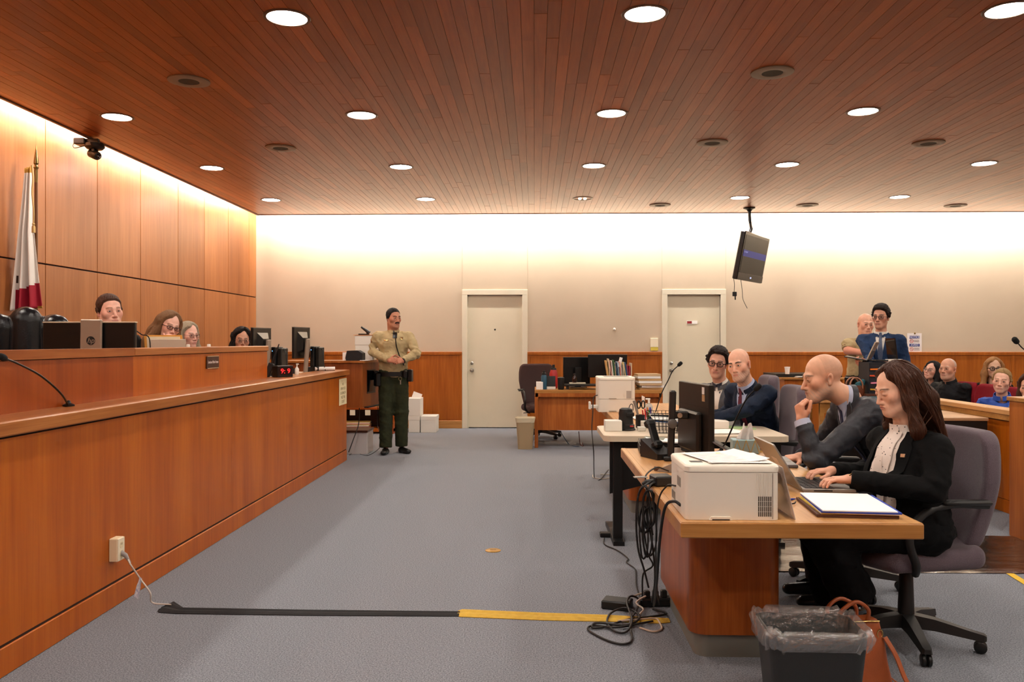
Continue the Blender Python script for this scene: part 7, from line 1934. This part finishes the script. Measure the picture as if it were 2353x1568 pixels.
# uniformed officers
M_KHAKI = cloth('khaki_shirt', 'A8946C', 'B8A47C', .8, .2, 600, .2); M_GREEN = cloth('olive_green_trousers', '26281A', '30331F', .85, .2, 500, .2); M_DUTY = mat('duty_leather', '0B0A0A', .35)
def belt(s, z, rx, ry, gear=()):
    N = 40
    MB().sheet([[Vector((rx*math.cos(a)+s.pelvis.x, ry*math.sin(a)+s.pelvis.y, z+dz)) for dz in (-.028, .028)] for a in [2*PI*i/N for i in range(N+1)]], .006).build('duty_belt', M_DUTY, s.obj, 60)
    for a, w, d, h, dz in gear:
        c = Vector((s.pelvis.x+(rx+d/2)*math.cos(R(a)), s.pelvis.y+(ry+d/2)*math.sin(R(a)), z+dz))
        MB().box(c, (d, w, h), rotm(0, 0, a), .01).build('belt_pouch', M_DUTY, s.obj)
def uniform_bits(s, side=1):
    for q in (-1, 1):
        s.drape('pocket_flap', [(q*.055, -.125), (q*.055, -.155)], [(q*.135, -.125), (q*.135, -.155)], M_KHAKI, .008, .005, 6, 4)
        s.drape('pocket', [(q*.06, -.155), (q*.06, -.25)], [(q*.13, -.155), (q*.13, -.25)], M_KHAKI, .0045, .004, 6, 6)
        t = s.sh[q]; MB().tube([t+Vector((-q*.10, -.0, .052)), t+Vector((q*.02, -.0, .058))], .016, 8, flat=.35).build('epaulette', cloth('dark_khaki', '7A6A48', None, .8), s.obj, 60)
        el = s.el[q]; c = t.lerp(el, .32)+Vector((q*.058, -.025, 0))
        MB().lathe(c, [(0, 0), (.03, 0), (.03, .006), (0, .006)], 5, rotm(90, 0, q*60)).build('shoulder_patch', mat('patch_blue_gold', '3A2E4A', .7, c2='C08A3A', vscale=70), s.obj)
    s.drape('badge', [(.075, -.07), (.08, -.105)], [(.115, -.07), (.11, -.105)], mat('badge_gold', 'D8C088', .25, metal=.9), .012, .005, 5, 5)
    s.drape('name_bar', [(-.125, -.105), (-.125, -.117)], [(-.07, -.105), (-.07, -.117)], mat('badge_gold', 'D8C088', .25, metal=.9), .009, .003, 4, 3)
    s.drape('placket', [(-.014, .03), (-.014, -.46)], [(.014, .03), (.014, -.46)], M_KHAKI, .004, .003, 4, 16)
    s.collar(M_KHAKI, .064, .034)
def officer_standing():
    rt = Vector((-1.76, 10.27, 0)); hz = 1.685
    s = Person('standing person in khaki uniform shirt and green trousers, hands clasped, moustache', (rt.x, rt.y, hz), 14, (28, 4, 0), 0, .20, dict(skin='B87C62', brow='1C1210', lips='9A5A50', fat=.35, w=1.02, jaw=1.05, stubble='6A4638', stub_amt=.18, buzz='1A1412', hair_t=.0035, hair_noise=.0008, line='std', neck_r=.066, look=6), .0050, (0, .02, -.156), 1.03, wide=1.08)
    s.chest = s.tp(0, 0, -.17); s.pelvis = Vector((0, .02, .97))
    W = lambda v: s.Ri @ Vector(v)
    c = s.L(P(910, 829, 10.02))
    s.arm(-1, s.L(P(850, 806, 10.28)), c+Vector((-.085, .015, .0))); s.arm(1, s.L(P(957, 812, 10.22)), c+Vector((.085, .015, -.005)))
    s.hand(-1, (.8, -.45, .05), (-.35, -.9, .35), 'lace', spread=4, thumb=(.7, .1, .7), thumb2=(.8, -.1, .5)); s.hand(1, (-.8, -.45, -.02), (.35, -.9, .35), 'lace', spread=4, thumb=(.7, .1, .7), thumb2=(.8, -.1, .5))
    s.knee = {-1: Vector((-.092, -.02, .52)), 1: Vector((.096, .0, .52))}; s.ank = {-1: Vector((-.10, -.07, .076)), 1: Vector((.10, .0, .076))}
    s.body(.005)
    s.top('shirt', M_KHAKI, .011, r_sh=.072, r_el=.060, r_wr=.044, amp=.006, depth=.74, hem=-.55, hips=.168, open_neck=.066, belly=.02, chest_r=.172)
    uniform_bits(s)
    s.drape('undershirt', [(-.03, .04), (-.012, -.05)], [(.03, .04), (.012, -.05)], M_DUTY, .007, .003, 5, 6)
    s.drape('radio_microphone', [(-.012, -.01), (-.018, -.085)], [(.04, -.01), (.034, -.085)], M_DUTY, .014, .03, 5, 5)
    pts = [s.tp(.015, -.135, -.09), s.tp(.03, -.15, -.2), s.tp(.07, -.16, -.32), s.tp(.12, -.14, -.42)]
    MB().tube(smoothpath(pts, 6), .007, 6).build('radio_cord', M_DUTY, s.obj, 60)
    s.trousers(M_GREEN, .012, (.108, .092, .08), .0035); s.shoes(mat('black_boot', '0E0D0C', .3), {-1: -.25, 1: .5})
    belt(s, .985, .186, .142, ((200, .10, .06, .16, -.07), (165, .07, .05, .12, -.02), (-20, .09, .06, .15, -.02), (5, .07, .06, .14, -.03), (-50, .06, .04, .09, 0)))
    MB().tube([Vector((.07+.018*math.cos(a), -.15, .93+.022*math.sin(a))) for a in [2*PI*i/16 for i in range(17)]], .003, 6).build('key_ring', mat('badge_gold', 'D8C088', .25, metal=.9), s.obj, 60)
    MB().box((.075, -.15, .885), (.012, .006, .05)).build('keys', M_CHROME, s.obj)
    w = s.wr[1]; e = s.el[1]; d = (w-e).normalized(); a1 = d.orthogonal().normalized(); b1 = d.cross(a1)
    MB().tube([w+d*.004, w-d*.022], [.034, .034], 16).build('wristwatch', M_BLACKP, s.obj, 60)
    s.short('0F0B0A', '1A1412'); ms = MB().tube(smoothpath([(-.03, -.084, -.064), (-.018, -.096, -.056), (0, -.1, -.0545), (.018, -.096, -.056), (.03, -.084, -.064)], 4), [.004, .006, .0075, .0085, .0085, .008, .0075, .0075, .0075, .008, .0085, .0085, .008, .0075, .006, .005, .004], 8).build('moustache', mat('dark_moustache', '1E120E', .8), s.obj, 60); s.on_head(ms); s.brows3d('1C1210')
def officer_bald():
    s = Person('bald person in khaki short-sleeved uniform with hand on chin beside the bar', P(1989, 745, 9.7), 8, (-8, 6, 4), 6, .205, dict(skin='D89C82', brow='8A6A58', lips='A8645A', fat=.6, w=1.03, line='bald', buzz='B8957E', buzz_amt=.4, neck_r=.064), .0052, (0, .02, -.16), 1.02, wide=1.1)
    s.pelvis = Vector((0, .05, .93)); W = lambda v: s.Ri @ Vector(v)
    ch = s.Mh @ Vector((.012, -.10, -.125))
    s.arm(1, s.sh[1]+Vector((-.02, -.14, -.25)), ch+Vector((.03, -.035, -.075))); s.arm(-1, s.L(P(1948, 806, 9.65)), s.L(P(1990, 812, 9.42)))
    s.hand(1, (-.35, .25, 1), (.25, -1, .1), 'chin', thumb=(.8, -.4, .3)); s.hand(-1, (1, .1, 0), (0, -1, .2), 'relax')
    s.knee = {k: Vector((k*.11, .02, .5)) for k in (-1, 1)}; s.ank = {k: Vector((k*.11, .03, .095)) for k in (-1, 1)}
    s.body(.006); s.top('shirt', M_KHAKI, .012, sleeve=.30, r_sh=.074, r_el=.066, amp=.005, depth=.78, open_neck=.067, belly=.04, hem=-.52)
    for q in s.el:   # bare forearms
        e, w = s.el[q], s.wr[q]; f = ops([('u', s_cap(s.sh[q].lerp(e, .55), e, .05, .045), 0), ('u', s_cap(e, w, .046, .03), .02)])
        pts = [e, w, s.sh[q].lerp(e, .5)]; v, qq = polygonise(f, [min(p[i] for p in pts)-.07 for i in range(3)], [max(p[i] for p in pts)+.07 for i in range(3)], .010)
        np_mesh('forearm', v, qq, M_SKIN, s.obj, np.tile(np.array(lin('D08E74'), F4), (len(v), 1)))
    uniform_bits(s); s.trousers(M_GREEN, .016, (.11, .09, .075), .005); s.shoes(mat('black_boot', '0E0D0C', .3))
    belt(s, .965, .196, .155, ((200, .09, .06, .15, -.06), (-20, .09, .06, .15, -.02), (240, .07, .05, .1, 0)))
def man_blue():
    rt = P(2024, 728, 8.75)
    s = Person('standing person in blue suit and tie with glasses holding an open laptop', rt, -26, (-14, 3, 2), 0, .19, dict(skin='C88E76', brow='1C1412', lips='A0605A', w=.95, jaw=.92, hair_t=.016, hair_top=.012, hair_noise=.002, buzz='160F0D', look=-4, line='std', neck_r=.052), .0042, (0, .025, -.165), 1.0)
    s.pelvis = Vector((0, .02, .95)); W = lambda v: s.Ri @ Vector(v)
    s.arm(-1, s.L(P(1998, 826, 8.62)), s.L(P(1990, 838, 8.36))); s.arm(1, s.sh[1]+Vector((.07, .03, -.28)), s.L(P(2040, 832, 8.5)))
    s.hand(-1, W((-1, -.25, .1)), W((.1, -.6, -1)), 'grip', th=1, thumb=(.6, -.2, .8)); s.hand(1, W((-.4, -1, -.1)), W((0, 0, 1)), 'relax')
    s.knee = {k: Vector((k*.10, .0, .5)) for k in (-1, 1)}; s.ank = {k: Vector((k*.11, .03, .095)) for k in (-1, 1)}
    s.body(.0055); st = cloth('bright_navy_suit', '1A2C4A', '22385A', .6, .15, 800, .35)
    s.top('jacket', st, .010, r_sh=.062, r_el=.05, r_wr=.043, amp=.0045, depth=.72, open_neck=.062, hem=-.62)
    s.suit_front(st, M_WSHIRT, mat('slate_tie', '39435a', .55, c2='505c78', vscale=150), -.34, wd=.05)
    s.trousers(cloth('blue_trousers', '1B2C48', None, .8), .016, (.1, .08, .065)); s.shoes(mat('black_shoe', '0c0b0b', .3))
    s.short('160F0D', '2A1C16'); s.glasses(mat('black_wire_frame', '1A1614', .3), .023, .0165, .002)
def held_laptop():
    o = empty('held_laptop', P(1985, 822, 8.36), -32, 'open silver laptop held in the blue-suited person hands', 'laptop')
    c = mat('lid_silver', 'B9AB98', .4, metal=.3); kb = mat('keys_grey', '6f6a66', .5)
    # base hangs to the left, screen half turned up
    MB().box((-.06, 0, -.01), (.22, .19, .012), rotm(0, 10, 0), .003).build('base', mat('dark_grey_metal', '4A4642', .35, metal=.5), o)
    MB().box((.085, .0, .07), (.012, .19, .19), rotm(0, 24, 0), .003).build('screen_half', c, o)
    MB().box((.079, -.002, .035), (.006, .16, .075), rotm(0, 24, 0)).build('keyboard', kb, o)
# gallery
def gallery():
    s = Person('older person with thin white hair and black jacket seated in the gallery', P(2178, 848, 10.0), -62, (8, -2, 0), 2, .20, dict(skin='C88E74', brow='B0A090', lips='A0605A', fat=.7, w=1.03, buzz='B8B0A8', buzz_amt=.75, line='bald', stubble='B0A8A0', stub_amt=.3, neck_r=.062), .0056, (0, .03, -.155), 1.05, wide=1.12)
    lap_arms(s); seated_legs(s); s.body(.009); s.top('jacket', cloth('black_jacket', '0E0E11', '17171B', .7), .014, r_sh=.074, r_el=.062, amp=.007, depth=.82, open_neck=.068, belly=.04); s.collar(cloth('black_jacket', '0E0E11'), .07, .045, False); s.trousers(cloth('dark_trousers', '1a1a1e', None, .9), .025)
    s = Person('person with long black hair and round glasses looking up in the gallery', P(2141, 853, 10.65), -52, (-6, -14, 8), 2, .165, dict(skin='D09A86', fem=1, brow='1C1210', lips='B06058', neck_r=.047), .0056, (0, .03, -.16), .97)
    lap_arms(s); seated_legs(s); s.body(.009); s.top('white_top', cloth('cream_jacket', 'B8B0A4', None, .9), .016, open_neck=.055); s.trousers(cloth('dark_trousers', '1a1a1e', None, .9), .025)
    f = long_hair(s.o, s.hf, .03, .24, .03, .022, seed=17, face=.055); s.hair('hair', f, (-.2, -.18, -.4), (.2, .22, .17), .007, '0C0A0A', '181212'); s.glasses(mat('thin_metal_frame', '6a5a50', .3, metal=.5), .023, .019, .0014, rnd=2.2)
    s = Person('person with long blonde hair and dark glasses at the back of the gallery', P(2284, 846, 9.75), -14, (-4, 2, 0), 4, .165, dict(skin='C89A80', fem=1, brow='6A4A30', lips='A86058', neck_r=.047), .0056, (0, .03, -.16), .97)
    lap_arms(s); seated_legs(s); s.body(.009); s.top('black_jacket', cloth('black_top', '101012', None, .9), .016, open_neck=.055); s.trousers(cloth('dark_trousers', '1a1a1e', None, .9), .025)
    f = long_hair(s.o, s.hf, .035, .32, .03, .016, seed=19, face=.054); s.hair('hair', f, (-.22, -.18, -.47), (.22, .22, .17), .007, '8A5E36', 'B08050'); s.glasses(mat('black_frame', '120E0D', .25), .025, .018, .0034)
    s = Person('person in bright blue jacket with blonde hair tied back in the gallery', P(2302, 875, 8.2), -34, (-4, 2, 6), 8, .17, dict(skin='E0AA94', fem=1, brow='8A6A50', lips='C07068', neck_r=.048, hair_t=.006, hair_noise=.0016, buzz='8A6840', line='recede', look=6), .0045, (0, .035, -.16), .98)
    lap_arms(s); seated_legs(s); s.body(.009); bj = mat('blue_shell_jacket', '1C4AA8', .55, bump=.25, bscale=60, var=.1, vscale=10); s.top('jacket', bj, .012, r_sh=.064, amp=.006, depth=.8, open_neck=.058); s.collar(bj, .066, .05, False); s.trousers(cloth('dark_trousers', '1a1a1e', None, .9), .025)
    s.short('8A6840', 'A88858'); s.hair('ponytail', ops([('u', s_ell((0, .125, .02), (.03, .035, .035)), 0), ('u', s_cap((0, .14, .01), (.02, .17, -.06), .022, .01), .02)]), (-.06, .07, -.09), (.07, .21, .08), .006, '8A6840', 'A88858')
    MB().ball((.083, .008, -.045), .005, 8, 6).build('earring', mat('gold_hw', 'D0B070', .25, metal=1), s.obj, 60).matrix_local = s.Mh
    s = Person('person with brown hair cut off by the right photo edge in the gallery', P(2368, 890, 7.5), -50, (0, 4, 0), 6, .17, dict(skin='D8A088', fem=1, brow='4A3224', neck_r=.048), .0065, (0, .035, -.16), .97)
    lap_arms(s, hands=False); seated_legs(s); s.body(.01); s.top('grey_top', cloth('grey_top', '5a5658', None, .9), .018, open_neck=.055); s.trousers(cloth('dark_trousers', '1a1a1e', None, .9), .025)
    f = long_hair(s.o, s.hf, .02, .18, .02, .022, seed=23, face=.056); s.hair('hair', f, (-.2, -.18, -.34), (.2, .22, .17), .008, '3A2318', '55341F')
for fn in (woman_blazer, man_grey, man_navy, man_bow, judge, woman_fist, woman_grey, woman_dark, officer_standing, officer_bald, man_blue, held_laptop, gallery):
    fn()
